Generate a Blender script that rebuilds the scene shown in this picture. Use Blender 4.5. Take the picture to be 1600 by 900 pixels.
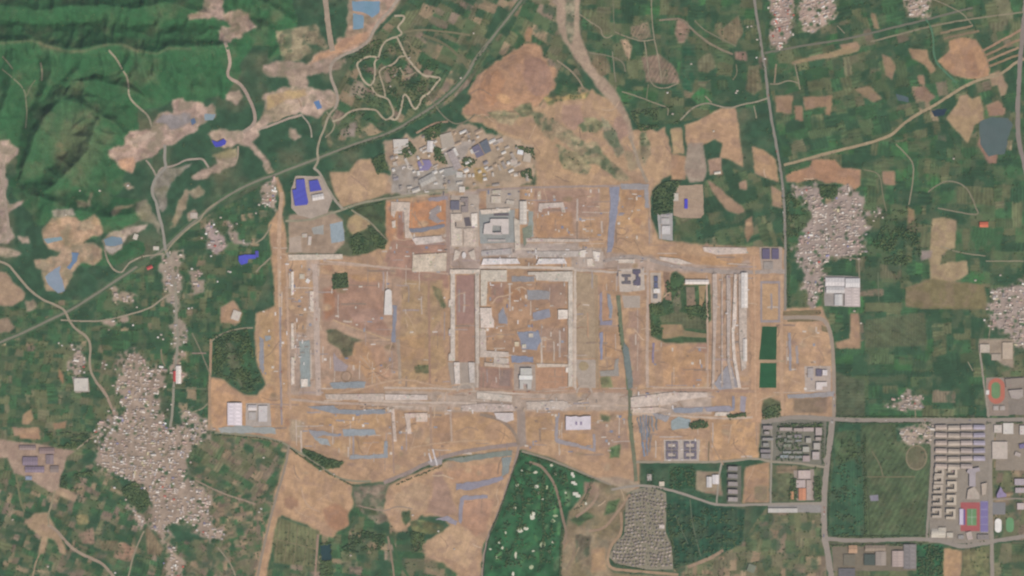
import bpy, bmesh, math, random
import numpy as np
from mathutils import Vector, Matrix
from mathutils.geometry import delaunay_2d_cdt

# ------------------------------------------------------------------ camera, sky, sun, exposure
MPP = 4.0            # metres of ground per photograph pixel
ALT = 20000.0        # height of the camera
scene = bpy.context.scene
for o in list(bpy.data.objects): bpy.data.objects.remove(o)
camd = bpy.data.cameras.new('camera'); cam = bpy.data.objects.new('camera', camd)
scene.collection.objects.link(cam); scene.camera = cam
cam.location = (0, 0, ALT); cam.rotation_euler = (0, 0, 0)
camd.sensor_width = 36.0; camd.lens = 36.0 * ALT / (1600 * MPP)
camd.clip_start = 10.0; camd.clip_end = 80000.0

SUN_AZ, SUN_EL = 148.0, 50.0
world = bpy.data.worlds.new('World'); scene.world = world; world.use_nodes = True
wn = world.node_tree; bg = wn.nodes['Background']
sky = wn.nodes.new('ShaderNodeTexSky'); sky.sky_type = 'NISHITA'; sky.sun_disc = False
sky.sun_elevation = math.radians(SUN_EL); sky.sun_rotation = math.radians(SUN_AZ)
wn.links.new(sky.outputs['Color'], bg.inputs['Color']); bg.inputs['Strength'].default_value = 0.10
sund = bpy.data.lights.new('sun', 'SUN'); sund.energy = 3.3; sund.angle = math.radians(0.53)
sund.color = (1.0, 0.935, 0.825)
sun = bpy.data.objects.new('sun', sund); scene.collection.objects.link(sun)
sun.location = (0, 0, 3000)
sun.rotation_euler = (math.radians(90 - SUN_EL), 0, math.radians(180 - SUN_AZ))
scene.view_settings.view_transform = 'Standard'; scene.view_settings.look = 'None'
scene.view_settings.exposure = 0.15; scene.view_settings.gamma = 1.0
scene.view_settings.use_curve_mapping = False
scene.render.engine = 'CYCLES'
scene.cycles.filter_width = 2.25            # the photograph is soft: a wider pixel filter
scene.cycles.max_bounces = 4
scene.cycles.use_denoising = True

rnd = random.Random(7); nr = np.random.default_rng(7)
COL = scene.collection
ALB = 0.90            # display colour to albedo

def lin(c):
    out = []
    for v in c[:3]:
        v = v / 255.0
        out.append(ALB * (v / 12.92 if v <= 0.04045 else ((v + 0.055) / 1.055) ** 2.4))
    return (out[0], out[1], out[2], 1.0)

# ------------------------------------------------------------------ noise and terrain height
_perm = nr.random((256, 256))
def vnoise(x, y):
    x = np.asarray(x, float); y = np.asarray(y, float)
    xi = np.floor(x).astype(int); yi = np.floor(y).astype(int)
    fx = x - xi; fy = y - yi
    fx = fx * fx * fx * (fx * (fx * 6 - 15) + 10); fy = fy * fy * fy * (fy * (fy * 6 - 15) + 10)
    a = _perm[xi & 255, yi & 255]; b = _perm[(xi + 1) & 255, yi & 255]
    c = _perm[xi & 255, (yi + 1) & 255]; d = _perm[(xi + 1) & 255, (yi + 1) & 255]
    return (a * (1 - fx) + b * fx) * (1 - fy) + (c * (1 - fx) + d * fx) * fy
def fbm(x, y, o=4):
    s = 0; a = 0.5; t = 0
    for i in range(o):
        s = s + a * vnoise(x * 2 ** i + 17.3 * i, y * 2 ** i + 9.1 * i); t += a; a *= 0.5
    return s / t
def ridged(x, y, o=3):
    s = 0; a = 0.5; t = 0
    for i in range(o):
        s = s + a * (1 - np.abs(2 * vnoise(x * 2 ** i + 31.7 * i, y * 2 ** i + 5.3 * i) - 1)); t += a; a *= 0.5
    return s / t
def pl_dist(x, y, pts):
    """distance to a polyline (pixels), interpolated height, and side sign (+ = north side)"""
    best = np.full(np.shape(x), 1e9); hh = np.zeros(np.shape(x)); sg = np.zeros(np.shape(x))
    for (ax, ay, ah), (bx, by, bh) in zip(pts[:-1], pts[1:]):
        dx, dy = bx - ax, by - ay
        t = np.clip(((x - ax) * dx + (y - ay) * dy) / (dx * dx + dy * dy + 1e-9), 0, 1)
        d = np.hypot(x - ax - t * dx, y - ay - t * dy)
        m = d < best
        best = np.where(m, d, best); hh = np.where(m, ah + t * (bh - ah), hh)
        sg = np.where(m, np.sign(dx * (y - ay) - dy * (x - ax)), sg)
    return best, hh, sg
# ridge lines: (px, py, height m); slopes in metres per pixel on the south / north side
RIDGES = [
    ([(-60,64,215),(0,66,220),(50,61,210),(75,71,205),(110,79,220),(135,77,225),(165,68,215),(190,67,200),(215,78,200),(246,82,190),(265,73,175),(310,75,150),(350,72,105),(385,70,30)], 4.2, 3.5),
    ([(-60,10,215),(0,8,200),(60,14,205),(110,10,200),(160,6,205),(205,15,205),(255,4,195),(320,22,140),(360,45,60)], 3.2, 2.6),
    ([(165,68,205),(166,40,175),(168,10,185)], 4.6, 4.6),
    ([(60,14,205),(62,36,150),(58,55,110)], 4.2, 4.2), ([(120,10,195),(124,34,140),(118,55,100)], 4.2, 4.2), ([(205,15,205),(203,40,150),(200,60,120)], 4.0, 4.0), ([(255,4,195),(246,36,140),(236,60,110)], 3.6, 3.6), ([(300,16,150),(292,40,110),(280,60,90)], 3.4, 3.4),
    ([(92,150,150),(128,165,165),(150,190,150),(140,235,130),(100,275,95),(60,310,55)], 3.0, 4.0),
    ([(128,165,165),(175,190,115),(205,225,40)], 2.4, 3.6), ([(36,262,60),(48,232,100),(56,206,135),(74,180,150),(98,150,150)], 1.6, 5.2),
    ([(105,128,130),(150,126,150),(190,138,115),(222,150,60)], 2.6, 4.4),
    ([(20,80,200),(18,120,150),(5,170,120),(-20,210,95)], 3.0, 3.0),
    ([(78,75,205),(82,110,160),(66,150,100)], 3.4, 3.4),
    ([(135,77,215),(125,105,160),(105,128,130)], 3.2, 3.2), ([(170,70,205),(172,98,140),(160,118,110)], 3.2, 3.2), ([(44,66,205),(50,100,130),(44,130,80)], 3.4, 3.4),
    ([(260,80,180),(275,110,140),(305,140,80),(310,165,20)], 2.4, 3.2),
    ([(215,80,195),(225,115,130),(245,150,60)], 2.9, 3.6), ([(290,76,165),(312,108,95),(330,135,45)], 2.4, 2.8),
    ([(330,80,125),(345,115,60),(350,150,20)], 2.2, 2.4),
    ([(36,300,60),(60,310,85),(120,328,92),(170,342,75),(215,330,45)], 3.0, 3.0), ([(120,328,92),(128,356,45),(150,370,20)], 3.4, 3.4), ([(70,312,85),(62,340,40)], 3.4, 3.4), ([(165,340,75),(190,365,30)], 3.4, 3.4), ([(140,235,130),(165,262,80),(178,290,40)], 2.4, 2.8), ([(120,255,105),(130,290,60),(140,320,30)], 2.4, 2.6), ([(100,275,85),(85,300,60),(90,330,30)], 2.4, 2.4),
    ([(410,40,90),(440,70,55),(425,88,20)], 2.4, 3.0), ([(370,-20,130),(420,5,120),(455,30,40)], 2.6, 3.4),
    ([(130,400,20),(180,405,16),(215,390,16)], 0.8, 0.8),
]
_r2 = random.Random(5)
def _spurs(pts, sgn, gap, ln, drop, sl):
    """side ridges branching off a crest, as erosion leaves them"""
    acc = 0.0
    for (ax, ay, ah), (bx, by, bh) in zip(pts[:-1], pts[1:]):
        L_ = math.hypot(bx - ax, by - ay); t = acc
        while t < L_:
            f = t / L_; x, y, h = ax + (bx - ax) * f, ay + (by - ay) * f, ah + (bh - ah) * f
            nx, ny = (by - ay) / L_ * -sgn, (bx - ax) / L_ * sgn; k = _r2.uniform(.7, 1.25) * ln; w1, w2 = _r2.uniform(-.35, .35), _r2.uniform(-.35, .35)
            if h > 50: RIDGES.append(([(x, y, h), (x + nx * k * .5 + w1 * k * .5, y + ny * k * .5, h - drop * .55), (x + nx * k + (w1 + w2) * k * .5, y + ny * k, max(h - drop * 1.25, 5))], sl, sl))
            t += gap * _r2.uniform(.7, 1.4)
        acc = t - L_
_main = list(RIDGES[0][0]); _top = list(RIDGES[1][0]); _dome = list(RIDGES[8][0])
_spurs(_main, 1, 19, 50, 105, 4.4); _spurs(_main, -1, 20, 36, 75, 4.4); _spurs(_top, 1, 18, 30, 80, 4.6); _spurs(_dome, -1, 19, 40, 80, 4.2); _spurs(_dome, 1, 18, 42, 85, 4.2)
for _k in (5, 8, 10, 16): _spurs(list(RIDGES[_k + 1][0]), 1, 16, 22, 60, 4.4); _spurs(list(RIDGES[_k + 1][0]), -1, 16, 22, 60, 4.4)
def hill_px(px, py):
    px = np.asarray(px, float); py = np.asarray(py, float)
    wx = px + 9 * (fbm(px / 34.0, py / 34.0, 3) - 0.5); wy = py + 9 * (fbm(px / 34.0 + 40, py / 34.0 + 7, 3) - 0.5)
    h = np.zeros(np.shape(px)); acc = np.zeros(np.shape(px))
    for pts, ss, sn in RIDGES:
        hm_ = max(q[2] for q in pts) / min(ss, .5 * sn) + 12
        bb = (wx > min(q[0] for q in pts) - hm_) & (wx < max(q[0] for q in pts) + hm_) & (wy > min(q[1] for q in pts) - hm_) & (wy < max(q[1] for q in pts) + hm_)
        d, hh, sg = pl_dist(wx[bb], wy[bb], pts)
        dd = np.sqrt(d * d + 2) - 1.4
        v = hh - np.where(sg < 0, sn * np.minimum(dd, 9) + .5 * sn * np.maximum(dd - 9, 0), ss * dd)
        acc[bb] += np.exp(np.clip(v, -60, 400) / 4.0)
    h = 4.0 * np.log(acc + 1e-9)
    h = np.where(h > 0, h, 0) ; h = h * h / (h + 14.0)
    f = np.clip(h / 70.0, 0, 1)
    er = ridged(wx / 24.0 + 3, wy / 34.0 + 5, 3) - 0.62
    h = h + f * (34 * er + 9 * (fbm(px / 7.0, py / 9.0, 3) - 0.5))
    # the mesh sinks away at its south and east border
    edge = np.minimum(np.clip((520 - px) / 40, 0, 1), np.clip((480 - py) / 40, 0, 1))
    return 1.22 * np.maximum(h, 0) * edge
def hill(px, py): return float(hill_px(np.array([px]), np.array([py]))[0])
GS = 2.0; gx = np.arange(-80, 1681, GS); gy = np.arange(-80, 981, GS); NX = len(gx)
GXX, GYY = np.meshgrid(gx, gy)
_GH = np.zeros(GXX.shape)
_sy, _sx = int(np.sum(gy < 500)), int(np.sum(gx < 540))
_GH[:_sy, :_sx] = hill_px(GXX[:_sy, :_sx], GYY[:_sy, :_sx])
_GH[_GH < .3] = 0.0
# the tiered earth mound: terraces stepping up to a flat crown
_mx, _my = (GXX - 800) / 72.0, (GYY - 128) / 60.0; _rot = _mx * .8 - _my * .6, _mx * .6 + _my * .8
_d = 1 - np.hypot(_rot[0] / 1.02, _rot[1] / .82) + .35 * (fbm(GXX / 30., GYY / 30., 3) - .5)
_t = np.clip(_d, 0, .62) / .62 * 5; _GH += np.where((GXX > 700) & (GXX < 890) & (GYY < 200), 5.0 * (np.floor(_t) + np.clip((_t % 1) * 3.0, 0, 1)) * (_t > 0), 0)
HX0, HY0 = gx[0], gy[0]
def hz(px, py):
    """bilinear height from the very grid the ground is built on"""
    px = np.asarray(px, float); py = np.asarray(py, float)
    u = np.clip((px - HX0) / GS, 0, len(gx) - 1.001); v = np.clip((py - HY0) / GS, 0, len(gy) - 1.001)
    i = u.astype(int); j = v.astype(int); fu = u - i; fv = v - j
    return (_GH[j, i] * (1 - fu) + _GH[j, i + 1] * fu) * (1 - fv) + (_GH[j + 1, i] * (1 - fu) + _GH[j + 1, i + 1] * fu) * fv
def W(px, py, z=0.0):
    k = MPP * (1.0 - z / ALT)
    return ((px - 800.0) * k, (450.0 - py) * k, z)

# ------------------------------------------------------------------ rasters: sheet level and land class
RW, RH, RO = 1800, 1100, 100
LEV = np.zeros((RH, RW), np.int16)
CLS = np.zeros((RH, RW), np.int8)       # 0 green, 1 bare, 2 road, 3 water, 4 built, 5 wood, 6 kept clear
STEP = 0.12
def pmask(pts, grow=0.0):
    a = np.array(pts, float)
    x0 = max(int(a[:, 0].min() - 2) + RO, 0); x1 = min(int(a[:, 0].max() + 3) + RO, RW)
    y0 = max(int(a[:, 1].min() - 2) + RO, 0); y1 = min(int(a[:, 1].max() + 3) + RO, RH)
    if x1 <= x0 or y1 <= y0: return None
    X, Y = np.meshgrid(np.arange(x0, x1) - RO + .5, np.arange(y0, y1) - RO + .5)
    ins = np.zeros(X.shape, bool); n = len(a)
    for i in range(n):
        ax, ay = a[i]; bx, by = a[(i + 1) % n]
        if ay == by: continue
        c = ((ay > Y) != (by > Y)) & (X < (bx - ax) * (Y - ay) / (by - ay) + ax)
        ins ^= c
    return (slice(y0, y1), slice(x0, x1)), ins
def dil(m):
    r = m.copy()
    r[1:] |= m[:-1]; r[:-1] |= m[1:]; r[:, 1:] |= m[:, :-1]; r[:, :-1] |= m[:, 1:]
    return r
def claim(pts, cls):
    r = pmask(pts)
    if r is None: return 1
    sl, m = r
    big = dil(dil(m))
    if not big.any(): return int(LEV[sl].max()) + 1 if LEV[sl].size else 1
    lv = int(LEV[sl][big].max()) + 1
    LEV[sl][big] = np.maximum(LEV[sl][big], lv)
    if cls is not None: CLS[sl][m] = cls
    return lv
def lev_at(px, py):
    i = min(max(int(py) + RO, 0), RH - 1); j = min(max(int(px) + RO, 0), RW - 1)
    return LEV[i, j]
def cls_at(px, py):
    i = min(max(int(py) + RO, 0), RH - 1); j = min(max(int(px) + RO, 0), RW - 1)
    return CLS[i, j]
def gz(px, py): return float(hz(px, py)) + STEP * int(lev_at(px, py))

# ------------------------------------------------------------------ materials
MATS = {}
def mat(kind):
    if kind in MATS: return MATS[kind]
    full = kind; attr = kind.endswith('_a'); kind = kind[:-2] if attr else kind
    P = dict(   # big amp, mid amp, fine amp, row amp, streak amp, secondary tint, tint share, roughness
        ground=(.06,.14,.18,.00,.00,(1.0,1.03,.92),.3,.95),
        soil=(.12,.17,.15,.00,.15,(.88,.85,.88),.5,.95),
        pale=(.10,.15,.14,.00,.10,(.84,.84,.86),.40,.9),
        crop=(.18,.22,.16,.16,.00,(1.5,1.12,1.05),.22,.95),
        scrub=(.20,.28,.22,.00,.00,(.62,.90,.72),.50,.95),
        hillside=(.20,.22,.22,.00,.00,(1.75,1.05,1.15),.40,.95),
        asphalt=(.08,.08,.08,.00,.05,(.92,.93,.95),.3,.9),
        net=(.10,.16,.16,.00,.10,(1.06,.98,.92),.5,.9),
        quarry=(.14,.24,.18,.00,.14,(.70,.76,.62),.75,.95),
        roof=(.05,.12,.12,.00,.00,(.9,.9,.93),.35,.7),
        sheetroof=(.04,.05,.05,.10,.00,(.92,.92,.95),.3,.55),
        wall=(.05,.08,.08,.00,.00,(.9,.9,.9),.3,.85),
        concrete=(.08,.26,.30,.00,.10,(.92,.89,.86),.4,.9),
        leaf=(.10,.20,.20,.00,.00,(1.25,1.15,.8),.35,.9),
        turf=(.14,.16,.10,.10,.00,(.75,.92,.9),.4,.95),
        water=(.05,.10,.06,.00,.00,(.85,1.0,.95),.5,.35),
        mosaic=(.14,.22,.16,.22,.00,(1.35,1.10,1.0),.28,.95),
    )[kind]
    m = bpy.data.materials.new(full); m.use_nodes = True; nt = m.node_tree; N = nt.nodes; L = nt.links
    b = N['Principled BSDF']; b.inputs['Roughness'].default_value = P[7]
    b.inputs['Specular IOR Level'].default_value = 0.18 if kind == 'water' else 0.1
    tc = N.new('ShaderNodeTexCoord'); geo = N.new('ShaderNodeNewGeometry')
    vec = geo.outputs['Position']
    def math_(op, a, b_=None, c=None):
        n = N.new('ShaderNodeMath'); n.operation = op
        for k, v in enumerate((a, b_, c)):
            if v is None: continue
            if hasattr(v, 'links'): L.new(v, n.inputs[k])
            else: n.inputs[k].default_value = v
        return n.outputs[0]
    def noise(scale, det=4, dist=0.0, v=None, rough=.55):
        n = N.new('ShaderNodeTexNoise'); n.inputs['Scale'].default_value = scale; n.inputs['Detail'].default_value = det
        n.inputs['Roughness'].default_value = rough; n.inputs['Distortion'].default_value = dist
        L.new(v or vec, n.inputs['Vector']); return n.outputs['Fac']
    oi = N.new('ShaderNodeObjectInfo')
    if attr or kind in ('mosaic', 'leaf', 'hillside', 'ground'):
        at = N.new('ShaderNodeAttribute'); at.attribute_name = 'col'; base = at.outputs['Color']
    else: base = oi.outputs['Color']
    # secondary tint in soft patches
    n1 = noise(1 / 170.0, 5, .6)
    ramp = N.new('ShaderNodeMapRange'); ramp.inputs['From Min'].default_value = .44; ramp.inputs['From Max'].default_value = .64
    ramp.inputs['To Max'].default_value = P[6]; L.new(n1, ramp.inputs['Value'])
    tint = N.new('ShaderNodeMix'); tint.data_type = 'RGBA'; tint.blend_type = 'MULTIPLY'
    L.new(ramp.outputs[0], tint.inputs['Factor']); L.new(base, tint.inputs['A']); tint.inputs['B'].default_value = (*P[5], 1)
    col = tint.outputs['Result']
    f = math_('MULTIPLY_ADD', noise(1 / 330.0, 3), 2 * P[0], 1 - P[0])
    f = math_('MULTIPLY', f, math_('MULTIPLY_ADD', noise(1 / 42.0, 5, .4), 3.0 * P[1], 1 - 1.5 * P[1]))
    f = math_('MULTIPLY', f, math_('MULTIPLY_ADD', noise(1 / 11.0, 3), 3.0 * P[2], 1 - 1.5 * P[2]))
    if P[3]:
        vr = N.new('ShaderNodeVectorRotate'); vr.rotation_type = 'Z_AXIS'; L.new(vec, vr.inputs['Vector'])
        if kind == 'mosaic':
            aa = N.new('ShaderNodeAttribute'); aa.attribute_name = 'ang'; L.new(aa.outputs['Fac'], vr.inputs['Angle'])
        else: L.new(math_('MULTIPLY', math_('ROUND', math_('MULTIPLY', oi.outputs['Random'], 5)), .52), vr.inputs['Angle'])
        mp = N.new('ShaderNodeVectorMath'); mp.operation = 'MULTIPLY'; L.new(vr.outputs[0], mp.inputs[0]); mp.inputs[1].default_value = (.055, .0035, 0)
        f = math_('MULTIPLY', f, math_('MULTIPLY_ADD', noise(1.0, 2, 0, mp.outputs[0]), 4.0 * P[3], 1 - 2.0 * P[3]))
    if P[4]:
        for ang, sx in ((.35, .05), (1.9, .04)):
            vr = N.new('ShaderNodeVectorRotate'); vr.rotation_type = 'Z_AXIS'; L.new(vec, vr.inputs['Vector']); vr.inputs['Angle'].default_value = ang
            mp = N.new('ShaderNodeVectorMath'); mp.operation = 'MULTIPLY'; L.new(vr.outputs[0], mp.inputs[0]); mp.inputs[1].default_value = (sx, .006, 0)
            f = math_('MULTIPLY', f, math_('MULTIPLY_ADD', noise(1.0, 4, 1.4, mp.outputs[0]), 2.4 * P[4], 1 - 1.2 * P[4]))
    mul = N.new('ShaderNodeVectorMath'); mul.operation = 'SCALE'; L.new(col, mul.inputs[0]); L.new(f, mul.inputs['Scale'])
    L.new(mul.outputs[0], b.inputs['Base Color'])
    if kind in ('hillside', 'ground', 'mosaic', 'crop', 'scrub', 'turf', 'soil', 'pale', 'net', 'quarry'):
        bp = N.new('ShaderNodeBump'); bp.inputs['Strength'].default_value = .5 if kind in ('hillside', 'scrub') else .3
        bp.inputs['Distance'].default_value = 3.0 if kind in ('hillside', 'scrub') else 1.2
        L.new(noise(1 / 14.0, 5), bp.inputs['Height']); L.new(bp.outputs[0], b.inputs['Normal'])
    MATS[full] = m
    return m

# ------------------------------------------------------------------ mesh helpers
def mk(name, verts, faces, kind, col=None, parent=None, smooth=False):
    me = bpy.data.meshes.new(name); me.from_pydata([tuple(v) for v in verts], [], faces); me.update()
    if smooth: me.shade_smooth()
    me.materials.append(mat(kind)); o = bpy.data.objects.new(name, me); COL.objects.link(o)
    if col is not None: o.color = lin(col)
    if parent is not None: o.parent = parent
    return o
def tag(o, label, cat, group=None):
    o['label'] = label; o['category'] = cat
    if group: o['group'] = group
    return o
def struct(o, label=None):
    o['kind'] = 'structure'
    if label: o['label'] = label
    return o
def chaikin(p, n=1):
    for _ in range(n):
        q = []
        for i in range(len(p)):
            a, b = p[i], p[(i + 1) % len(p)]
            q.append((.75 * a[0] + .25 * b[0], .75 * a[1] + .25 * b[1])); q.append((.25 * a[0] + .75 * b[0], .25 * a[1] + .75 * b[1]))
        p = q
    return p
def densify(p, step, closed=True):
    q = []; n = len(p)
    for i in range(n if closed else n - 1):
        a, b = p[i], p[(i + 1) % n]; d = math.hypot(b[0] - a[0], b[1] - a[1]); k = max(1, int(d / step))
        for t in range(k): q.append((a[0] + (b[0] - a[0]) * t / k, a[1] + (b[1] - a[1]) * t / k))
    if not closed: q.append(p[-1])
    return q
def rough(p, amp, step=2.0, closed=True):
    q = densify(p, step, closed); a = np.array(q)
    dx = (fbm(a[:, 0] / 9.0 + 3.1, a[:, 1] / 9.0, 4) - .5) * 4.5 * amp; dy = (fbm(a[:, 0] / 9.0 + 50, a[:, 1] / 9.0 + 20, 4) - .5) * 4.5 * amp
    return [(x + u, y + v) for (x, y), u, v in zip(q, dx, dy)]
def area2(p): return sum(p[i][0] * p[(i + 1) % len(p)][1] - p[(i + 1) % len(p)][0] * p[i][1] for i in range(len(p)))
def on_hill(p):
    a = np.array(p); return bool(hz(a[:, 0], a[:, 1]).max() > .3)
CLSOF = dict(soil=1, quarry=1, pale=1, asphalt=2, net=6, water=3, crop=0, scrub=0, turf=6, concrete=4, mosaic=0)
ZID = np.zeros((RH, RW), np.int16); ZCOL = np.zeros((RH, RW, 3), np.float32); ZREC = {}     # land colour and owner of every ground cell
PAINTED = ('soil', 'quarry', 'pale', 'scrub', 'crop', 'turf', 'asphalt')
def blur(m, n):
    for _ in range(n):
        q = m.copy(); q[1:] += m[:-1]; q[:-1] += m[1:]; q[:, 1:] += m[:, :-1]; q[:, :-1] += m[:, 1:]
        c = np.full(m.shape, 5.0); c[0] -= 1; c[-1] -= 1; c[:, 0] -= 1; c[:, -1] -= 1; m = q / c
    return m
def paint(name, pts, col, kind, nat, cls, label):
    """give a patch of the ground its colour and its name; its faces become an object of their own"""
    r = pmask(rough(pts, nat))
    if r is None: return
    (sy, sx), ins = r
    y0, y1 = max(sy.start - 4, 0), min(sy.stop + 4, RH); x0, x1 = max(sx.start - 4, 0), min(sx.stop + 4, RW)
    m = np.zeros((y1 - y0, x1 - x0)); m[sy.start - y0:sy.stop - y0, sx.start - x0:sx.stop - x0] = ins
    a = blur(m, 1 if nat < .7 else 2)[..., None]; sl = (slice(y0, y1), slice(x0, x1))
    Y, X = np.mgrid[y0:y1, x0:x1]; o = (len(ZREC) * 37) % 400
    n1 = np.clip((fbm(X / 19. + o, Y / 19., 4) - .5) * 4, -1, 1)[..., None]; n2 = np.clip((fbm(X / 6. + 25, Y / 6. + o, 3) - .5) * 4, -1, 1)[..., None]
    g, f, tint, tt = dict(soil=(.045, .045, (150, 122, 108), .30), quarry=(.08, .09, (138, 128, 106), .55), pale=(.05, .06, (156, 136, 118), .30), scrub=(.12, .12, (64, 86, 62), .5), crop=(.09, .08, (100, 102, 76), .4), turf=(.16, .12, (74, 104, 74), .55), asphalt=(.03, .03, (140, 128, 116), .2))[kind]
    warm = np.array((1.012, 1.003, .96)) if kind == 'soil' else 1.0
    c = np.array(col[:3], float) * warm * (1 + g * n1 + f * n2)
    t = np.clip((fbm(X / 12. + 70 + o, Y / 12. + 9, 4) - .54) * 5, 0, tt)[..., None]; c = c * (1 - t) + np.array(tint, float) * t
    if kind == 'crop':
        th = rnd.choice((0, 0, 1.571, .5)); c = c * (1 + .07 * np.sin((X * math.cos(th) + Y * math.sin(th)) * rnd.uniform(.8, 1.5)))[..., None]
    ZCOL[sl] = ZCOL[sl] * (1 - a) + c * a
    k = next((q for q, v in ZREC.items() if v[0] == 'garden'), None) if name == 'garden' else None
    if k is None: k = len(ZREC) + 1; ZREC[k] = (name, kind, label)
    hard = m > .5; ZID[sl][hard] = k
    if cls is not None: CLS[sl][hard] = cls
def sheet(name, pts, col, kind='soil', nat=1.2, cls=None, label=None, parent=None, lumps=0.0, stru=True, smooth_n=0, lift=0.0):
    """a ground sheet: polygon in photograph pixels -> draped mesh one level above what lies under it"""
    p = list(pts)
    if nat >= .5 and parent is None and not lumps and stru and kind in PAINTED:
        return paint(name, p, col, kind, nat, CLSOF.get(kind, 1) if cls is None else cls, label)
    if area2(p) > 0: p = p[::-1]
    if nat > 0:
        if smooth_n: p = chaikin(p, smooth_n)
        p = rough(p, nat)
    lv = claim(p, CLSOF.get(kind, 1) if cls is None else cls)
    base = lv * STEP + lift
    hilly = on_hill(p)
    if hilly or lumps:
        st = 3.0 if hilly else 2.2
        bpts = densify(p, st); r = pmask(p)
        vs = [Vector(q) for q in bpts]; nb = len(vs)
        if r is not None:
            sl, m = r; ys, xs = np.nonzero(m)
            k = (xs % int(st) == 0) & (ys % int(st) == 0)
            for x, y in zip(xs[k] + sl[1].start - RO + .5, ys[k] + sl[0].start - RO + .5): vs.append(Vector((x + rnd.uniform(-.4, .4), y + rnd.uniform(-.4, .4))))
        ov, oe, of, *_ = delaunay_2d_cdt(vs, [], [list(range(nb))], 1, 1e-4)
        a = np.array([(v.x, v.y) for v in ov]); z = hz(a[:, 0], a[:, 1]) + base + (1.3 if hilly else 0)
        if lumps: z = z + lumps * fbm(a[:, 0] / 3.2, a[:, 1] / 3.2, 3)
        verts = [W(x, y, zz) for (x, y), zz in zip(a, z)]
        faces = []
        for f in of:
            q = [a[i] for i in f]
            faces.append(list(f) if area2(q) < 0 else list(f)[::-1])
        o = mk(name, verts, faces, kind, col, parent, smooth=bool(hilly))
    else:
        o = mk(name, [W(x, y, base) for x, y in p], [list(range(len(p)))], kind, col, parent)
    if stru and parent is None: struct(o, label)
    return o
def ribbon(p, w):
    L_, R_ = [], []; n = len(p)
    for i in range(n):
        a = p[max(i - 1, 0)]; b = p[min(i + 1, n - 1)]; dx, dy = b[0] - a[0], b[1] - a[1]; d = math.hypot(dx, dy) or 1
        ww = w[0] + (w[1] - w[0]) * i / (n - 1) if isinstance(w, tuple) else w
        nx, ny = -dy / d * ww / 2, dx / d * ww / 2
        L_.append((p[i][0] + nx, p[i][1] + ny)); R_.append((p[i][0] - nx, p[i][1] - ny))
    return L_, R_
def smooth_line(p, n=2):
    for _ in range(n):
        q = [p[0]]
        for a, b in zip(p[:-1], p[1:]):
            q.append((.75 * a[0] + .25 * b[0], .75 * a[1] + .25 * b[1])); q.append((.25 * a[0] + .75 * b[0], .25 * a[1] + .75 * b[1]))
        q.append(p[-1]); p = q
    return p
def road(name, pts, w, col, kind='asphalt', nat=.25, label=None, sm=2, stru=True, cls=2):
    p = smooth_line(list(pts), sm) if sm and len(pts) > 2 else list(pts)
    p = densify(p, 3.0, False)
    if nat: p = rough(p, nat, 3.0, False)
    l, r = ribbon(p, w)
    if nat:
        k = (fbm(np.arange(len(p)) / 3.0 + rnd.random() * 90, np.full(len(p), rnd.random() * 90), 3) - .5)
        l = [(a[0] + (a[0] - c[0]) * kk * .8, a[1] + (a[1] - c[1]) * kk * .8) for a, c, kk in zip(l, p, k)]
    lv = claim(l + r[::-1], cls)
    allp = np.array(l + r); z = hz(allp[:, 0], allp[:, 1])
    z = z + lv * STEP + 2.2 * np.clip(z / 2.5, 0, 1); n = len(l)
    o = mk(name, [W(x, y, zz) for (x, y), zz in zip(allp, z)], [[i, i + 1, n + i + 1, n + i] for i in range(n - 1)], kind, col)
    if o.data.polygons and o.data.polygons[0].normal.z < 0: o.data.flip_normals()
    if stru: struct(o, label)
    return o
def clip_rect(poly, x0, y0, x1, y1):
    def cl(p, f, ix):
        q = []
        for i in range(len(p)):
            a, b = p[i - 1], p[i]; fa, fb = f(a), f(b)
            if fa != fb: q.append(ix(a, b))
            if fb: q.append(b)
        return q
    def ixx(c): return lambda a, b: (c, a[1] + (b[1] - a[1]) * (c - a[0]) / (b[0] - a[0]))
    def ixy(c): return lambda a, b: (a[0] + (b[0] - a[0]) * (c - a[1]) / (b[1] - a[1]), c)
    for f, ix in ((lambda p: p[0] >= x0, ixx(x0)), (lambda p: p[0] <= x1, ixx(x1)), (lambda p: p[1] >= y0, ixy(y0)), (lambda p: p[1] <= y1, ixy(y1))):
        poly = cl(poly, f, ix)
        if len(poly) < 3: return []
    return poly
TREES = []            # (px, py, radius m, height m, tone)
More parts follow.
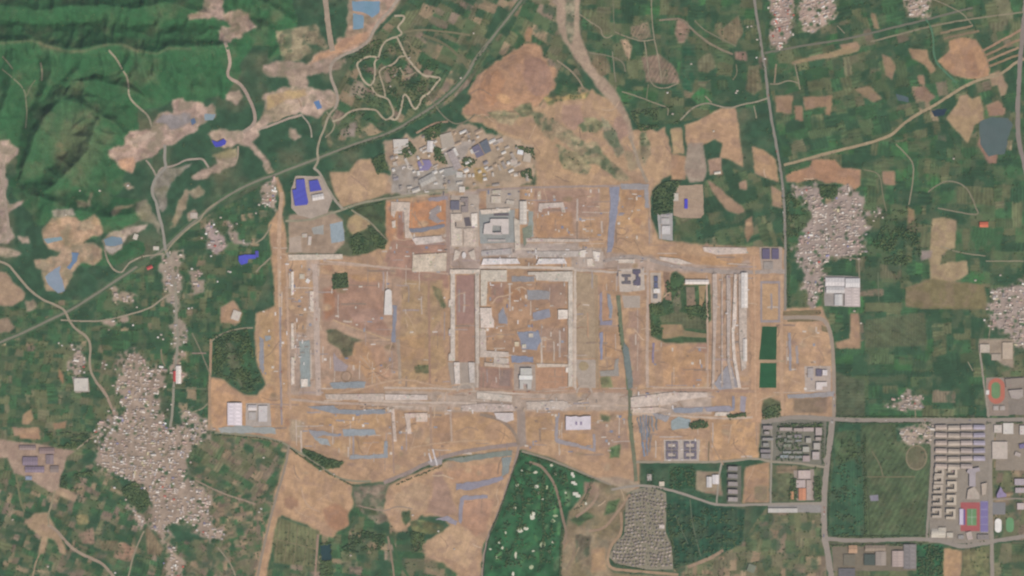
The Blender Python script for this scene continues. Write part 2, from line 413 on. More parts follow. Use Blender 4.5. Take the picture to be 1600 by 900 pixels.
def farmland(pts, pal, ang=0.0, size=(10, 22), trees=.5, label=None, elong=2.2):
    """a patchwork of parcels inside one zone: warped parcel cells written to the land colour grid"""
    r = pmask(rough(densify(pts, 6.0), 1.5))
    if r is None: return
    sl, ins = r; zid = len(ZREC) + 1; ZREC[zid] = ('farmland', 'ground', label)
    Y, X = np.mgrid[sl[0].start:sl[0].stop, sl[1].start:sl[1].stop]; X = X - RO + .5; Y = Y - RO + .5
    wx = X + 12 * (fbm(X / 60., Y / 60., 3) - .5) + 2.2 * (fbm(X / 8., Y / 8. + 33, 3) - .5); wy = Y + 12 * (fbm(X / 60. + 90, Y / 60., 3) - .5) + 2.2 * (fbm(X / 8. + 61, Y / 8., 3) - .5)
    ca, sa = math.cos(ang), math.sin(ang); U = wx * ca + wy * sa; V = -wx * sa + wy * ca
    cells = []
    def split(x0, y0, x1, y1, d):
        w, h = x1 - x0, y1 - y0; t = rnd.uniform(*size)
        if (w < t and h < t * elong) or (h < t and w < t * elong) or d > 13: cells.append((x0, y0, x1, y1)); return
        if w > h * rnd.uniform(.7, 1.4): c = x0 + w * rnd.uniform(.3, .7); split(x0, y0, c, y1, d + 1); split(c, y0, x1, y1, d + 1)
        else: c = y0 + h * rnd.uniform(.3, .7); split(x0, y0, x1, c, d + 1); split(x0, c, x1, y1, d + 1)
    split(U.min(), V.min(), U.max() + 1, V.max() + 1, 0)
    cs = [np.array(c, float) for c, w in pal]; wts = [w for c, w in pal]; mean = sum(c * w for c, w in zip(cs, wts)) / sum(wts)
    out = np.zeros(X.shape + (3,)); edge = np.zeros(X.shape, bool)
    for (x0, y0, x1, y1) in cells:
        m = (U >= x0) & (U < x1) & (V >= y0) & (V < y1) & ins
        if not m.any(): continue
        c = rnd.choices(cs, wts)[0]; c = c * .88 + mean * .12; c = c * rnd.uniform(.92, 1.08)
        out[m] = c
        if rnd.random() < .55:
            q = (U if rnd.random() < .5 else V)[m] * rnd.uniform(.8, 1.7)
            out[m] *= 1 + rnd.uniform(.06, .16) * np.sin(q)[:, None]
        if rnd.random() < trees:
            t = rnd.choice((0, 1, 2, 3)); d = (U - x0, x1 - U, V - y0, y1 - V)[t]; edge |= m & (d < 1.1)
    # uneven growth inside and across the parcels
    n1 = np.clip((fbm(X / 22. + 5, Y / 22., 4) - .5) * 4, -1, 1)[..., None]; n2 = np.clip((fbm(X / 7. + 25, Y / 7., 3) - .5) * 4, -1, 1)[..., None]
    out = out * (1 + .07 * n1 + .06 * n2); olive = np.array((104, 106, 78.)); deep = np.array((50, 81, 58.))
    t1 = np.clip((fbm(X / 17. + 70, Y / 17. + 9, 4) - .58) * 6, 0, .5)[..., None]; out = out * (1 - t1) + olive * t1
    t2 = np.clip((fbm(X / 15. + 170, Y / 15. + 39, 4) - .58) * 6, 0, .55)[..., None]; out = out * (1 - t2) + deep * t2
    ZCOL[sl][ins] = out[ins]; ZID[sl][ins] = zid
    ys, xs = np.nonzero(edge)
    for k in range(len(xs)):
        if rnd.random() < .13: TREES.append((X[ys[k], xs[k]] + rnd.gauss(0, .4), Y[ys[k], xs[k]] + rnd.gauss(0, .4), rnd.uniform(2.4, 5.0), rnd.uniform(4, 8), 2))
def grove(pts, dens=.35, r=(3, 6.5), h=(6, 11), tone=0, clump=0.0):
    """trees over a polygon; dens = trees per square pixel"""
    m = pmask(pts)
    if m is None: return
    sl, ins = m; ys, xs = np.nonzero(ins); n = int(len(xs) * dens)
    for k in nr.integers(0, len(xs), n) if len(xs) else []:
        x = xs[k] + sl[1].start - RO + rnd.random(); y = ys[k] + sl[0].start - RO + rnd.random()
        if clump and float(fbm(x / 11., y / 11., 3)) < clump: continue
        TREES.append((x, y, rnd.uniform(*r), rnd.uniform(*h), tone))
def tree_line(pts, gap=1.6, jit=.5, r=(2.8, 5.2), h=(5, 9), tone=0, skip=.12):
    for x, y in densify(smooth_line(list(pts), 1), gap, False):
        if rnd.random() > skip: TREES.append((x + rnd.gauss(0, jit), y + rnd.gauss(0, jit), rnd.uniform(*r), rnd.uniform(*h), tone))

# ------------------------------------------------------------------ building helpers
def rect(cx, cy, w, h, a=0.0):
    c, s = math.cos(math.radians(a)), math.sin(math.radians(a))
    return [(cx + x * c - y * s, cy + x * s + y * c) for x, y in ((-w / 2, -h / 2), (w / 2, -h / 2), (w / 2, h / 2), (-w / 2, h / 2))]
def box(x0, y0, x1, y1): return [(x0, y0), (x1, y0), (x1, y1), (x0, y1)]
def prism(name, p, z0, z1, kind, col, parent, org, top=True, bottom=False):
    """walls (and cap) of a polygon; p in pixels, org = world origin of the parent"""
    if area2(p) > 0: p = p[::-1]
    n = len(p); v = []
    for z in (z0, z1):
        for x, y in p: w = W(x, y, 0); v.append((w[0] - org[0], w[1] - org[1], z))
    f = [[i, (i + 1) % n, n + (i + 1) % n, n + i] for i in range(n)]
    if top: f.append(list(range(n, 2 * n)))
    return mk(name, v, f, kind, col, parent)
def inset(p, d):
    cx = sum(q[0] for q in p) / len(p); cy = sum(q[1] for q in p) / len(p)
    r = sum(math.hypot(q[0] - cx, q[1] - cy) for q in p) / len(p); k = 1 - d / max(r, .1)
    return [(cx + (q[0] - cx) * k, cy + (q[1] - cy) * k) for q in p]
def thing_root(name, px, py):
    e = bpy.data.objects.new(name, None); COL.objects.link(e); e.empty_display_size = 5
    e.location = W(px, py, gz(px, py)); return e
def offset_poly(p, d):
    """mitred inward offset in pixels for a simple polygon"""
    if area2(p) < 0: p = p[::-1]
    n = len(p); q = []
    for i in range(n):
        a, b, c = p[i - 1], p[i], p[(i + 1) % n]
        u = (b[0] - a[0], b[1] - a[1]); v = (c[0] - b[0], c[1] - b[1]); lu = math.hypot(*u) or 1; lv = math.hypot(*v) or 1
        n1 = (-u[1] / lu, u[0] / lu); n2 = (-v[1] / lv, v[0] / lv); k = 1 + n1[0] * n2[0] + n1[1] * n2[1]
        k = max(k, .35); q.append((b[0] + d * (n1[0] + n2[0]) / k, b[1] + d * (n1[1] + n2[1]) / k))
    return q
def building(name, p, h, roofc, label, cat='building', group=None, wallc=(165, 158, 150), style='flat', units=2, strips=0, rkind=None):
    """thing > wall, roof (> skylight / parapet), roof_unit"""
    cx = sum(q[0] for q in p) / len(p); cy = sum(q[1] for q in p) / len(p)
    e = thing_root(name, cx, cy); org = W(cx, cy, 0); tag(e, label, cat, group)
    claim(p, 4)
    if style == 'gable' and len(p) == 4:
        q = p if area2(p) < 0 else p[::-1]
        w = [(W(x, y)[0] - org[0], W(x, y)[1] - org[1]) for x, y in q]
        d01 = math.hypot(w[1][0] - w[0][0], w[1][1] - w[0][1]); d12 = math.hypot(w[2][0] - w[1][0], w[2][1] - w[1][1])
        if d01 < d12: w = w[1:] + w[:1]; d01, d12 = d12, d01
        prism('wall', p, -.5, h, 'wall', wallc, e, org, top=False)
        rise = min(d12 * .22, 5.0)
        m0 = ((w[0][0] + w[3][0]) / 2, (w[0][1] + w[3][1]) / 2); m1 = ((w[1][0] + w[2][0]) / 2, (w[1][1] + w[2][1]) / 2)
        ex = 1.04
        v = [(x * ex, y * ex, h - .15) for x, y in w] + [(m0[0] * ex, m0[1] * ex, h + rise), (m1[0] * ex, m1[1] * ex, h + rise)]
        r = mk('roof', v, [[0, 1, 5, 4], [2, 3, 4, 5], [3, 0, 4], [1, 2, 5]], rkind or 'sheetroof', roofc, e)
        for k in range(strips):
            t0 = (k + .35) / strips; t1 = (k + .65) / strips
            for s_ in (0, 1):
                a, b = (v[0], v[1]) if s_ == 0 else (v[3], v[2]); vv = []
                for t, g in ((t0, .25), (t1, .25), (t1, .8), (t0, .8)):
                    e0 = [a[i] + (b[i] - a[i]) * t for i in range(3)]; e1 = [v[4][i] + (v[5][i] - v[4][i]) * t for i in range(3)]
                    c = [e0[i] + (e1[i] - e0[i]) * g for i in range(3)]; vv.append((c[0], c[1], c[2] + .18))
                mk('skylight', vv, [[0, 1, 2, 3] if s_ == 0 else [3, 2, 1, 0]], 'roof', [min(255, c * 1.07 + 4) for c in roofc], r)
    elif style == 'vault':
        q = p if area2(p) < 0 else p[::-1]
        w = [(W(x, y)[0] - org[0], W(x, y)[1] - org[1]) for x, y in q]
        d01 = math.hypot(w[1][0] - w[0][0], w[1][1] - w[0][1]); d12 = math.hypot(w[2][0] - w[1][0], w[2][1] - w[1][1])
        if d01 < d12: w = w[1:] + w[:1]
        v = []; K = 10
        for k in range(K + 1):
            t = k / K; zz = h * math.sin(math.pi * t) + .2
            v.append((w[0][0] + (w[3][0] - w[0][0]) * t, w[0][1] + (w[3][1] - w[0][1]) * t, zz)); v.append((w[1][0] + (w[2][0] - w[1][0]) * t, w[1][1] + (w[2][1] - w[1][1]) * t, zz))
        f = [[2 * k, 2 * k + 1, 2 * k + 3, 2 * k + 2] for k in range(K)] + [[2 * k for k in range(K + 1)][::-1], [2 * k + 1 for k in range(K + 1)]]
        mk('roof', v, f, 'roof', roofc, e); prism('wall', p, -.5, .3, 'wall', wallc, e, org)
    else:
        prism('wall', p, -.5, h, 'wall', wallc, e, org, top=False)
        r = prism('roof', inset(p, .02), h - .9, h - .55, rkind or 'roof', roofc, e, org)
        # parapet ring
        pi = offset_poly(p, .16); po = p if area2(p) > 0 else p[::-1]
        n = len(po); v = []
        for ring, z in ((po, h), (pi, h), (po, h - 1), (pi, h - 1)):
            for x, y in ring: ww = W(x, y); v.append((ww[0] - org[0], ww[1] - org[1], z))
        f = []
        for i in range(n):
            j = (i + 1) % n
            f += [[j, i, n + i, n + j], [i, j, 2 * n + j, 2 * n + i], [n + j, n + i, 3 * n + i, 3 * n + j]]
        mk('parapet', v, f, 'wall', [min(255, c * 1.04) for c in roofc], r)
        for k in range(units):
            t = rnd.choice(po); s = rnd.uniform(.25, .6); x = cx + (t[0] - cx) * s; y = cy + (t[1] - cy) * s
            prism('roof_unit', rect(x, y, rnd.uniform(.6, 1.3), rnd.uniform(.6, 1.2)), h - .56, h + rnd.uniform(.8, 2.2), 'wall', [c * rnd.uniform(.78, 1.12) for c in roofc], e, org)
    return e
def concrete(p, h, col, label, name='unfinished_building', cat='building', group=None, pits=2):
    """raw concrete structure of the building site: raft, wall shell, upstand strips, open shafts"""
    cx = sum(q[0] for q in p) / len(p); cy = sum(q[1] for q in p) / len(p)
    e = thing_root(name, cx, cy); org = W(cx, cy, 0); tag(e, label, cat, group); claim(p, 4)
    prism('deck', p, -.5, h, 'concrete', col, e, org)
    a = np.array(p); x0, y0 = a.min(0); x1, y1 = a.max(0); m = pmask(p)
    if m is not None:
        sl, ins = m; ys, xs = np.nonzero(ins)
        if len(xs) > 6:
            for k in range(pits):
                i = rnd.randrange(len(xs)); x = xs[i] + sl[1].start - RO + .5; y = ys[i] + sl[0].start - RO + .5
                if rnd.random() < .5: prism('core_wall', rect(x, y, rnd.uniform(.8, 2.0), rnd.uniform(.8, 1.8)), h - .1, h + rnd.uniform(1.5, 4), 'concrete', [min(255, c * rnd.uniform(.85, 1.1)) for c in col], e, org)
                else: prism('formwork', rect(x, y, rnd.uniform(1.2, 3.5), rnd.uniform(.8, 2.2)), h - .1, h + rnd.uniform(.3, .9), 'roof', [c * rnd.uniform(.72, .9) for c in col], e, org)
    return e
def net(pts, col, label, lumps=2.5, nat=.8, group=None):
    col = [c * .72 + g * .28 for c, g in zip(col, (154, 147, 141))]
    o = sheet('dust_net', pts, col, 'net', nat=nat, label=None, lumps=lumps, stru=False, smooth_n=0)
    return tag(o, label, 'dust net', group)

# ================================================================== THE SETTING
# ------------------------------------------------------------------ ground reaching past the horizon
Yg, Xg = np.mgrid[0:RH, 0:RW]; Xg = Xg - RO + .5; Yg = Yg - RO + .5
tg = np.clip((fbm(Xg / 50., Yg / 50., 5) - .45) * 3.2, 0, 1)[..., None]; t3 = np.clip((fbm(Xg / 9. + 12, Yg / 9., 4) - .5) * 3, -1, 1)[..., None]
ZCOL[:] = (np.array((56, 86, 62.)) * (1 - tg) + np.array((98, 101, 76.)) * tg) * (1 + .14 * t3)
# the wooded hills in the north-west keep their own colour: deep green, olive on the dome, a thin brown line along the main crest
ZREC[1] = ('hills', 'hillside', 'steep green wooded hills with sharp ridges and shaded gullies')
_hh = hz(Xg, Yg); hillm = (_hh > 4) & (Xg < 540)
th = np.clip((fbm(Xg / 24. + 8, Yg / 24., 4) - .52) * 3.0, 0, 1) * .6 + .62 * np.exp(-(((Xg - 118) / 42.) ** 2 + ((Yg - 220) / 52.) ** 2))
dr, _, _ = pl_dist(Xg, Yg, [(q[0], q[1] + 2.5, q[2]) for q in RIDGES[0][0]]); th = np.clip(th + .55 * np.exp(-(dr / 2.6) ** 2) * (Xg < 300), 0, 1)[..., None]
hc = (np.array((54, 98, 62.)) * (1 - th) + np.array((108, 109, 80.)) * th) * (1 + .06 * t3)
ZCOL[hillm] = hc[hillm]; ZID[hillm] = 1

# ------------------------------------------------------------------ patchwork farmland
G1, G2, G3, G4 = (55, 85, 60), (63, 97, 63), (86, 102, 70), (68, 110, 66)
OL, OB, TN, BR, PK = (106, 108, 77), (118, 112, 86), (156, 132, 106), (130, 112, 94), (144, 122, 106)
EAST = [(G1, 6), (G2, 5), (G3, 4), (G4, 1), (OL, 3), (OB, 1.0), (BR, .35), (TN, .15)]
DEEP = [(G1, 6), (G2, 5), (G3, 3), (G4, 1), (OL, 1)]
MIX = [(G1, 3), (G2, 3), (G3, 3), (OL, 4), (OB, 3), (TN, 2), (PK, 2)]
DRY = [(OL, 4), (OB, 4), (BR, 3), (TN, 3), (G2, 2), (G3, 2)]
OLIV = [(G3, 4), (OL, 4), (OB, 2), (G1, 2)]
farmland([(905,-60),(1185,-60),(1205,160),(1000,205),(985,175),(940,120),(912,70)], EAST, .05, (10, 26), .7, 'patchwork of green and olive fields beside the dry river bed')
farmland([(1188,-60),(1680,-60),(1680,260),(1225,256),(1206,150)], EAST, -.22, (9, 26), .7, 'slanting patchwork of fields in the north east', 4.0)
farmland([(1228,260),(1370,222),(1600,200),(1680,200),(1680,450),(1545,450),(1420,440),(1345,430),(1228,430)], EAST, .04, (12, 30), .7, 'green fields around the eastern village', 3.5)
farmland([(1228,430),(1345,430),(1420,440),(1545,450),(1545,520),(1535,560),(1560,655),(1306,655),(1300,520),(1285,492),(1228,480)], DEEP + [(OL, 2), (BR, .6)], 0, (14, 34), .6, 'deep green block of fields east of the ring road')
farmland([(700,-60),(905,-60),(870,40),(905,110),(920,145),(870,150),(860,100),(835,65),(780,90),(735,130),(700,165),(640,195),(590,215),(520,240),(500,190),(560,80),(620,20)], MIX, .5, (9, 22), .9, 'scrubby plots north of the earth mound')
farmland([(-80,480),(90,470),(140,470),(260,385),(300,350),(420,285),(430,400),(400,480),(330,590),(328,675),(180,560),(110,540),(-80,560)], [(G1, 5), (G2, 5), (G3, 3), (OL, 2), (TN, .7)], .03, (6, 15), .9, 'small dark green plots west of the building site', 4.5)
farmland([(-80,540),(120,540),(180,560),(190,640),(150,700),(95,745),(0,760),(-80,760)], OLIV + [(G2, 3), (PK, .7)], .1, (7, 16), .9, 'olive green plots in the south west', 4.0)
farmland([(-80,735),(60,755),(150,725),(235,790),(260,850),(250,960),(-80,960)], MIX + [(G2, 3), (G1, 2), (BR, 2)], .35, (7, 15), .9, 'mixed green and brown plots south of the village', 4.0)
farmland([(255,735),(330,680),(430,680),(450,700),(425,800),(400,900),(390,960),(250,960),(260,850),(345,840)], DRY, .55, (7, 15), .5, 'brown and olive plots below the village', 3.0)
farmland([(338,775),(432,770),(400,900),(390,960),(345,960),(352,860)], [(TN, 4), (OB, 3), (G2, 2.5), (BR, 3), (G3, 2)], -.22, (5, 8), .3, 'long narrow tan and green strips beside the canal road', 9.0)
farmland([(425,830),(500,830),(560,790),(610,800),(640,830),(680,860),(740,880),(755,900),(755,960),(400,960)], MIX + [(G2, 4)], .12, (10, 22), .9, 'green and pinkish plots along the lower edge')
farmland([(1200,790),(1288,790),(1296,960),(1060,960),(1055,890),(1120,870),(1165,840)], [(OL, 5), (OB, 5), (TN, 3), (BR, 2), (G3, 2)], 0, (9, 18), 1.0, 'dry olive plots with scattered trees by the avenue')
farmland([(1300,850),(1445,848),(1505,858),(1550,852),(1680,836),(1680,960),(1300,960)], OLIV + [(OB, 2)], .02, (12, 26), .8, 'olive plots south of the lower avenue')
farmland([(1100,285),(1140,262),(1175,272),(1222,290),(1226,386),(1100,384),(1052,376),(1053,340),(1098,342)], OLIV + [(G1, 3)], -.3, (12, 26), .5, 'green fields wedged against the north south road')
farmland([(1555,560),(1680,540),(1680,660),(1570,655)], OLIV, 0, (10, 20), .7, 'green plots around the running track')
farmland([(1548,660),(1680,655),(1680,840),(1550,846)], [(OB, 3), (OL, 3), (TN, 2), (BR, 2)], .0, (9, 18), .5, 'dusty plots east of the school')

# ------------------------------------------------------------------ quarries, earth mounds and bare land
TAN, ORA, MAU, PAL, PNK = (184, 150, 121), (188, 142, 110), (166, 131, 115), (176, 152, 134), (180, 152, 136)
S = lambda n, p, c, k='soil', nat=1.2, **kw: sheet(n, p, c, k, nat, **kw)
S('quarry', [(295,24),(318,14),(322,-30),(345,-30),(350,22),(375,16),(388,24),(396,38),(402,44),(384,50),(378,60),(364,64),(352,68),(343,62),(340,50),(346,42),(362,42),(358,33),(340,31),(320,29),(297,31)], PNK, 'quarry', 1.8, label='small pale quarry at the top of the hills')
S('quarry', [(193,215),(205,206),(232,202),(240,194),(248,180),(262,173),(270,178),(270,154),(286,152),(293,160),(311,160),(322,168),(333,162),(339,170),(336,183),(322,192),(312,200),(304,207),(290,213),(277,222),(262,228),(250,233),(240,246),(226,249),(211,256),(210,272),(196,270),(186,259),(181,250),(173,246),(171,236),(182,230),(196,227)], PNK, 'quarry', 1.8, label='pale stepped quarry at the foot of the hills')
S('quarry_floor', [(243,190),(256,178),(275,180),(298,176),(300,190),(285,198),(270,205),(260,195)], (150,140,136), 'pale')
S('quarry_floor', [(186,250),(208,246),(212,256),(209,270),(196,269),(188,260)], (186,148,124))
S('quarry_floor', [(196,226),(228,208),(246,206),(236,216),(212,226)], (192,168,148), 'pale')
S('quarry', [(-60,220),(15,218),(18,226),(28,230),(30,238),(20,248),(10,258),(8,275),(14,285),(12,295),(8,310),(16,320),(36,315),(35,322),(20,328),(14,335),(12,345),(18,360),(25,370),(15,380),(-60,388)], (172,148,134), 'quarry', 1.8, label='pale worked ground at the western edge')
S('quarry', [(431,49),(455,46),(495,38),(504,58),(515,72),(508,78),(497,72),(480,68),(490,80),(478,86),(468,96),(442,98),(436,70)], (150,136,108), 'scrub', label='olive worked slope beside the haul road')
S('quarry', [(546,-30),(640,-30),(618,14),(600,35),(585,48),(580,66),(560,78),(535,86),(505,110),(480,118),(478,100),(500,80),(525,72),(528,64),(540,58),(543,40)], (186,152,131), 'quarry', 1.8, label='pink quarry floor along the haul road')
S('quarry', [(412,102),(440,95),(470,98),(482,102),(505,92),(520,95),(540,93),(542,101),(528,108),(512,114),(478,118),(482,130),(480,140),(455,137),(445,120),(436,120),(420,122),(412,112)], (174,148,132), 'quarry', 1.8, label='pale quarry terrace')
S('quarry_floor', [(485,100),(520,86),(548,76),(572,62),(578,50),(560,52),(538,62),(520,74),(500,84)], (190,150,122), nat=1.5)
S('quarry', [(413,148),(440,138),(480,135),(500,140),(520,142),(530,150),(528,168),(510,172),(498,185),(475,178),(455,178),(436,188),(418,198),(400,207),(385,205),(395,192),(412,182)], (188,161,142), 'quarry', 1.8, label='broad cream quarry yard')
S('quarry_floor', [(418,150),(450,142),(478,140),(480,150),(452,156),(430,166),(418,172)], (184,158,120))
S('quarry', [(325,208),(345,202),(375,205),(400,203),(405,212),(395,222),(402,232),(415,245),(425,262),(436,280),(430,290),(418,268),(408,250),(390,232),(372,225),(360,230),(340,228),(330,222)], (184,157,139), 'quarry', 1.8, label='pale yard and track below the quarry')
for p, c in (([(545,140),(555,125),(565,130),(574,142),(570,152),(545,150)], (150,135,116)), ([(532,205),(545,195),(560,190),(556,215),(535,215)], (148,132,120)),
             ([(452,200),(463,200),(470,215),(460,220),(452,212)], PAL), ([(352,148),(375,141),(380,150),(370,165),(355,155)], PAL),
             ([(300,275),(318,265),(330,262),(340,255),(335,245),(365,240),(372,250),(368,256),(350,265),(330,275),(315,282),(302,280)], (176,151,133)),
             ([(330,245),(350,235),(370,232),(372,245),(345,250)], (160,145,112)), ([(245,275),(258,262),(280,262),(300,255),(285,270),(270,285),(262,300),(260,325),(255,335),(245,315),(240,295)], (150,139,126)),
             ([(215,318),(232,312),(236,330),(250,345),(252,368),(240,352),(220,345),(212,330)], (146,136,116)), ([(193,290),(203,287),(210,295),(200,297)], PAL),
             ([(270,345),(282,312),(292,295),(297,300),(288,330),(275,352),(266,362)], (160,140,116)), ([(290,300),(312,290),(322,300),(305,312)], (150,136,112)),
             ([(292,335),(303,328),(312,338),(305,345),(298,350)], PAL), ([(172,330),(185,322),(208,320),(210,324),(188,328),(178,340)], (158,142,110)),
             ([(120,312),(138,316),(142,302),(146,304),(142,322),(124,326)], (138,128,100)), ([(38,470),(55,468),(60,482),(44,486)], PAL), ([(28,368),(44,368),(46,378),(32,380)], PAL),
             ([(80,328),(115,326),(120,338),(100,342),(84,338)], (160,148,132)), ([(0,386),(20,390),(32,395),(25,402),(-60,400)], PAL)):
    S('bare_patch', p, c, 'quarry', 1.8)
S('quarry', [(84,340),(120,340),(130,345),(150,335),(158,345),(160,365),(150,370),(135,375),(125,385),(95,395),(75,388),(68,372),(66,358)], (184,152,124), 'quarry', 1.8, label='orange quarry pit with a milky pond')
S('quarry', [(52,408),(90,400),(100,388),(120,380),(135,378),(150,380),(160,390),(160,405),(145,415),(130,412),(120,420),(112,435),(105,450),(98,460),(75,455),(68,440),(65,425),(55,420)], (182,153,126), 'quarry', 1.8, label='orange quarry pit with blue ponds')
S('quarry', [(160,375),(180,362),(200,355),(220,352),(232,350),(225,360),(200,368),(192,380),(190,388),(175,397),(165,392)], (172,151,136), 'quarry', 1.8, label='pale quarry pit with a grey pond')
S('quarry_floor', [(165,384),(180,386),(192,380),(190,388),(175,397),(166,392)], (196,180,164), 'pale', .6)
S('bare_patch', [(-60,418),(10,426),(25,445),(42,458),(35,470),(20,478),(-60,478)], (168,142,120))
S('bare_patch', [(-60,500),(12,498),(26,512),(14,520),(-60,520)], (150,130,112))
for p, c, n in (([(551,16),(575,22),(582,28),(592,20),(594,2),(550,2)], (122,148,166), 'milky blue pond at the top of the quarry'), ([(552,20),(568,25),(568,44),(552,46)], (126,150,166), 'milky blue settling pond'),
             ([(490,160),(499,157),(503,168),(496,171)], (98,128,166), 'small bright blue pond in the quarry yard'), ([(298,186),(304,184),(306,192),(300,195)], (92,112,138), 'tiny dark blue pond'), ([(320,178),(336,178),(333,188),(320,188)], (140,154,160), 'pale grey quarry pond'),
             ([(68,373),(95,370),(98,375),(75,381)], (135,155,160), 'long milky quarry pond'), ([(112,395),(122,395),(120,408),(110,421),(104,418),(113,408)], (112,134,160), 'hooked blue quarry pond'),
             ([(70,432),(85,420),(95,415),(92,425),(98,440),(102,455),(90,459),(74,442)], (142,152,164), 'pale blue quarry pond'), ([(162,374),(175,370),(190,372),(192,380),(180,385),(165,383)], (124,140,152), 'grey blue quarry pond'),
             ([(1455,172),(1480,170),(1475,180),(1460,182)], (42,58,72), 'small black pond by the country road'), ([(1400,147),(1420,152),(1420,160),(1403,157)], (84,98,100), 'small grey pond among fields'),
             ([(1530,190),(1550,183),(1575,185),(1582,195),(1575,215),(1570,240),(1545,245),(1532,225)], (90,103,100), 'large grey green lake beside the eastern road'), ([(500,852),(518,850),(518,875),(502,876)], (44,68,70), 'dark pond ringed by trees')):
    S('pond', p, c, 'water', .7, label=n)
S('earth_mound', [(733,140),(745,120),(765,105),(785,92),(800,82),(817,70),(830,66),(844,72),(848,88),(862,102),(871,112),(868,126),(868,140),(856,150),(848,160),(842,168),(825,175),(800,175),(780,178),(760,185),(740,182),(722,178),(722,168),(735,155)], (178,140,114), nat=2.2, label='great orange earth mound with curved tiers')
S('earth_tier', [(820,95),(840,88),(858,104),(864,122),(858,145),(840,150),(826,142),(818,118)], (162,128,112), nat=1.5)
S('earth_tier', [(760,118),(778,108),(790,118),(786,150),(770,166),(752,162),(748,140)], (176,134,106), nat=1.5)
S('earth_tier', [(776,146),(792,148),(802,160),(788,164),(776,156)], (196,156,120), nat=1)
S('earth_tier', [(818,58),(826,42),(832,45),(830,66),(820,66)], (160,126,96))
S('bare_land', [(722,178),(760,185),(800,175),(845,165),(858,155),(900,148),(920,145),(925,140),(945,152),(965,158),(975,170),(985,190),(990,205),(1012,197),(1025,205),(1040,200),(1050,240),(1070,245),(1055,270),(1035,282),(1020,298),(1015,335),(1012,292),(950,292),(870,294),(838,292),(836,250),(832,232),(815,225),(790,215),(775,205),(755,195),(735,190)], (180,149,121), nat=1.6, label='broad tan graded land north of the site')
for p, c in (([(900,190),(925,182),(945,192),(935,208),(912,206)], (150,136,104)), ([(905,225),(935,222),(945,245),(920,258),(900,245)], (152,136,106)), ([(880,165),(905,162),(915,190),(895,205),(878,190)], (170,138,122)),
             ([(960,185),(978,182),(984,210),(968,222),(958,205)], (166,136,122)), ([(850,152),(880,150),(922,146),(915,154),(880,158),(858,166)], (176,146,100)), ([(800,168),(830,162),(838,178),(815,184)], (140,128,98)),
             ([(975,240),(1000,232),(1004,262),(985,268)], (160,142,118)), ([(860,250),(905,255),(940,262),(930,275),(880,272)], (190,156,124)), ([(770,188),(800,192),(822,205),(810,214),(785,204)], (168,138,116))):
    S('bare_patch', p, c, 'scrub' if c[2] < 107 else 'soil', 1.5)
for p, c in (([(842,196),(862,186),(905,214),(950,246),(985,280),(970,284),(925,254),(880,222)], (162,140,112)), ([(830,176),(850,176),(870,200),(866,222),(846,206)], (166,142,112)), ([(868,226),(898,236),(925,262),(915,276),(880,262)], (158,138,108)), ([(940,180),(958,200),(976,236),(966,246),(944,214)], (160,144,118)), ([(760,176),(788,172),(812,182),(800,196),(775,190)], (150,132,104)), ([(1000,206),(1012,204),(1018,240),(1008,262),(1000,240)], (156,138,110))):
    S('bare_patch', p, c, 'scrub', 1.6)
S('river_bed', [(871,-60),(870,30),(874,52),(882,65),(895,85),(905,100),(920,118),(932,135),(945,150),(955,160),(970,178),(980,195),(983,212),(990,226),(990,205),(985,190),(973,160),(965,145),(950,128),(935,110),(925,98),(918,82),(910,60),(906,45),(907,-60)], (173,151,133), nat=.8, label='pale dry river bed curving down from the north')
S('river_bed', [(885,-60),(897,-60),(898,50),(894,72),(888,62),(884,40)], (150,138,114), 'scrub', .6)
for p, c in (([(1003,90),(1030,85),(1050,100),(1063,122),(1063,130),(1035,131),(1010,128)], (136,116,98)), ([(985,42),(1012,35),(1020,60),(1000,64),(986,58)], (134,118,96)), ([(1058,30),(1075,35),(1078,50),(1072,66),(1060,68),(1055,50)], (146,123,104)),
             ([(970,62),(980,60),(988,75),(984,94),(976,80)], (178,150,122)), ([(1120,52),(1140,35),(1155,25),(1162,50),(1150,70),(1130,66)], (131,119,92)), ([(1090,95),(1110,80),(1120,105),(1105,116),(1090,110)], (116,113,86)),
             ([(1148,82),(1166,80),(1168,95),(1150,93)], (146,120,104)), ([(1060,120),(1072,60),(1085,72),(1092,110),(1080,145),(1068,140)], (48,88,62)), ([(1080,150),(1095,135),(1115,146),(1112,158),(1090,166)], (56,108,62)),
             ([(1170,110),(1186,108),(1192,140),(1178,150),(1165,140)], (112,106,80)), ([(930,85),(950,90),(955,112),(940,120),(925,100)], (122,112,86)), ([(918,30),(945,20),(955,50),(940,56)], (112,110,80))):
    S('field', p, c, 'crop', 1.2)
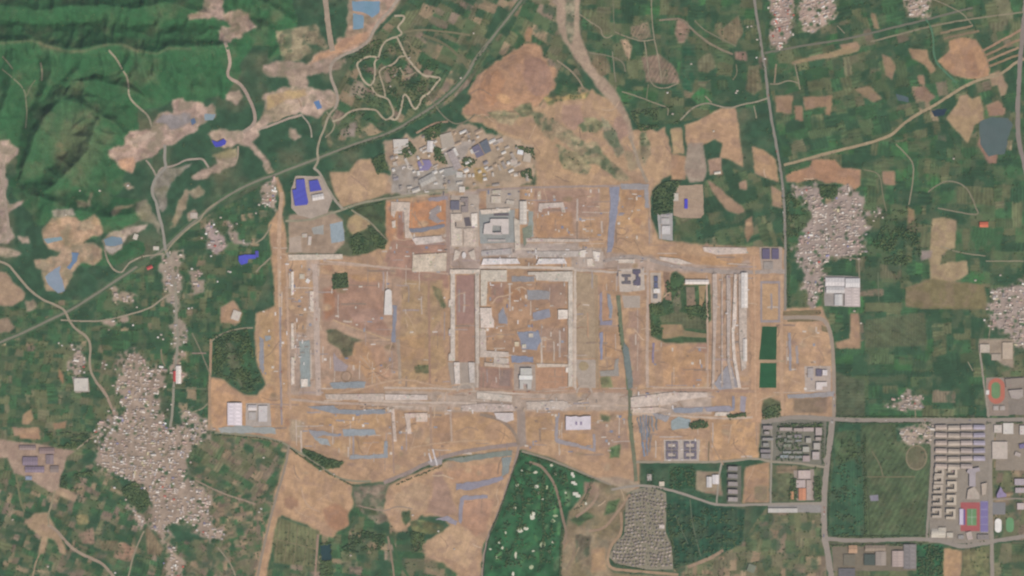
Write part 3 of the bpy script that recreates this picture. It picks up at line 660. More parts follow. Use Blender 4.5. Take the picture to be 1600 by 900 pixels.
for p, c in (([(1070,195),(1090,190),(1110,178),(1125,170),(1150,167),(1155,200),(1160,245),(1162,262),(1140,250),(1125,246),(1130,225),(1118,218),(1100,226),(1090,240),(1078,240),(1072,220)], (184,150,122)), ([(1048,202),(1066,199),(1070,240),(1052,242)], (178,152,120)),
             ([(1175,228),(1195,235),(1213,250),(1217,286),(1195,278),(1180,272)], (180,147,117)), ([(1050,244),(1073,244),(1072,281),(1050,282)], (174,139,112)), ([(1075,225),(1098,222),(1106,268),(1100,284),(1078,286),(1070,270)], (160,144,131)),
             ([(1106,250),(1128,246),(1129,273),(1110,274)], (168,138,120)), ([(1105,282),(1115,286),(1140,308),(1160,323),(1166,332),(1155,335),(1138,330),(1116,304)], (158,131,110)), ([(1155,285),(1166,282),(1168,296),(1156,296)], (164,136,116)),
             ([(1165,345),(1176,338),(1178,365),(1168,380),(1164,365)], (150,124,100)), ([(1205,290),(1222,300),(1224,326),(1207,322)], (166,138,112)),
             ([(1465,95),(1485,80),(1482,65),(1500,58),(1525,62),(1540,85),(1548,110),(1545,121),(1525,125),(1505,122),(1490,118),(1475,105)], (180,142,112)), ([(1502,80),(1520,76),(1532,118),(1512,122)], (168,130,104)),
             ([(1235,98),(1260,90),(1300,82),(1320,75),(1345,72),(1343,81),(1320,86),(1295,91),(1265,96),(1240,101)], (160,140,110)), ([(1545,118),(1562,110),(1575,135),(1572,148),(1565,152),(1560,135),(1550,135)], (166,142,118)),
             ([(1478,185),(1495,165),(1500,150),(1512,148),(1520,155),(1532,150),(1538,175),(1538,188),(1525,195),(1518,210),(1512,225),(1505,215),(1490,200)], (166,141,112)), ([(1542,165),(1560,158),(1572,170),(1570,180),(1545,183)], (162,130,110)),
             ([(1420,76),(1450,78),(1451,90),(1463,110),(1455,116),(1445,102),(1425,92)], (160,132,106)), ([(1378,85),(1392,90),(1400,104),(1395,126),(1384,118)], (150,126,102)), ([(1212,150),(1240,150),(1236,178),(1214,176)], (158,130,106)),
             ([(1255,152),(1300,150),(1300,166),(1258,172)], (156,128,104)), ([(1292,150),(1301,150),(1298,181),(1291,181)], (158,130,104)), ([(1241,166),(1254,166),(1256,190),(1243,188)], (158,128,106)), ([(1335,140),(1360,135),(1380,155),(1365,161)], (142,122,98)),
             ([(1428,138),(1445,135),(1462,152),(1450,162),(1430,150)], (146,120,102)), ([(1360,20),(1368,22),(1375,46),(1367,46)], (150,130,104)), ([(1433,118),(1444,118),(1446,134),(1436,132)], (166,136,114)),
             ([(1228,275),(1240,268),(1265,262),(1270,250),(1305,250),(1315,262),(1345,265),(1345,290),(1335,297),(1320,290),(1305,285),(1290,287),(1275,280),(1250,285),(1230,285)], (172,133,107)), ([(1378,268),(1398,268),(1399,290),(1380,288)], (160,130,108)),
             ([(1457,342),(1475,340),(1495,345),(1494,370),(1492,388),(1480,392),(1472,400),(1470,415),(1482,410),(1512,408),(1513,430),(1490,442),(1465,446),(1455,440),(1452,400)], (161,141,113)), ([(1438,392),(1456,392),(1456,404),(1440,408)], (150,136,131)),
             ([(1415,450),(1455,436),(1540,446),(1542,484),(1450,483),(1416,480)], (124,114,84)), ([(1330,490),(1342,490),(1344,508),(1345,545),(1308,545),(1306,535),(1328,530)], (166,136,112)), ([(1532,212),(1560,236),(1558,256),(1545,256),(1528,226)], (156,122,106)),
             ([(1312,70),(1340,66),(1344,74),(1318,79)], (164,136,110)), ([(1418,322),(1430,330),(1428,345),(1420,350)], (150,128,98))):
    S('bare_field', p, c, 'soil', .6)
for a, b, c in (((1534,80),(1597,46),(166,134,108)), ((1537,88),(1596,60),(154,128,100)), ((1541,96),(1592,74),(166,138,110)), ((1546,103),(1592,86),(150,128,98)), ((1470,52),(1520,40),(146,126,100)), ((1475,60),(1530,48),(138,120,94))):
    road('bare_field', [a, b], 3.6, c, 'soil', .5, sm=0, cls=1)

# ------------------------------------------------------------------ the great building site: base and soils
S('site_ground', [(430,400),(445,395),(500,402),(560,400),(600,385),(603,312),(700,303),(760,292),(840,290),(1015,286),(1016,335),(1030,374),(1100,383),(1228,388),(1228,482),(1284,480),(1296,505),(1302,540),(1304,655),(1220,652),(1190,662),(1186,715),(1090,724),(1000,721),(1000,765),(970,770),(960,760),(930,748),(860,716),(815,703),(700,715),(640,738),(605,752),(550,757),(500,742),(468,715),(450,695),(430,690),(330,674),(327,590),(350,592),(365,606),(385,618),(402,618),(416,600),(402,572),(398,530),(400,490),(430,478)], (181,148,121), nat=.8, label='vast tan building site ground of scraped bare earth')
S('site_ground', [(452,698),(470,715),(500,740),(550,757),(552,790),(540,815),(520,842),(500,836),(480,820),(440,806),(430,830),(405,960),(385,960),(430,770)], (186,151,122), nat=1, label='tan earthworks south of the canal')
S('site_ground', [(607,760),(640,742),(680,728),(740,712),(810,702),(802,745),(782,800),(757,850),(751,900),(748,960),(720,930),(712,895),(690,880),(666,870),(666,850),(690,832),(704,820),(690,808),(660,806),(642,822),(622,832),(608,818),(600,800),(604,775)], (182,149,122), nat=1.2, label='tan earthworks beside the golf course')
SOILS = [
 ([(425,272),(436,280),(444,300),(446,322),(440,336),(448,360),(448,450),(452,690),(440,690),(431,600),(429,450),(421,365),(420,350),(430,338),(438,322),(436,300)], (184,149,119), .8),
 ([(515,270),(545,268),(560,250),(580,248),(590,270),(612,275),(615,300),(580,312),(545,322),(535,325),(525,305)], (182,152,124), 1.0),
 ([(636,318),(698,311),(698,354),(668,356),(640,358)], (190,138,104), .5), ([(604,316),(618,316),(620,360),(614,378),(604,376)], (190,142,110), .5),
 ([(612,376),(640,372),(697,380),(699,428),(702,452),(640,438),(606,430),(590,425),(603,402)], (166,131,116), 1.2), ([(622,330),(632,330),(632,372),(624,385),(620,372)], (162,124,108), .6),
 ([(836,298),(935,296),(936,330),(900,340),(836,345)], (172,140,124), .8), ([(838,335),(895,330),(898,368),(836,375)], (180,142,112), .8), ([(905,340),(938,340),(938,372),(905,372)], (186,150,120), .6),
 ([(840,300),(845,298),(846,312),(840,312)], (198,176,150), .3), ([(970,296),(1009,296),(1009,366),(969,366)], (188,151,117), .5), ([(972,298),(1004,296),(1006,322),(974,324)], (172,136,106), .8),
 ([(505,452),(560,432),(600,440),(600,500),(615,527),(570,516),(530,502),(505,502)], (168,133,116), 1.4), ([(506,455),(524,452),(524,490),(508,500)], (164,122,98), .8), ([(545,487),(585,482),(600,500),(575,510),(550,502)], (176,142,128), 1.2),
 ([(628,440),(692,438),(690,500),(660,540),(626,540)], (174,146,116), 1.0), ([(628,545),(690,520),(698,570),(660,600),(626,595)], (178,148,116), 1.0),
 ([(536,430),(600,428),(603,440),(560,440)], (186,148,114), .8), ([(620,528),(665,520),(664,560),(624,566)], (182,148,114), .8),
 ([(713,430),(741,430),(741,505),(713,508)], (162,128,115), .3), ([(716,506),(741,505),(741,566),(716,566)], (170,134,112), .3), ([(721,508),(738,506),(738,562),(722,562)], (188,148,114), .8),
 ([(762,442),(887,442),(887,566),(762,552)], (172,138,113), .5), ([(786,452),(820,448),(822,470),(790,472)], (162,124,96), 1.0), ([(768,444),(790,442),(786,474),(768,470)], (166,132,118), .8), ([(846,445),(885,442),(885,480),(862,482)], (162,134,118), .8), ([(845,515),(886,512),(886,550),(850,550)], (166,138,122), .8),
 ([(747,573),(801,575),(801,612),(747,612)], (162,130,117), .5), ([(780,578),(797,578),(797,604),(780,602)], (150,126,114), .4), ([(837,575),(887,574),(886,610),(838,610)], (184,143,114), .4), ([(897,425),(929,428),(931,560),(897,560)], (170,147,120), .3), ([(897,460),(929,462),(931,520),(898,524)], (172,152,126), .8),
 ([(944,462),(950,462),(953,500),(942,500)], (180,140,110), .4), ([(943,520),(962,520),(964,560),(944,558)], (186,148,116), .5), ([(938,564),(960,560),(960,580),(939,580)], (182,150,120), .5), ([(982,486),(1000,486),(1002,602),(986,602)], (170,140,124), .8),
 ([(1036,540),(1110,538),(1112,608),(1036,608)], (188,150,118), 1.0), ([(1088,536),(1106,536),(1108,552),(1092,552)], (166,132,116), 1.0), ([(1060,575),(1096,570),(1098,600),(1070,604)], (178,140,112), 1.2),
 ([(1172,400),(1188,398),(1190,660),(1174,660)], (190,152,120), .4), ([(1190,444),(1216,444),(1216,500),(1191,500)], (190,154,118), .4), ([(1226,505),(1290,499),(1299,520),(1301,612),(1226,614)], (186,152,124), .6),
 ([(1240,623),(1294,620),(1292,646),(1240,646)], (138,118,100), .8), ([(1112,662),(1180,650),(1186,716),(1116,720),(1112,690)], (192,154,120), 1.0), ([(1130,670),(1140,662),(1142,715),(1128,716)], (180,146,118), 1.0),
 ([(330,592),(350,596),(364,610),(384,620),(402,620),(426,602),(430,616),(430,674),(330,670)], (191,152,120), .5), ([(345,480),(365,470),(380,490),(375,505),(345,505)], (180,147,120), .8),
 ([(680,655),(745,650),(775,655),(800,675),(800,694),(740,700),(690,716),(678,700)], (188,152,120), .8), ([(676,652),(708,650),(708,690),(678,700)], (172,138,112), .8), ([(822,652),(868,650),(868,690),(824,692)], (182,148,116), .5), ([(872,678),(925,678),(925,702),(880,700)], (188,150,116), .6),
 ([(928,662),(980,655),(982,700),(935,702)], (168,140,122), 1.0), ([(520,688),(560,684),(600,690),(600,708),(545,708),(522,700)], (184,150,116), .6), ([(568,685),(598,685),(598,706),(566,706)], (174,138,108), .8), ([(480,648),(600,650),(604,668),(530,670),(482,664)], (188,152,118), .8),
 ([(530,560),(550,535),(575,535),(596,565),(605,600),(575,598),(565,580)], (182,145,114), 1.0), ([(575,540),(600,540),(612,590),(596,592)], (178,142,120), 1.0), ([(450,655),(478,660),(470,690),(455,690)], (170,150,130), .8),
 ([(678,740),(690,735),(700,760),(714,800),(690,810),(668,800),(675,780)], (168,137,122), 1.2), ([(722,782),(772,780),(760,830),(735,845),(722,820)], (178,140,118), 1.0), ([(700,736),(780,722),(784,745),(705,755)], (182,144,118), 1.0),
 ([(615,775),(650,752),(672,760),(668,795),(640,808),(618,800)], (186,156,130), 1.2), ([(445,780),(455,776),(465,782),(465,792),(456,797),(446,792)], (168,130,104), .8), ([(506,796),(525,785),(545,800),(545,822),(525,832),(508,814)], (170,130,104), 1.0), ([(456,728),(472,722),(478,760),(490,790),(474,800),(460,770)], (194,158,126), 1.2),
 ([(666,846),(690,832),(704,822),(730,826),(750,846),(746,870),(730,888),(700,872),(668,868)], (190,158,130), .8), ([(930,748),(965,745),(1000,755),(985,770),(970,776),(958,764)], (168,149,130), .8),
 ([(405,490),(428,484),(430,600),(420,600),(404,572),(400,530)], (184,152,118), .8), ([(450,408),(478,404),(482,480),(478,520),(452,520)], (182,150,124), .6), ([(1020,395),(1060,398),(1100,400),(1160,402),(1160,418),(1090,414),(1030,402)], (184,146,112), .8), ([(962,372),(1000,370),(1050,400),(1000,398),(960,392)], (184,150,122), 1.0)]
for p, c in (([(752,381),(905,379),(908,403),(752,403)], (178,160,147)), ([(602,611),(700,612),(800,616),(985,612),(985,642),(700,644),(602,640)], (182,160,142)), ([(985,611),(1112,610),(1112,648),(985,650)], (184,163,146)), ([(940,396),(1010,398),(1060,408),(1172,408),(1172,426),(1060,426),(940,420)], (176,152,135)), ([(446,404),(500,404),(502,618),(446,618)], (180,155,136)), ([(1110,426),(1170,426),(1170,610),(1110,610)], (180,149,124)), ([(880,330),(905,318),(930,312),(934,318),(912,330),(902,345),(898,370),(893,370),(892,345)], (190,170,152)), ([(602,456),(606,440),(608,440),(612,456)], (196,178,164)), ([(640,370),(698,368),(698,428),(640,428)], (176,154,140)), ([(702,386),(752,386),(752,424),(702,424)], (172,150,136)), ([(500,430),(610,430),(690,450),(690,520),(600,600),(500,600)], (178,146,122)), ([(890,388),(948,388),(944,420),(895,424)], (180,160,144)), ([(836,296),(938,296),(938,376),(836,376)], (176,146,126)), ([(690,300),(750,298),(748,390),(700,390)], (178,158,144))):
    S('bare_patch', p, c, 'pale', 1.2)
for p, c, n in SOILS: S('bare_patch', p, c, 'soil', n)
# random spoil, ruts and scraped spots so the bare earth is not even
for k in range(230):
    x, y = rnd.uniform(425, 1300), rnd.uniform(300, 740)
    if cls_at(x, y) != 1: continue
    r = rnd.uniform(3, 9); j = rnd.choice(((168, 132, 108), (190, 156, 126), (160, 132, 116), (176, 150, 126), (150, 128, 104), (194, 162, 132)))
    a = rnd.choice((0, 0, math.pi / 2, rnd.uniform(0, 3))); el = rnd.uniform(.3, .8)
    S('bare_patch', [(x + r * math.cos(t) * math.cos(a) - r * el * math.sin(t) * math.sin(a), y + r * math.cos(t) * math.sin(a) + r * el * math.sin(t) * math.cos(a)) for t in [q * .7 for q in range(9)]], j, 'soil', .9)
# green remnants and scrub inside the site
for p, c, k, n in (([(519,428),(543,425),(545,449),(520,452)], (76,92,64), 'crop', .3), ([(510,515),(525,515),(545,525),(570,532),(555,535),(550,555),(540,560),(530,545),(512,535)], (116,107,82), 'scrub', .8), ([(550,340),(556,318),(603,312),(603,364),(606,378),(582,394),(556,398),(546,384),(540,352),(536,334)], (84,95,66), 'scrub', .6),
                (([(648,572),(672,570),(672,584),(650,584)]), (124,114,84), 'scrub', .8), ([(676,446),(688,452),(698,480),(690,482),(680,462)], (132,118,88), 'scrub', .8), ([(1015,476),(1034,472),(1050,428),(1058,424),(1072,436),(1068,446),(1110,444),(1112,500),(1106,506),(1106,536),(1040,536),(1018,526)], (72,92,62), 'scrub', .6),
                ([(1072,448),(1085,448),(1087,476),(1073,478)], (134,118,98), 'crop', .4), ([(1092,446),(1103,446),(1099,481),(1093,479)], (154,132,98), 'crop', .4), ([(1050,474),(1062,452),(1066,480),(1056,492)], (124,114,92), 'scrub', .6), ([(1032,508),(1065,506),(1072,524),(1036,531)], (156,132,104), 'soil', .6),
                ([(1030,496),(1060,486),(1104,500),(1106,516),(1070,514),(1064,504),(1034,506)], (98,102,74), 'crop', .6), ([(1066,516),(1106,522),(1106,528),(1068,526)], (140,124,94), 'soil', .4), ([(1036,424),(1046,426),(1050,470),(1040,468)], (150,122,100), 'soil', .4),
                ([(1191,510),(1214,510),(1213,562),(1186,562)], (46,86,56), 'turf', .2), ([(1188,567),(1213,567),(1213,606),(1186,606)], (46,93,60), 'turf', .2), ([(938,648),(955,650),(952,659),(940,658)], (122,119,86), 'scrub', .6), ([(953,700),(970,694),(968,716),(953,716)], (112,126,86), 'scrub', .6), ([(938,590),(955,588),(958,606),(940,606)], (140,132,98), 'scrub', .6),
                ([(1220,486),(1282,484),(1282,492),(1220,493)], (132,112,84), 'scrub', .4), ([(1230,497),(1280,496),(1280,502),(1230,503)], (128,112,84), 'scrub', .3), ([(1192,625),(1205,622),(1222,630),(1218,650),(1200,655),(1190,645)], (104,104,76), 'scrub', .8), ([(1283,508),(1294,512),(1296,520),(1284,518)], (130,112,84), 'scrub', .4),
                ([(335,525),(360,515),(385,512),(395,545),(400,575),(412,595),(400,610),(385,615),(365,600),(350,592),(332,585)], (66,92,64), 'scrub', .8), ([(352,530),(366,540),(378,575),(386,605),(376,604),(362,578),(350,550)], (104,106,80), 'scrub', .8), ([(470,700),(490,706),(512,716),(538,722),(530,730),(500,735),(478,718)], (58,84,56), 'scrub', .6),
                ([(560,760),(580,757),(582,764),(565,766)], (70,92,62), 'scrub', .5), ([(551,760),(605,756),(600,800),(610,815),(590,820),(556,790)], (140,122,104), 'scrub', 1.0), ([(566,792),(585,792),(592,806),(572,806)], (98,102,74), 'scrub', .6), ([(435,808),(500,830),(497,850),(490,886),(428,880),(428,840)], (112,113,80), 'crop', .5),
                ([(640,815),(660,812),(694,822),(692,832),(668,836),(645,830)], (118,114,78), 'scrub', .8), ([(628,800),(641,798),(642,812),(634,822),(628,812)], (80,92,62), 'scrub', .5), ([(1020,300),(1035,286),(1052,282),(1068,282),(1060,292),(1053,305),(1051,332),(1022,336)], (56,80,60), 'scrub', .6)):
    S('field' if k in ('crop', 'turf') else 'scrub', p, c, k, n)
S('bare_patch', [(545,342),(558,334),(575,343),(580,350),(572,358),(550,368),(543,355)], (174,150,117), 'soil', .8)
for (x0, y0, x1, y1) in ((438,815,430,870),(452,820,444,878),(466,824,458,882),(482,830,474,884),(430,842,494,858)): road('field_path', [(x0, y0), (x1, y1)], 1.2, (136,124,94), 'soil', .3, sm=0)
S('yard', [(1060,290),(1098,288),(1100,335),(1095,341),(1065,341),(1052,336),(1053,300)], (172,148,125), nat=.4)
S('yard', [(1027,333),(1051,333),(1051,376),(1030,373)], (172,166,160), 'pale', .2)

# ------------------------------------------------------------------ golf course and scrub at the lower edge
S('golf_course', [(812,705),(860,718),(925,745),(914,780),(895,796),(880,810),(876,830),(874,960),(749,960),(757,850),(785,790),(800,740)], (52,94,60), 'turf', .6, label='dark green golf course dotted with cream bunkers')
GOLF = [(820,720),(850,722),(905,744),(895,780),(870,800),(866,880),(764,890),(770,845),(795,785),(808,745)]
for k in range(26):
    x, y = rnd.uniform(765, 900), rnd.uniform(725, 890)
    if cls_at(x, y) == 6:
        r = rnd.uniform(6, 14); a = rnd.uniform(1.2, 2.2)
        sheet('fairway', [(x + r * math.cos(t) * math.cos(a) - r * .35 * math.sin(t) * math.sin(a), y + r * math.cos(t) * math.sin(a) + r * .35 * math.sin(t) * math.cos(a)) for t in [q * .7 for q in range(9)]], rnd.choice(((84, 124, 78), (66, 110, 68), (92, 118, 82))), 'turf', .7)
S('scrubland', [(890,800),(930,752),(965,760),(985,775),(976,800),(973,830),(956,850),(950,885),(960,896),(1080,902),(1075,960),(872,960),(878,850)], (150,130,104), 'quarry', 1.0, label='olive brown scrub between the golf course and the villas')
for p, c in (([(950,785),(970,778),(962,800),(944,806)], (86,104,68)), ([(912,752),(928,756),(938,766),(925,776),(912,770)], (152,128,112)), ([(890,812),(915,800),(930,806),(905,822)], (92,106,74)), ([(900,835),(925,838),(920,870),(900,880)], (118,106,86)), ([(925,860),(945,855),(948,890),(925,895)], (172,142,112))):
    S('scrub', p, c, 'scrub' if c[0] < 140 else 'soil', 1.0)
S('villa_ground', [(978,780),(990,765),(1015,760),(1040,770),(1042,785),(1040,830),(1050,855),(1052,890),(1010,890),(960,880),(952,870),(960,850),(975,835)], (146,136,116), 'pale', .4, cls=4)
for p, c, k in (([(1042,786),(1060,776),(1100,786),(1110,790),(1165,796),(1160,850),(1120,870),(1075,880),(1056,890),(1052,850)], (46,82,60), 'crop'), ([(1045,728),(1086,728),(1088,763),(1045,766)], (50,88,60), 'crop'), ([(1088,736),(1125,738),(1130,776),(1100,770),(1088,766)], (152,136,116), 'soil'), ([(1165,730),(1203,722),(1203,786),(1160,787)], (176,142,114), 'soil'), ([(1178,760),(1200,760),(1200,783),(1180,783)], (140,126,102), 'soil'),
                ([(1310,668),(1345,680),(1350,838),(1296,838),(1298,760),(1306,700)], (60,92,66), 'crop'), ([(1304,580),(1330,590),(1352,595),(1352,652),(1306,652)], (86,96,72), 'crop'), ([(1346,664),(1400,662),(1402,690),(1455,695),(1450,766),(1446,836),(1352,838)], (82,98,68), 'crop'), ([(1304,676),(1338,672),(1340,715),(1306,730)], (80,100,68), 'crop'), ([(1352,500),(1445,488),(1450,540),(1352,545)], (92,102,74), 'crop'),
                ([(1432,851),(1475,851),(1474,960),(1433,960)], (50,94,62), 'turf'), ([(1475,856),(1503,861),(1500,960),(1473,960)], (180,147,116), 'soil'), ([(1505,862),(1546,853),(1546,960),(1502,960)], (130,122,88), 'scrub'), ([(1205,726),(1283,729),(1283,784),(1205,786)], (104,106,78), 'scrub'), ([(1215,728),(1246,728),(1246,740),(1214,740)], (142,122,98), 'crop'),
                ([(120,805),(138,804),(140,818),(121,820)], (140,131,92), 'crop'), ([(180,850),(195,848),(212,860),(205,879),(178,872)], (162,132,108), 'crop'), ([(122,835),(145,825),(150,850),(130,850)], (148,123,103), 'crop'), ([(155,845),(185,845),(186,862),(160,860)], (118,108,82), 'crop'), ([(228,818),(236,828),(256,858),(250,870),(230,866)], (122,108,84), 'crop'),
                ([(30,675),(62,675),(64,687),(32,686)], (176,140,112), 'soil'), ([(92,575),(100,588),(100,602),(92,590)], (152,118,92), 'soil'), ([(83,662),(105,658),(103,670),(85,672)], (150,122,96), 'soil'), ([(36,648),(50,640),(54,655),(44,664),(35,662)], (170,142,112), 'soil'), ([(20,668),(60,668),(66,676),(22,682)], (166,136,112), 'soil')):
    S('field' if k in ('crop', 'turf') else ('scrub' if k == 'scrub' else 'bare_field'), p, c, k, .6)
ring = [(1432 + 16 * math.cos(t * .3), 715 + 19 * math.sin(t * .3)) for t in range(21)]
S('field', ring, (116,108,84), 'scrub', .4); road('field_path', ring + [ring[0]], 2.2, (138,126,100), 'soil', .2)
S('field', [(1359,774),(1372,773),(1373,782),(1360,783)], (136,130,138), 'pale', .4)
S('bare_field', [(40,815),(55,802),(75,800),(85,820),(100,850),(105,868),(95,865),(85,845),(75,840),(70,866),(60,866),(65,840),(45,825)], (167,142,117), nat=.8)
S('yard', [(-40,678),(20,690),(60,693),(85,700),(120,705),(105,715),(100,735),(95,745),(92,765),(80,770),(55,755),(40,745),(22,740),(12,715),(-40,722)], (167,143,128), nat=.6, label='dusty works yard west of the village')
S('bare_field', [(80,768),(100,760),(122,775),(118,785),(95,776)], (176,150,126))

# ------------------------------------------------------------------ village and town ground
VILLAGES = [   # polygon, street angle, label place, ground colour, house density
 ([(185,555),(205,548),(228,552),(230,570),(245,570),(258,575),(262,590),(250,620),(255,640),(262,665),(290,665),(320,672),(318,695),(300,705),(295,725),(290,740),(300,748),(310,755),(325,765),(335,780),(330,795),(325,805),(345,825),(350,840),(335,850),(320,840),(300,825),(285,815),(265,820),(270,840),(258,850),(235,825),(232,800),(235,790),(225,770),(210,755),(195,748),(175,745),(160,735),(150,725),(148,700),(160,690),(140,680),(160,675),(175,672),(165,650),(180,640),(192,650),(190,630),(183,615),(180,590)], 4, 'the largest village, south west of the building site', (150,134,120), .86),
 ([(1236,288),(1248,285),(1262,290),(1278,287),(1282,300),(1290,312),(1300,315),(1312,295),(1322,290),(1330,300),(1345,298),(1355,305),(1350,325),(1362,330),(1375,325),(1385,335),(1375,342),(1360,338),(1352,345),(1358,360),(1350,370),(1352,385),(1355,395),(1345,405),(1332,398),(1320,405),(1305,405),(1290,410),(1290,425),(1285,450),(1283,470),(1270,480),(1262,470),(1255,450),(1255,430),(1245,415),(1240,380),(1250,365),(1262,350),(1265,330),(1250,310),(1238,298)], -8, 'the village east of the north south road', (152,138,130), .85),
 ([(1548,450),(1600,440),(1670,440),(1670,560),(1590,545),(1575,525),(1562,515),(1545,508),(1545,480)], 6, 'the village at the eastern edge', (156,142,134), .85),
 ([(1192,-30),(1235,-30),(1240,30),(1238,55),(1222,80),(1205,82),(1203,60),(1210,40)], -10, 'the red roofed village at the top', (158,138,128), .8),
 ([(1245,-30),(1302,-30),(1308,25),(1290,40),(1270,50),(1255,50),(1248,30)], -20, 'the northern village beside the railway', (168,148,136), .8),
 ([(1382,632),(1395,625),(1412,618),(1420,612),(1432,615),(1447,630),(1445,640),(1428,640),(1412,645),(1395,638)], 10, 'the hamlet above the avenue', (150,138,126), .75),
 ([(1400,666),(1460,664),(1460,690),(1430,693),(1405,688)], 4, 'the hamlet just below the avenue', (160,146,132), .8),
 ([(112,538),(130,538),(132,560),(135,580),(120,588),(108,575),(115,555)], 3, 'the small hamlet north of the white pad', (152,138,126), .8),
 ([(195,785),(205,790),(215,800),(228,815),(225,828),(213,825),(205,805)], 20, 'the hamlet split off the largest village', (156,138,124), .8),
 ([(258,850),(272,846),(280,868),(290,884),(280,930),(255,930),(262,880)], 8, 'the hamlet at the lower edge', (152,136,120), .6),
 ([(250,400),(285,397),(282,420),(285,450),(278,500),(290,512),(288,540),(270,545),(268,470),(255,450),(252,425)], 0, 'the hamlet strung along the western lane', (148,136,122), .6),
 ([(318,360),(330,345),(340,348),(345,365),(350,380),(345,400),(330,400),(322,390),(322,375)], 2, 'the mauve roofed hamlet west of the site', (156,140,136), .8),
 ([(352,345),(362,345),(368,365),(380,372),(395,378),(380,387),(365,380),(355,362)], 12, 'the hamlet beside the blue shed', (150,136,124), .6),
 ([(295,425),(312,420),(320,440),(318,460),(300,458)], 5, 'the hamlet among the western plots', (150,136,122), .6),
 ([(408,288),(430,282),(436,300),(430,326),(412,322)], 0, 'the hamlet by the railway crossing', (158,142,128), .7),
 ([(160,502),(180,498),(196,490),(200,500),(190,508),(170,514)], -10, 'the hamlet on the western lane bend', (158,140,126), .8),
 ([(172,450),(186,448),(210,462),(208,470),(190,472),(180,478)], -10, 'the hamlet below the railway', (150,136,118), .6),
 ([(1412,-30),(1455,-30),(1455,25),(1430,28),(1415,22)], -10, 'the hamlet at the top right of the photo', (166,148,134), .7),
 ([(285,645),(300,640),(330,665),(330,690),(318,690),(290,665)], 0, 'the lane end of the largest village', (150,136,122), .7),
 ([(270,555),(285,550),(288,575),(283,600),(272,600),(268,575)], 0, 'the hamlet around the red and white works', (160,140,126), .5),
 ([(145,672),(160,660),(178,655),(185,672),(165,690),(150,690)], 10, 'the north west fringe of the largest village', (152,138,126), .75),
]
for p, a, nm, gc, dn in VILLAGES: sheet('village_ground', p, [gc[0] * 1.10, gc[1] * 1.075, gc[2] * 1.05], 'pale', 4.5, cls=4)
for p, a, nm, gc, dn in VILLAGES:       # green gaps between the houses and bites out of the ragged edges
    bnd = densify(p, 3.0)
    for k in range(int(abs(area2(p)) / 2 / 62)):
        if rnd.random() < .45: x, y = rnd.choice(bnd); x += rnd.gauss(0, 2.5); y += rnd.gauss(0, 2.5); r = rnd.uniform(2.0, 4.6)
        else: x, y = rnd.uniform(min(q[0] for q in p), max(q[0] for q in p)), rnd.uniform(min(q[1] for q in p), max(q[1] for q in p)); r = rnd.uniform(1.5, 3.6)
        if cls_at(x, y) == 4: sheet('garden', [(x + r * rnd.uniform(.6, 1.3) * math.cos(t * .9), y + r * rnd.uniform(.6, 1.3) * math.sin(t * .9)) for t in range(7)], rnd.choice(((70,96,66),(96,104,76),(62,88,62),(120,114,90))), 'scrub', .6, cls=0, label='small green gardens and yards between the village houses')
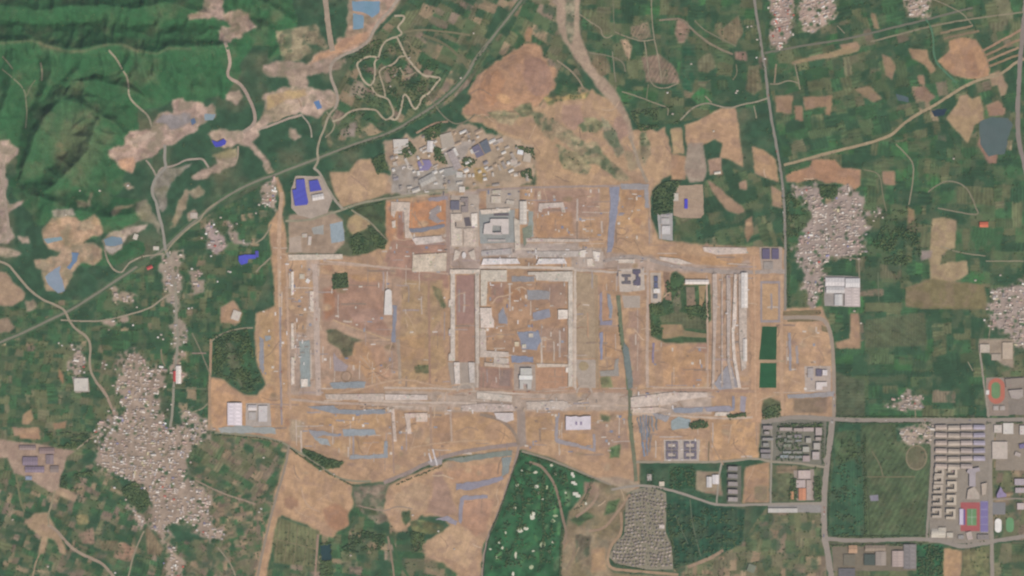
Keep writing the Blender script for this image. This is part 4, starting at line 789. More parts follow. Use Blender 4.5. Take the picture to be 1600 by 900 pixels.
YARDS = [
 ([(600,222),(640,214),(690,205),(720,195),(745,200),(770,208),(800,215),(832,232),(836,262),(830,290),(760,294),(700,303),(640,306),(612,300),(606,268)], (180,155,129), 4.0), ([(612,262),(640,255),(660,275),(680,300),(640,306),(612,300)], (164,152,140), .8), ([(740,262),(756,262),(763,276),(752,288),(742,280)], (172,144,98), .8),
 ([(462,275),(500,275),(520,310),(512,332),(486,342),(466,336),(455,325),(455,295)], (178,160,144), .4), ([(452,336),(520,330),(536,346),(540,380),(520,398),(450,396)], (166,142,120), .8), ([(515,350),(535,346),(539,376),(518,380)], (152,162,166), .4), ([(487,356),(505,351),(506,366),(490,366)], (164,160,152), .4), ([(452,372),(470,368),(472,394),(452,394)], (178,158,140), .4),
 ([(1190,655),(1200,655),(1292,652),(1288,727),(1205,722),(1188,716)], (124,120,106), .3), ([(1455,658),(1550,658),(1546,850),(1452,848)], (150,138,124), .2), ([(1556,662),(1600,660),(1680,660),(1680,735),(1556,735)], (150,136,120), .3), ([(1136,728),(1158,728),(1158,788),(1136,786)], (112,110,96), .3), ([(1200,787),(1285,786),(1283,801),(1200,801)], (150,143,136), .3),
 ([(1530,530),(1585,530),(1584,575),(1570,572),(1545,552),(1530,550)], (164,146,126), .5), ([(1570,590),(1680,585),(1680,650),(1574,648)], (140,128,116), .4), ([(1540,590),(1575,590),(1576,650),(1542,650)], (150,134,120), .3), ([(1288,430),(1344,432),(1344,480),(1288,478)], (160,150,142), .3), ([(1300,850),(1432,850),(1432,892),(1302,892)], (128,116,98), .3),
 ([(1037,687),(1094,687),(1092,721),(1038,721)], (188,173,160), .2), ([(966,420),(1006,420),(1008,453),(985,456),(968,456)], (196,180,165), .3), ([(1016,426),(1033,426),(1033,473),(1017,473)], (190,173,156), .2), ([(972,462),(1000,462),(1000,481),(975,481)], (178,162,147), .3), ([(1186,386),(1222,386),(1222,424),(1190,424)], (176,156,140), .3),
 ([(704,306),(748,304),(748,386),(704,386)], (182,165,149), .3), ([(748,329),(804,327),(805,379),(750,381)], (156,155,149), .3), ([(760,296),(812,296),(812,326),(760,326)], (176,160,144), .4), ([(384,630),(422,630),(424,666),(384,666)], (180,166,154), .3), ([(1257,572),(1298,572),(1298,612),(1258,612)], (182,164,150), .3),
 ([(803,568),(836,570),(837,613),(803,613)], (172,153,138), .3), ([(897,562),(931,562),(931,606),(904,606)], (176,159,143), .3), ([(700,566),(748,566),(748,606),(730,612),(706,606)], (168,152,138), .4), ([(903,390),(925,388),(943,393),(942,416),(925,419),(905,416)], (186,167,152), .4), ([(808,640),(820,640),(822,695),(808,700)], (160,142,128), .4),
 ([(112,588),(138,590),(140,612),(118,614)], (166,154,140), .3), ([(1240,735),(1272,733),(1274,782),(1244,782)], (160,144,132), .3)]
YARDS[1:1] = [([(620,240),(650,232),(660,246),(640,254),(622,250)], (178,158,132), 1.2), ([(690,236),(735,210),(742,222),(715,262),(700,262)], (172,158,146), 1.2), ([(760,238),(800,225),(812,250),(800,285),(770,280)], (178,156,130), 1.2), ([(715,196),(750,205),(740,220),(712,222)], (160,140,118), 1.2), ([(640,272),(700,262),(728,280),(722,298),(645,300)], (170,160,148), 1.2), ([(604,230),(616,222),(618,250),(606,262)], (168,142,118), 1.2)]
for p, c, n in YARDS: sheet('yard', p, c, 'pale', n, cls=4)


# ------------------------------------------------------------------ the ground mesh: every patch of land is its own set of faces
ZCOL[1:-1, 1:-1] = (ZCOL[1:-1, 1:-1] * 4 + ZCOL[:-2, 1:-1] + ZCOL[2:, 1:-1] + ZCOL[1:-1, :-2] + ZCOL[1:-1, 2:]) / 8
v01 = np.clip(ZCOL, 0, 255) / 255.0; ZLIN = ALB * np.where(v01 <= .04045, v01 / 12.92, ((v01 + .055) / 1.055) ** 2.4)
kz = MPP * (1 - _GH / ALT); P3 = np.stack([(GXX - 800) * kz, (450 - GYY) * kz, _GH], 2).reshape(-1, 3)
ii = np.clip((GYY + RO).astype(int), 0, RH - 1); jj = np.clip((GXX + RO).astype(int), 0, RW - 1); VC = ZLIN[ii, jj].reshape(-1, 3)
a0 = (np.arange(len(gy) - 1)[:, None] * NX + np.arange(NX - 1)[None]).ravel(); Q = np.stack([a0 + NX, a0 + NX + 1, a0 + 1, a0], 1)
zq = ZID[np.clip(ii[:-1, :-1] + 1, 0, RH - 1), np.clip(jj[:-1, :-1] + 1, 0, RW - 1)].ravel()
def np_mesh(name, P, F, kind, C):
    me = bpy.data.meshes.new(name); me.vertices.add(len(P)); me.vertices.foreach_set('co', P.astype(np.float32).ravel()); me.loops.add(F.size); me.loops.foreach_set('vertex_index', F.astype(np.int32).ravel())
    me.polygons.add(len(F)); me.polygons.foreach_set('loop_start', np.arange(0, F.size, F.shape[1], dtype=np.int32)); me.polygons.foreach_set('loop_total', np.full(len(F), F.shape[1], np.int32)); me.update(calc_edges=True); me.shade_smooth()
    a = me.attributes.new('col', 'FLOAT_COLOR', 'POINT'); a.data.foreach_set('color', np.concatenate([C, np.ones((len(C), 1))], 1).astype(np.float32).ravel())
    me.materials.append(mat(kind)); o = bpy.data.objects.new(name, me); COL.objects.link(o); return o
order = np.argsort(zq, kind='stable'); zs = zq[order]; cuts = np.flatnonzero(np.diff(zs)) + 1
for grp in np.split(order, cuts):
    z = int(zq[grp[0]]); nm, kd, lb = ZREC.get(z, ('ground', 'ground', 'green and olive plain between the farmland, hills and works'))
    F = Q[grp]; u, inv = np.unique(F, return_inverse=True)
    o = np_mesh(nm, P3[u], inv.reshape(F.shape), kd if kd in ('ground', 'hillside') else kd + '_a', VC[u]); struct(o, lb)
fx = [-70000, -20000, -3500, 3500, 20000, 70000]; fy = [-70000, -20000, -2100, 2100, 20000, 70000]
gf = [[j * 6 + i, j * 6 + i + 1, j * 6 + i + 7, j * 6 + i + 6] for j in range(5) for i in range(5) if not (i == 2 and j == 2)]
g = np_mesh('ground', np.array([(x, y, -.6) for y in fy for x in fx], float), np.array(gf), 'ground', np.tile(np.array(lin((62, 88, 64))[:3]), (36, 1))); struct(g, 'plain running on to the horizon')

for k in range(520):
    x, y = rnd.uniform(432, 1296), rnd.uniform(300, 722)
    if cls_at(x, y) != 1 or not (y > 385 or x > 605): continue
    hor = (370 < y < 425) or (605 < y < 660) or rnd.random() < .4
    ln, w = rnd.uniform(8, 46), rnd.choice((.9, 1.3, 1.3, 2.0, 2.8)); c = rnd.choice(((196,176,158),(188,170,156),(160,136,118),(168,140,120),(150,128,110),(170,150,140),(200,182,164),(186,148,116),(158,146,142)))
    a = (x - ln / 2, y) if hor else (x, y - ln / 2); b = (x + ln / 2, y + rnd.uniform(-1, 1)) if hor else (x + rnd.uniform(-1, 1), y + ln / 2)
    if cls_at(*a) != 1 or cls_at(*b) != 1: continue
    road('site_track', [a, ((a[0] + b[0]) / 2 + rnd.uniform(-.6, .6), (a[1] + b[1]) / 2 + rnd.uniform(-.6, .6)), b], w, c, 'soil', .3, sm=0, cls=1)

for k in range(420):
    x, y = rnd.uniform(405, 1300), rnd.uniform(150, 880); a = rnd.uniform(0, 6.28); pts = [(x, y)]
    for q in range(rnd.randint(3, 8)):
        a += rnd.gauss(0, .35); x += 5 * math.cos(a); y += 5 * math.sin(a)
        if cls_at(x, y) != 1 or lev_at(x, y) > 3: break
        pts.append((x, y))
    if len(pts) < 4 or cls_at(*pts[0]) != 1: continue
    road('site_track', pts, rnd.choice((.8, 1.0, 1.4, 1.9)), rnd.choice(((200,172,144),(194,164,136),(156,126,102),(162,134,112),(148,122,100))), 'soil', .3, sm=1, cls=1)

for x, y, a, b in ((816,735,4,3),(837,738,6,4),(862,727,5,4),(867,741,4,4),(808,758,5,6),(838,760,7,5),(855,762,4,7),(842,770,3,5),(848,780,3,3),(832,806,8,12),(804,794,5,5),(812,829,10,6),(822,826,8,5),(868,806,8,4),(864,814,6,5),(864,847,4,4),(806,868,4,10),(833,861,4,3),(858,862,4,4),(830,887,7,7),(915,787,4,4),(802,897,4,8),(848,852,7,10),(790,832,3,4),(780,848,3,3),(766,858,4,3),(785,856,4,4),(776,871,3,5),(884,770,3,4)):
    t0 = rnd.random() * 3
    sheet('sand_bunker', [(x + a * .62 * rnd.uniform(.6, 1.1) * math.cos(t0 + q * .785), y + b * .62 * rnd.uniform(.6, 1.1) * math.sin(t0 + q * .785)) for q in range(8)], rnd.choice(((206, 200, 174), (216, 210, 188), (178, 184, 146))), 'pale', .3, cls=6)

# ------------------------------------------------------------------ railway, roads, lanes and tracks
RC, DC, LC = (148,136,122), (165,147,126), (150,138,114)
rail = [(815,0),(800,20),(780,45),(765,65),(755,80),(740,96),(733,112),(715,135),(700,148),(680,165),(650,183),(620,203),(585,216),(560,223),(530,234),(500,246),(480,254),(455,263),(428,274),(405,281),(370,297),(340,316),(310,341),(280,366),(255,391),(230,406),(200,426),(170,446),(140,466),(110,485),(75,501),(45,516),(10,531),(-60,560)]
road('railway_embankment', rail, 9, (86,104,76), 'scrub', .5, 'green embankment of the railway', cls=6); road('railway', rail, 3.4, (134,128,110), 'asphalt', .1, 'grey railway line running diagonally past the hills')
R = road
R('river_road', [(983,212),(992,235),(1000,262),(1012,285)], 5, DC, 'soil')
R('main_road', [(1176,-60),(1180,15),(1186,45),(1190,75),(1194,100),(1198,125),(1200,150),(1204,175),(1208,200),(1213,225),(1217,250),(1221,275),(1224,300),(1226,340),(1227,380),(1227,430),(1227,485)], 4, (142,134,122), label='straight grey north south road')
R('country_road', [(1225,258),(1255,250),(1290,240),(1340,228),(1370,220),(1395,210),(1410,195),(1430,180),(1460,165),(1490,145),(1515,130),(1540,122),(1560,118),(1575,108),(1590,95),(1660,70)], 4.4, (166,146,116), 'soil', label='sandy country road climbing to the north east')
R('main_road', [(1606,-40),(1600,40),(1594,90),(1592,130),(1590,180),(1592,225),(1602,260),(1615,320)], 7, (142,130,120), label='wide grey road at the eastern edge')
R('railway', [(1195,83),(1250,72),(1300,65),(1350,55),(1400,42),(1450,30),(1520,12)], 3.2, (118,114,98), label='dark railway line at the top right')
R('lane', [(1360,65),(1400,55),(1450,42),(1500,32),(1550,25),(1660,12)], 2.6, (142,132,107), 'soil')
R('canal', [(1447,30),(1458,50),(1458,80),(1464,100),(1480,115),(1495,130)], 3, (86,122,92), 'water', label='narrow green canal between the fields', cls=3)
R('ring_road', [(1215,497),(1265,495),(1283,497),(1293,505),(1300,530),(1303,580),(1303,655)], 6, (162,144,127), label='curving road around the east of the site')
R('avenue', [(1190,660),(1215,655),(1250,651),(1300,655),(1360,657),(1450,656),(1540,657),(1680,654)], 7, (152,140,127), label='wide avenue running east from the site')
R('avenue', [(1301,652),(1297,690),(1290,740),(1287,790),(1288,840),(1295,870),(1306,960)], 9, (156,143,130), label='wide avenue running south')
R('avenue', [(1290,842),(1340,845),(1400,843),(1448,842),(1480,848),(1505,855),(1540,848),(1600,838),(1680,825)], 6.5, (152,140,128), label='lower avenue in the south east')
R('street', [(1554,655),(1547,720),(1548,780),(1550,850),(1551,960)], 6, (154,142,128)); R('street', [(1460,660),(1454,760),(1448,842)], 4, (152,140,126)); R('street', [(1548,780),(1680,778)], 2.5, (150,138,124)); R('street', [(1204,660),(1207,690),(1205,722),(1204,786)], 3, (156,146,132))
R('road', [(955,765),(985,760),(1010,758),(1035,763),(1070,772),(1105,785),(1125,790),(1200,788),(1287,786)], 4, (158,146,132)); R('road', [(990,722),(1060,722),(1130,722),(1180,715),(1205,722),(1240,723),(1288,730)], 3.5, (158,146,126)); R('road', [(1120,786),(1123,745),(1128,722)], 3, (158,148,132))
R('road', [(815,705),(860,718),(900,735),(930,747),(955,758)], 3, (150,136,118)); R('dirt_road', [(827,722),(845,727),(860,745),(870,765),(875,790),(880,812),(886,835),(880,850)], 4, (144,124,104), 'soil')
R('road', [(812,640),(812,690),(806,720),(793,760),(780,800),(757,850),(750,960)], 4, (158,138,124)); R('canal', [(813,706),(800,742),(784,792),(758,850),(751,960)], 2.2, (60,72,58), 'scrub', cls=6)
R('canal_road', [(335,676),(400,680),(440,690),(450,697),(470,708),(500,728),(525,745),(545,752),(580,752)], 3.2, (142,136,112), label='pale road along the southern canal'); R('road', [(452,695),(446,730),(430,780),(418,830),(404,890),(395,960)], 3.5, (150,136,118))
R('dirt_road', [(600,754),(640,738),(670,722),(710,708),(760,700),(808,694)], 6, (154,136,126), 'soil'); R('dirt_road', [(750,648),(775,652),(795,665),(806,680),(811,695)], 5, (150,130,112), 'soil')
R('field_road', [(330,530),(328,590),(327,672)], 4, (172,142,114), 'soil'); R('lane', [(328,535),(345,522),(370,514),(395,512)], 2.4, LC)
R('lane', [(274,440),(276,500),(278,540),(272,590),(270,640),(266,668)], 4, (150,142,124)); R('lane', [(95,500),(125,502),(160,502),(200,492),(235,482),(255,465),(275,455)], 2.5, (160,146,124))
R('lane', [(-60,400),(0,408),(15,415),(25,428),(45,452),(65,468),(90,478),(102,485),(110,505),(120,515),(135,525),(142,538),(139,575),(150,597),(165,615),(175,640)], 3.6, (160,144,122))
for pts, w, c in (([(352,66),(358,85),(360,100),(355,115),(358,122),(375,130),(385,145),(392,160),(398,175),(399,190),(390,200),(380,207)], 5, (168,148,132)), ([(505,-40),(512,35),(516,60),(520,80)], 8, (168,148,127)), ([(640,-30),(615,10),(595,30),(585,45),(578,62),(560,77),(535,86),(520,96),(515,110),(518,125),(526,142),(528,158),(523,170)], 4.6, (170,154,136)), ([(523,170),(515,178),(510,190),(505,205),(500,215),(495,235),(498,250),(492,262)], 3.5, (162,150,126)),
                  ([(470,178),(485,195),(487,215)], 2.5, (160,150,132)), ([(510,175),(524,190),(520,205),(508,215)], 2, (150,140,116)), ([(402,203),(425,196),(450,185),(470,180)], 3.5, (176,156,138)), ([(228,250),(238,262),(244,275)], 2.6, (164,150,132)), ([(245,275),(252,262),(258,262),(275,258),(290,250),(305,248),(318,248),(326,262)], 3, (168,152,136)),
                  ([(258,226),(257,250),(260,262),(245,275),(238,290),(238,305),(245,318),(248,335),(252,348),(256,370),(258,390),(264,402)], 4.5, (154,146,133)), ([(372,228),(372,246),(366,256)], 2.6, DC), ([(163,390),(168,408),(178,422),(190,427),(198,415),(205,408),(225,400),(245,398),(255,396)], 2.6, (156,144,122)), ([(6,240),(5,290),(10,330),(14,360),(12,375),(-40,392)], 4.5, (166,148,130)),
                  ([(170,78),(182,92),(192,110),(200,122),(201,150),(208,160),(222,172),(233,182),(237,198)], 3, (152,142,120)), ([(3,108),(20,122),(38,138),(41,160),(42,182),(40,200)], 2.2, (126,126,100)), ([(63,98),(66,110),(65,126)], 2.8, (138,130,106)), ([(4,88),(14,100),(20,108)], 2.2, (126,122,98)), ([(55,125),(46,138),(42,150)], 1.8, (112,118,90)), ([(340,316),(322,328),(312,345),(300,352),(285,365),(270,380),(258,395)], 2.4, (158,146,120)),
                  ([(490,262),(500,270),(512,295),(525,315),(537,328)], 4, (164,152,134)), ([(446,345),(480,345),(510,335),(535,328),(560,318),(590,312),(620,308),(660,302),(700,300)], 3.2, (152,144,120)), ([(549,328),(565,338),(580,348),(592,362),(605,376)], 2.4, (150,140,116)), ([(400,380),(412,372),(420,360),(424,350)], 2.5, LC), ([(400,425),(412,412),(424,402)], 2.5, LC),
                  ([(616,25),(633,24),(630,33),(622,40),(622,45),(629,52),(620,58),(610,60),(600,66),(594,78),(592,90),(585,95),(586,110),(585,125),(580,134),(573,132),(566,124),(562,112),(557,100),(562,95),(575,88),(585,88),(592,92)], 3, (182,166,140)), ([(581,135),(585,145),(592,150),(600,152),(607,155),(612,165),(616,178),(610,185),(602,188),(595,180),(588,172),(575,170),(560,170),(545,175),(535,185),(520,190)], 3, (176,160,134)),
                  ([(602,151),(600,135),(594,122),(592,110),(600,105),(612,102),(620,95),(625,88),(635,87)], 2.6, (174,158,132)), ([(620,58),(626,70),(633,85),(640,95),(648,105),(655,112),(662,118),(678,120),(690,122),(682,130),(675,140),(668,148),(658,152),(655,165),(648,172),(642,162),(636,148),(630,148),(628,165),(622,185),(615,188),(608,184)], 3.1, (184,168,142)), ([(628,66),(638,64),(643,75),(653,82),(650,95),(646,103)], 1.8, (140,130,100)), ([(650,113),(640,118),(632,120),(626,108)], 2.4, (156,142,116)),
                  ([(630,50),(660,46),(700,50),(735,55)], 3, (128,120,92)), ([(660,55),(690,65),(715,85),(733,108)], 4, (118,114,86)), ([(733,105),(748,82),(765,62)], 1.6, (140,132,112)), ([(670,150),(690,180),(710,195),(730,190),(742,178)], 2, (128,122,100)), ([(650,208),(665,200),(680,192),(700,190)], 3, (164,136,112)),
                  ([(905,22),(925,36),(940,45),(940,55),(948,60),(957,55)], 1.8, LC), ([(961,50),(985,60),(1005,65),(1022,62)], 1.8, LC), ([(1007,65),(1012,100),(1015,130),(1035,140),(1060,130)], 1.8, LC), ([(1018,-30),(1018,30),(1022,60),(1030,95),(1034,130)], 1.8, LC), ([(920,82),(958,88),(975,98),(977,112)], 1.8, (134,126,104)), ([(957,80),(960,115),(962,128)], 1.8, (138,130,108)), ([(972,143),(1000,152),(1028,163),(1045,168),(1043,180)], 1.8, LC), ([(1013,132),(1010,155)], 1.5, (126,122,96)), ([(960,52),(957,-30)], 1.5, (120,118,92)),
                  ([(1030,32),(1065,28),(1075,40),(1095,58),(1115,72),(1145,85)], 3, (140,126,104)), ([(1085,32),(1100,47),(1125,60),(1150,72)], 1.8, (130,124,100)), ([(1150,100),(1152,115),(1145,125)], 1.6, (130,124,98)), ([(870,94),(890,108),(905,125),(912,138)], 2.4, (152,136,112)), ([(1063,188),(1075,175),(1085,167),(1105,160),(1120,165),(1140,170),(1160,163),(1180,160),(1200,153)], 2.4, (156,144,122)), ([(1102,150),(1112,160)], 2, LC), ([(1178,165),(1182,185)], 2, LC),
                  ([(1213,100),(1210,130)], 2.5, (150,132,106)), ([(1242,98),(1248,130),(1250,140)], 2, LC), ([(1248,130),(1232,125),(1215,132),(1203,131)], 2, LC), ([(1308,40),(1320,52)], 1.5, LC), ([(1385,-30),(1500,15),(1520,40)], 1.6, LC), ([(1400,225),(1415,240),(1428,255),(1427,280),(1420,320)], 1.8, LC), ([(1450,300),(1475,282),(1500,285),(1515,300),(1525,325),(1530,335),(1515,335),(1490,330),(1465,325)], 2, (138,128,106)), ([(1342,405),(1343,440)], 1.8, LC), ([(1372,425),(1373,470)], 1.4, (110,118,92)), ([(1343,405),(1310,402)], 1.6, LC),
                  ([(1350,265),(1375,270),(1378,300),(1385,330)], 1.6, (132,124,98)), ([(1540,408),(1600,408)], 1.6, LC), ([(1470,385),(1500,395),(1540,400)], 1.6, LC), ([(1530,540),(1535,580),(1540,620),(1545,652)], 2.8, (158,146,130)), ([(1545,530),(1548,500)], 1.5, LC), ([(1430,640),(1431,655)], 1.6, LC), ([(1512,565),(1520,580)], 1.4, LC), ([(1350,745),(1430,745)], 1.6, (124,116,88)), ([(1362,705),(1375,725),(1380,745)], 1.8, (124,118,90)), ([(1352,700),(1360,840)], 1.2, (70,84,58)),
                  ([(935,770),(925,790),(900,808)], 4, (166,140,118)), ([(985,772),(965,800),(945,826),(920,830)], 3.6, (164,138,114)), ([(970,800),(972,835),(955,850),(948,875),(955,890),(1000,893),(1060,898)], 4.5, (168,140,112)), ([(888,840),(900,862),(885,890)], 3.2, (146,126,102)), ([(905,855),(890,885)], 2, (150,130,104)), ([(1055,805),(1075,850)], 1.4, (100,110,88)), ([(1078,780),(1082,820),(1095,870)], 1.6, (104,112,88)), ([(1075,886),(1110,872),(1130,860)], 5, (162,136,112)),
                  ([(75,820),(90,830),(105,850),(125,865),(150,875),(165,885),(185,910)], 4.6, (162,142,122)), ([(86,766),(80,790),(75,805),(76,822)], 2.6, (150,138,110)), ([(62,865),(52,890),(48,930)], 2.6, (156,136,108)), ([(225,830),(215,850),(205,880),(195,930)], 2.4, (156,142,118)), ([(120,702),(126,697),(140,685),(152,680)], 2.6, (160,146,122)), ([(305,750),(345,770),(375,780),(400,788)], 2.4, (156,136,116)), ([(340,855),(360,880),(368,900)], 2.4, LC), ([(25,742),(30,775),(38,800)], 3, (120,118,86)),
                  ([(330,590),(322,570),(312,545),(300,520)], 2, (130,124,100)), ([(150,597),(165,612),(172,632),(180,650)], 3.4, (166,142,122)), ([(252,545),(252,560),(258,572)], 2, (140,124,100)), ([(300,645),(318,638),(324,630)], 1.8, LC), ([(268,606),(300,607),(322,608)], 1.5, (110,116,88)), ([(300,552),(322,552)], 2, (156,132,118)),
                  ([(470,760),(478,790),(500,800)], 2, (192,160,132)), ([(497,835),(494,880),(490,930)], 3.5, (160,134,114)), ([(612,840),(620,870),(640,905)], 4, (70,98,64)), ([(606,838),(612,870),(618,920)], 3, (146,126,104)), ([(645,795),(620,790),(600,800),(560,790)], 2, (156,136,118))):
    kk = 'soil' if c[0] - c[2] > 26 else 'asphalt'
    R('track' if w < 2.3 else 'lane', pts, w, c, kk)
# tracks and haul roads of the site
for pts, w, c in (([(699,302),(700,360),(700,430)], 5.5, (166,142,128)), ([(672,625),(673,660),(674,702)], 4, (170,140,118)), ([(745,297),(850,292),(950,291),(1014,289)], 3.5, (164,144,132)), ([(943,408),(985,399),(1010,405),(1060,418),(1130,426),(1226,424)], 6, (168,152,140)), ([(1013,404),(1012,470),(1011,540),(1012,606)], 4.5, (188,164,145)), ([(1013,289),(1016,340),(1018,380)], 3, (176,148,124)), ([(492,412),(494,480),(496,560),(498,618)], 8, (192,170,154)), ([(440,300),(437,340),(436,400),(437,480)], 6, (192,160,132)), ([(600,606),(700,607),(748,612)], 3.5, (192,170,150)), ([(748,418),(850,418),(940,424),(1012,428)], 3.5, (190,172,156)), ([(500,412),(600,416),(700,428)], 3, (188,160,138)), ([(898,425),(897,520),(897,606)], 3, (196,178,160)), ([(704,612),(704,650),(706,690)], 3, (186,162,142)), ([(985,646),(1060,650),(1130,654),(1176,652)], 3.5, (196,172,150)), ([(750,417),(820,417.5),(897,419)], 4, (204,186,168)), ([(747,613),(820,614),(897,611)], 4.5, (202,184,166)), ([(899,421),(899.5,520),(899,610)], 3, (204,186,168)), ([(747,420),(747,520),(746,610)], 2.5, (198,180,162)), ([(436,420),(437,520),(440,620)], 2, (200,176,150)), ([(560,626),(668,629),(745,630)], 3.5, (198,178,160)), ([(1020,606),(1110,606),(1170,607)], 3, (198,170,144)), ([(505,408),(560,412),(610,420)], 3, (190,166,146)), ([(1104,430),(1106,520),(1106,608)], 3, (190,162,140)), ([(455,624),(520,630),(610,632),(700,634)], 4, (188,164,144)), ([(438,480),(438,560),(440,664)], 3, (154,142,140)), ([(622,530),(624,570),(625,600)], 5, (168,148,128)), ([(670,440),(671,530),(672,604)], 3.5, (168,134,112)),
                  ([(508,620),(560,608),(620,592),(650,595),(690,606),(720,600)], 3, (190,158,130)), ([(700,616),(745,606),(800,612),(860,614),(900,610),(985,612),(1080,608),(1180,612)], 4, (178,146,122)), ([(985,610),(984,650),(988,690),(992,725),(994,752)], 6, (120,120,96)), ([(966,462),(969,500),(973,535),(980,575),(982,610)], 6, (118,122,98)), ([(932,430),(933,520),(934,606)], 4, (166,142,114)), ([(1178,400),(1180,500),(1180,600),(1182,650)], 3, (198,162,130)), ([(1220,430),(1221,500),(1222,650)], 5, (190,156,126)), ([(1187,564),(1226,564)], 3, (176,152,122)), ([(612,640),(614,700),(616,740)], 2.5, (166,138,120)), ([(635,300),(700,296)], 2, (140,134,112)), ([(520,500),(565,516),(610,532)], 2.4, (188,156,124)), ([(562,556),(580,575),(596,600)], 2, (190,160,132)), ([(448,410),(450,520),(454,640)], 3, (192,160,134)),
                  ([(1036,610),(1100,610),(1170,612)], 3.5, (170,138,116)), ([(1035,690),(1034,722)], 2, (180,150,126)), ([(1108,690),(1107,720)], 2, (124,110,84)), ([(1130,726),(1110,690),(1110,660)], 2, (172,142,116)), ([(860,655),(875,690),(930,705)], 2.5, (176,146,120)), ([(640,700),(700,690),(760,688)], 2, (190,158,128))):
    R('site_track', pts, w, c, 'scrub' if c[0] < 125 else 'soil', .35)
for cx, cy, r in ((728,612,13),(913,614,12)):
    R('site_track', [(cx + r * math.cos(math.pi + t * math.pi / 10), cy + r * math.sin(math.pi + t * math.pi / 10)) for t in range(11)], 3, (184,166,148), 'soil', .2)
S('bare_patch', [(912 + 8 * math.cos(t * .5), 572 + 7 * math.sin(t * .5)) for t in range(13)], (168,148,116), 'soil', .4)
R('site_track', [(541 + 8 * math.cos(t * .4), 588 + 8 * math.sin(t * .4)) for t in range(16)] + [(549, 588)], 1.6, (140,116,92), 'soil', .1)

ORD9 = ['first', 'second', 'third', 'fourth', 'fifth', 'sixth', 'seventh', 'eighth', 'ninth']
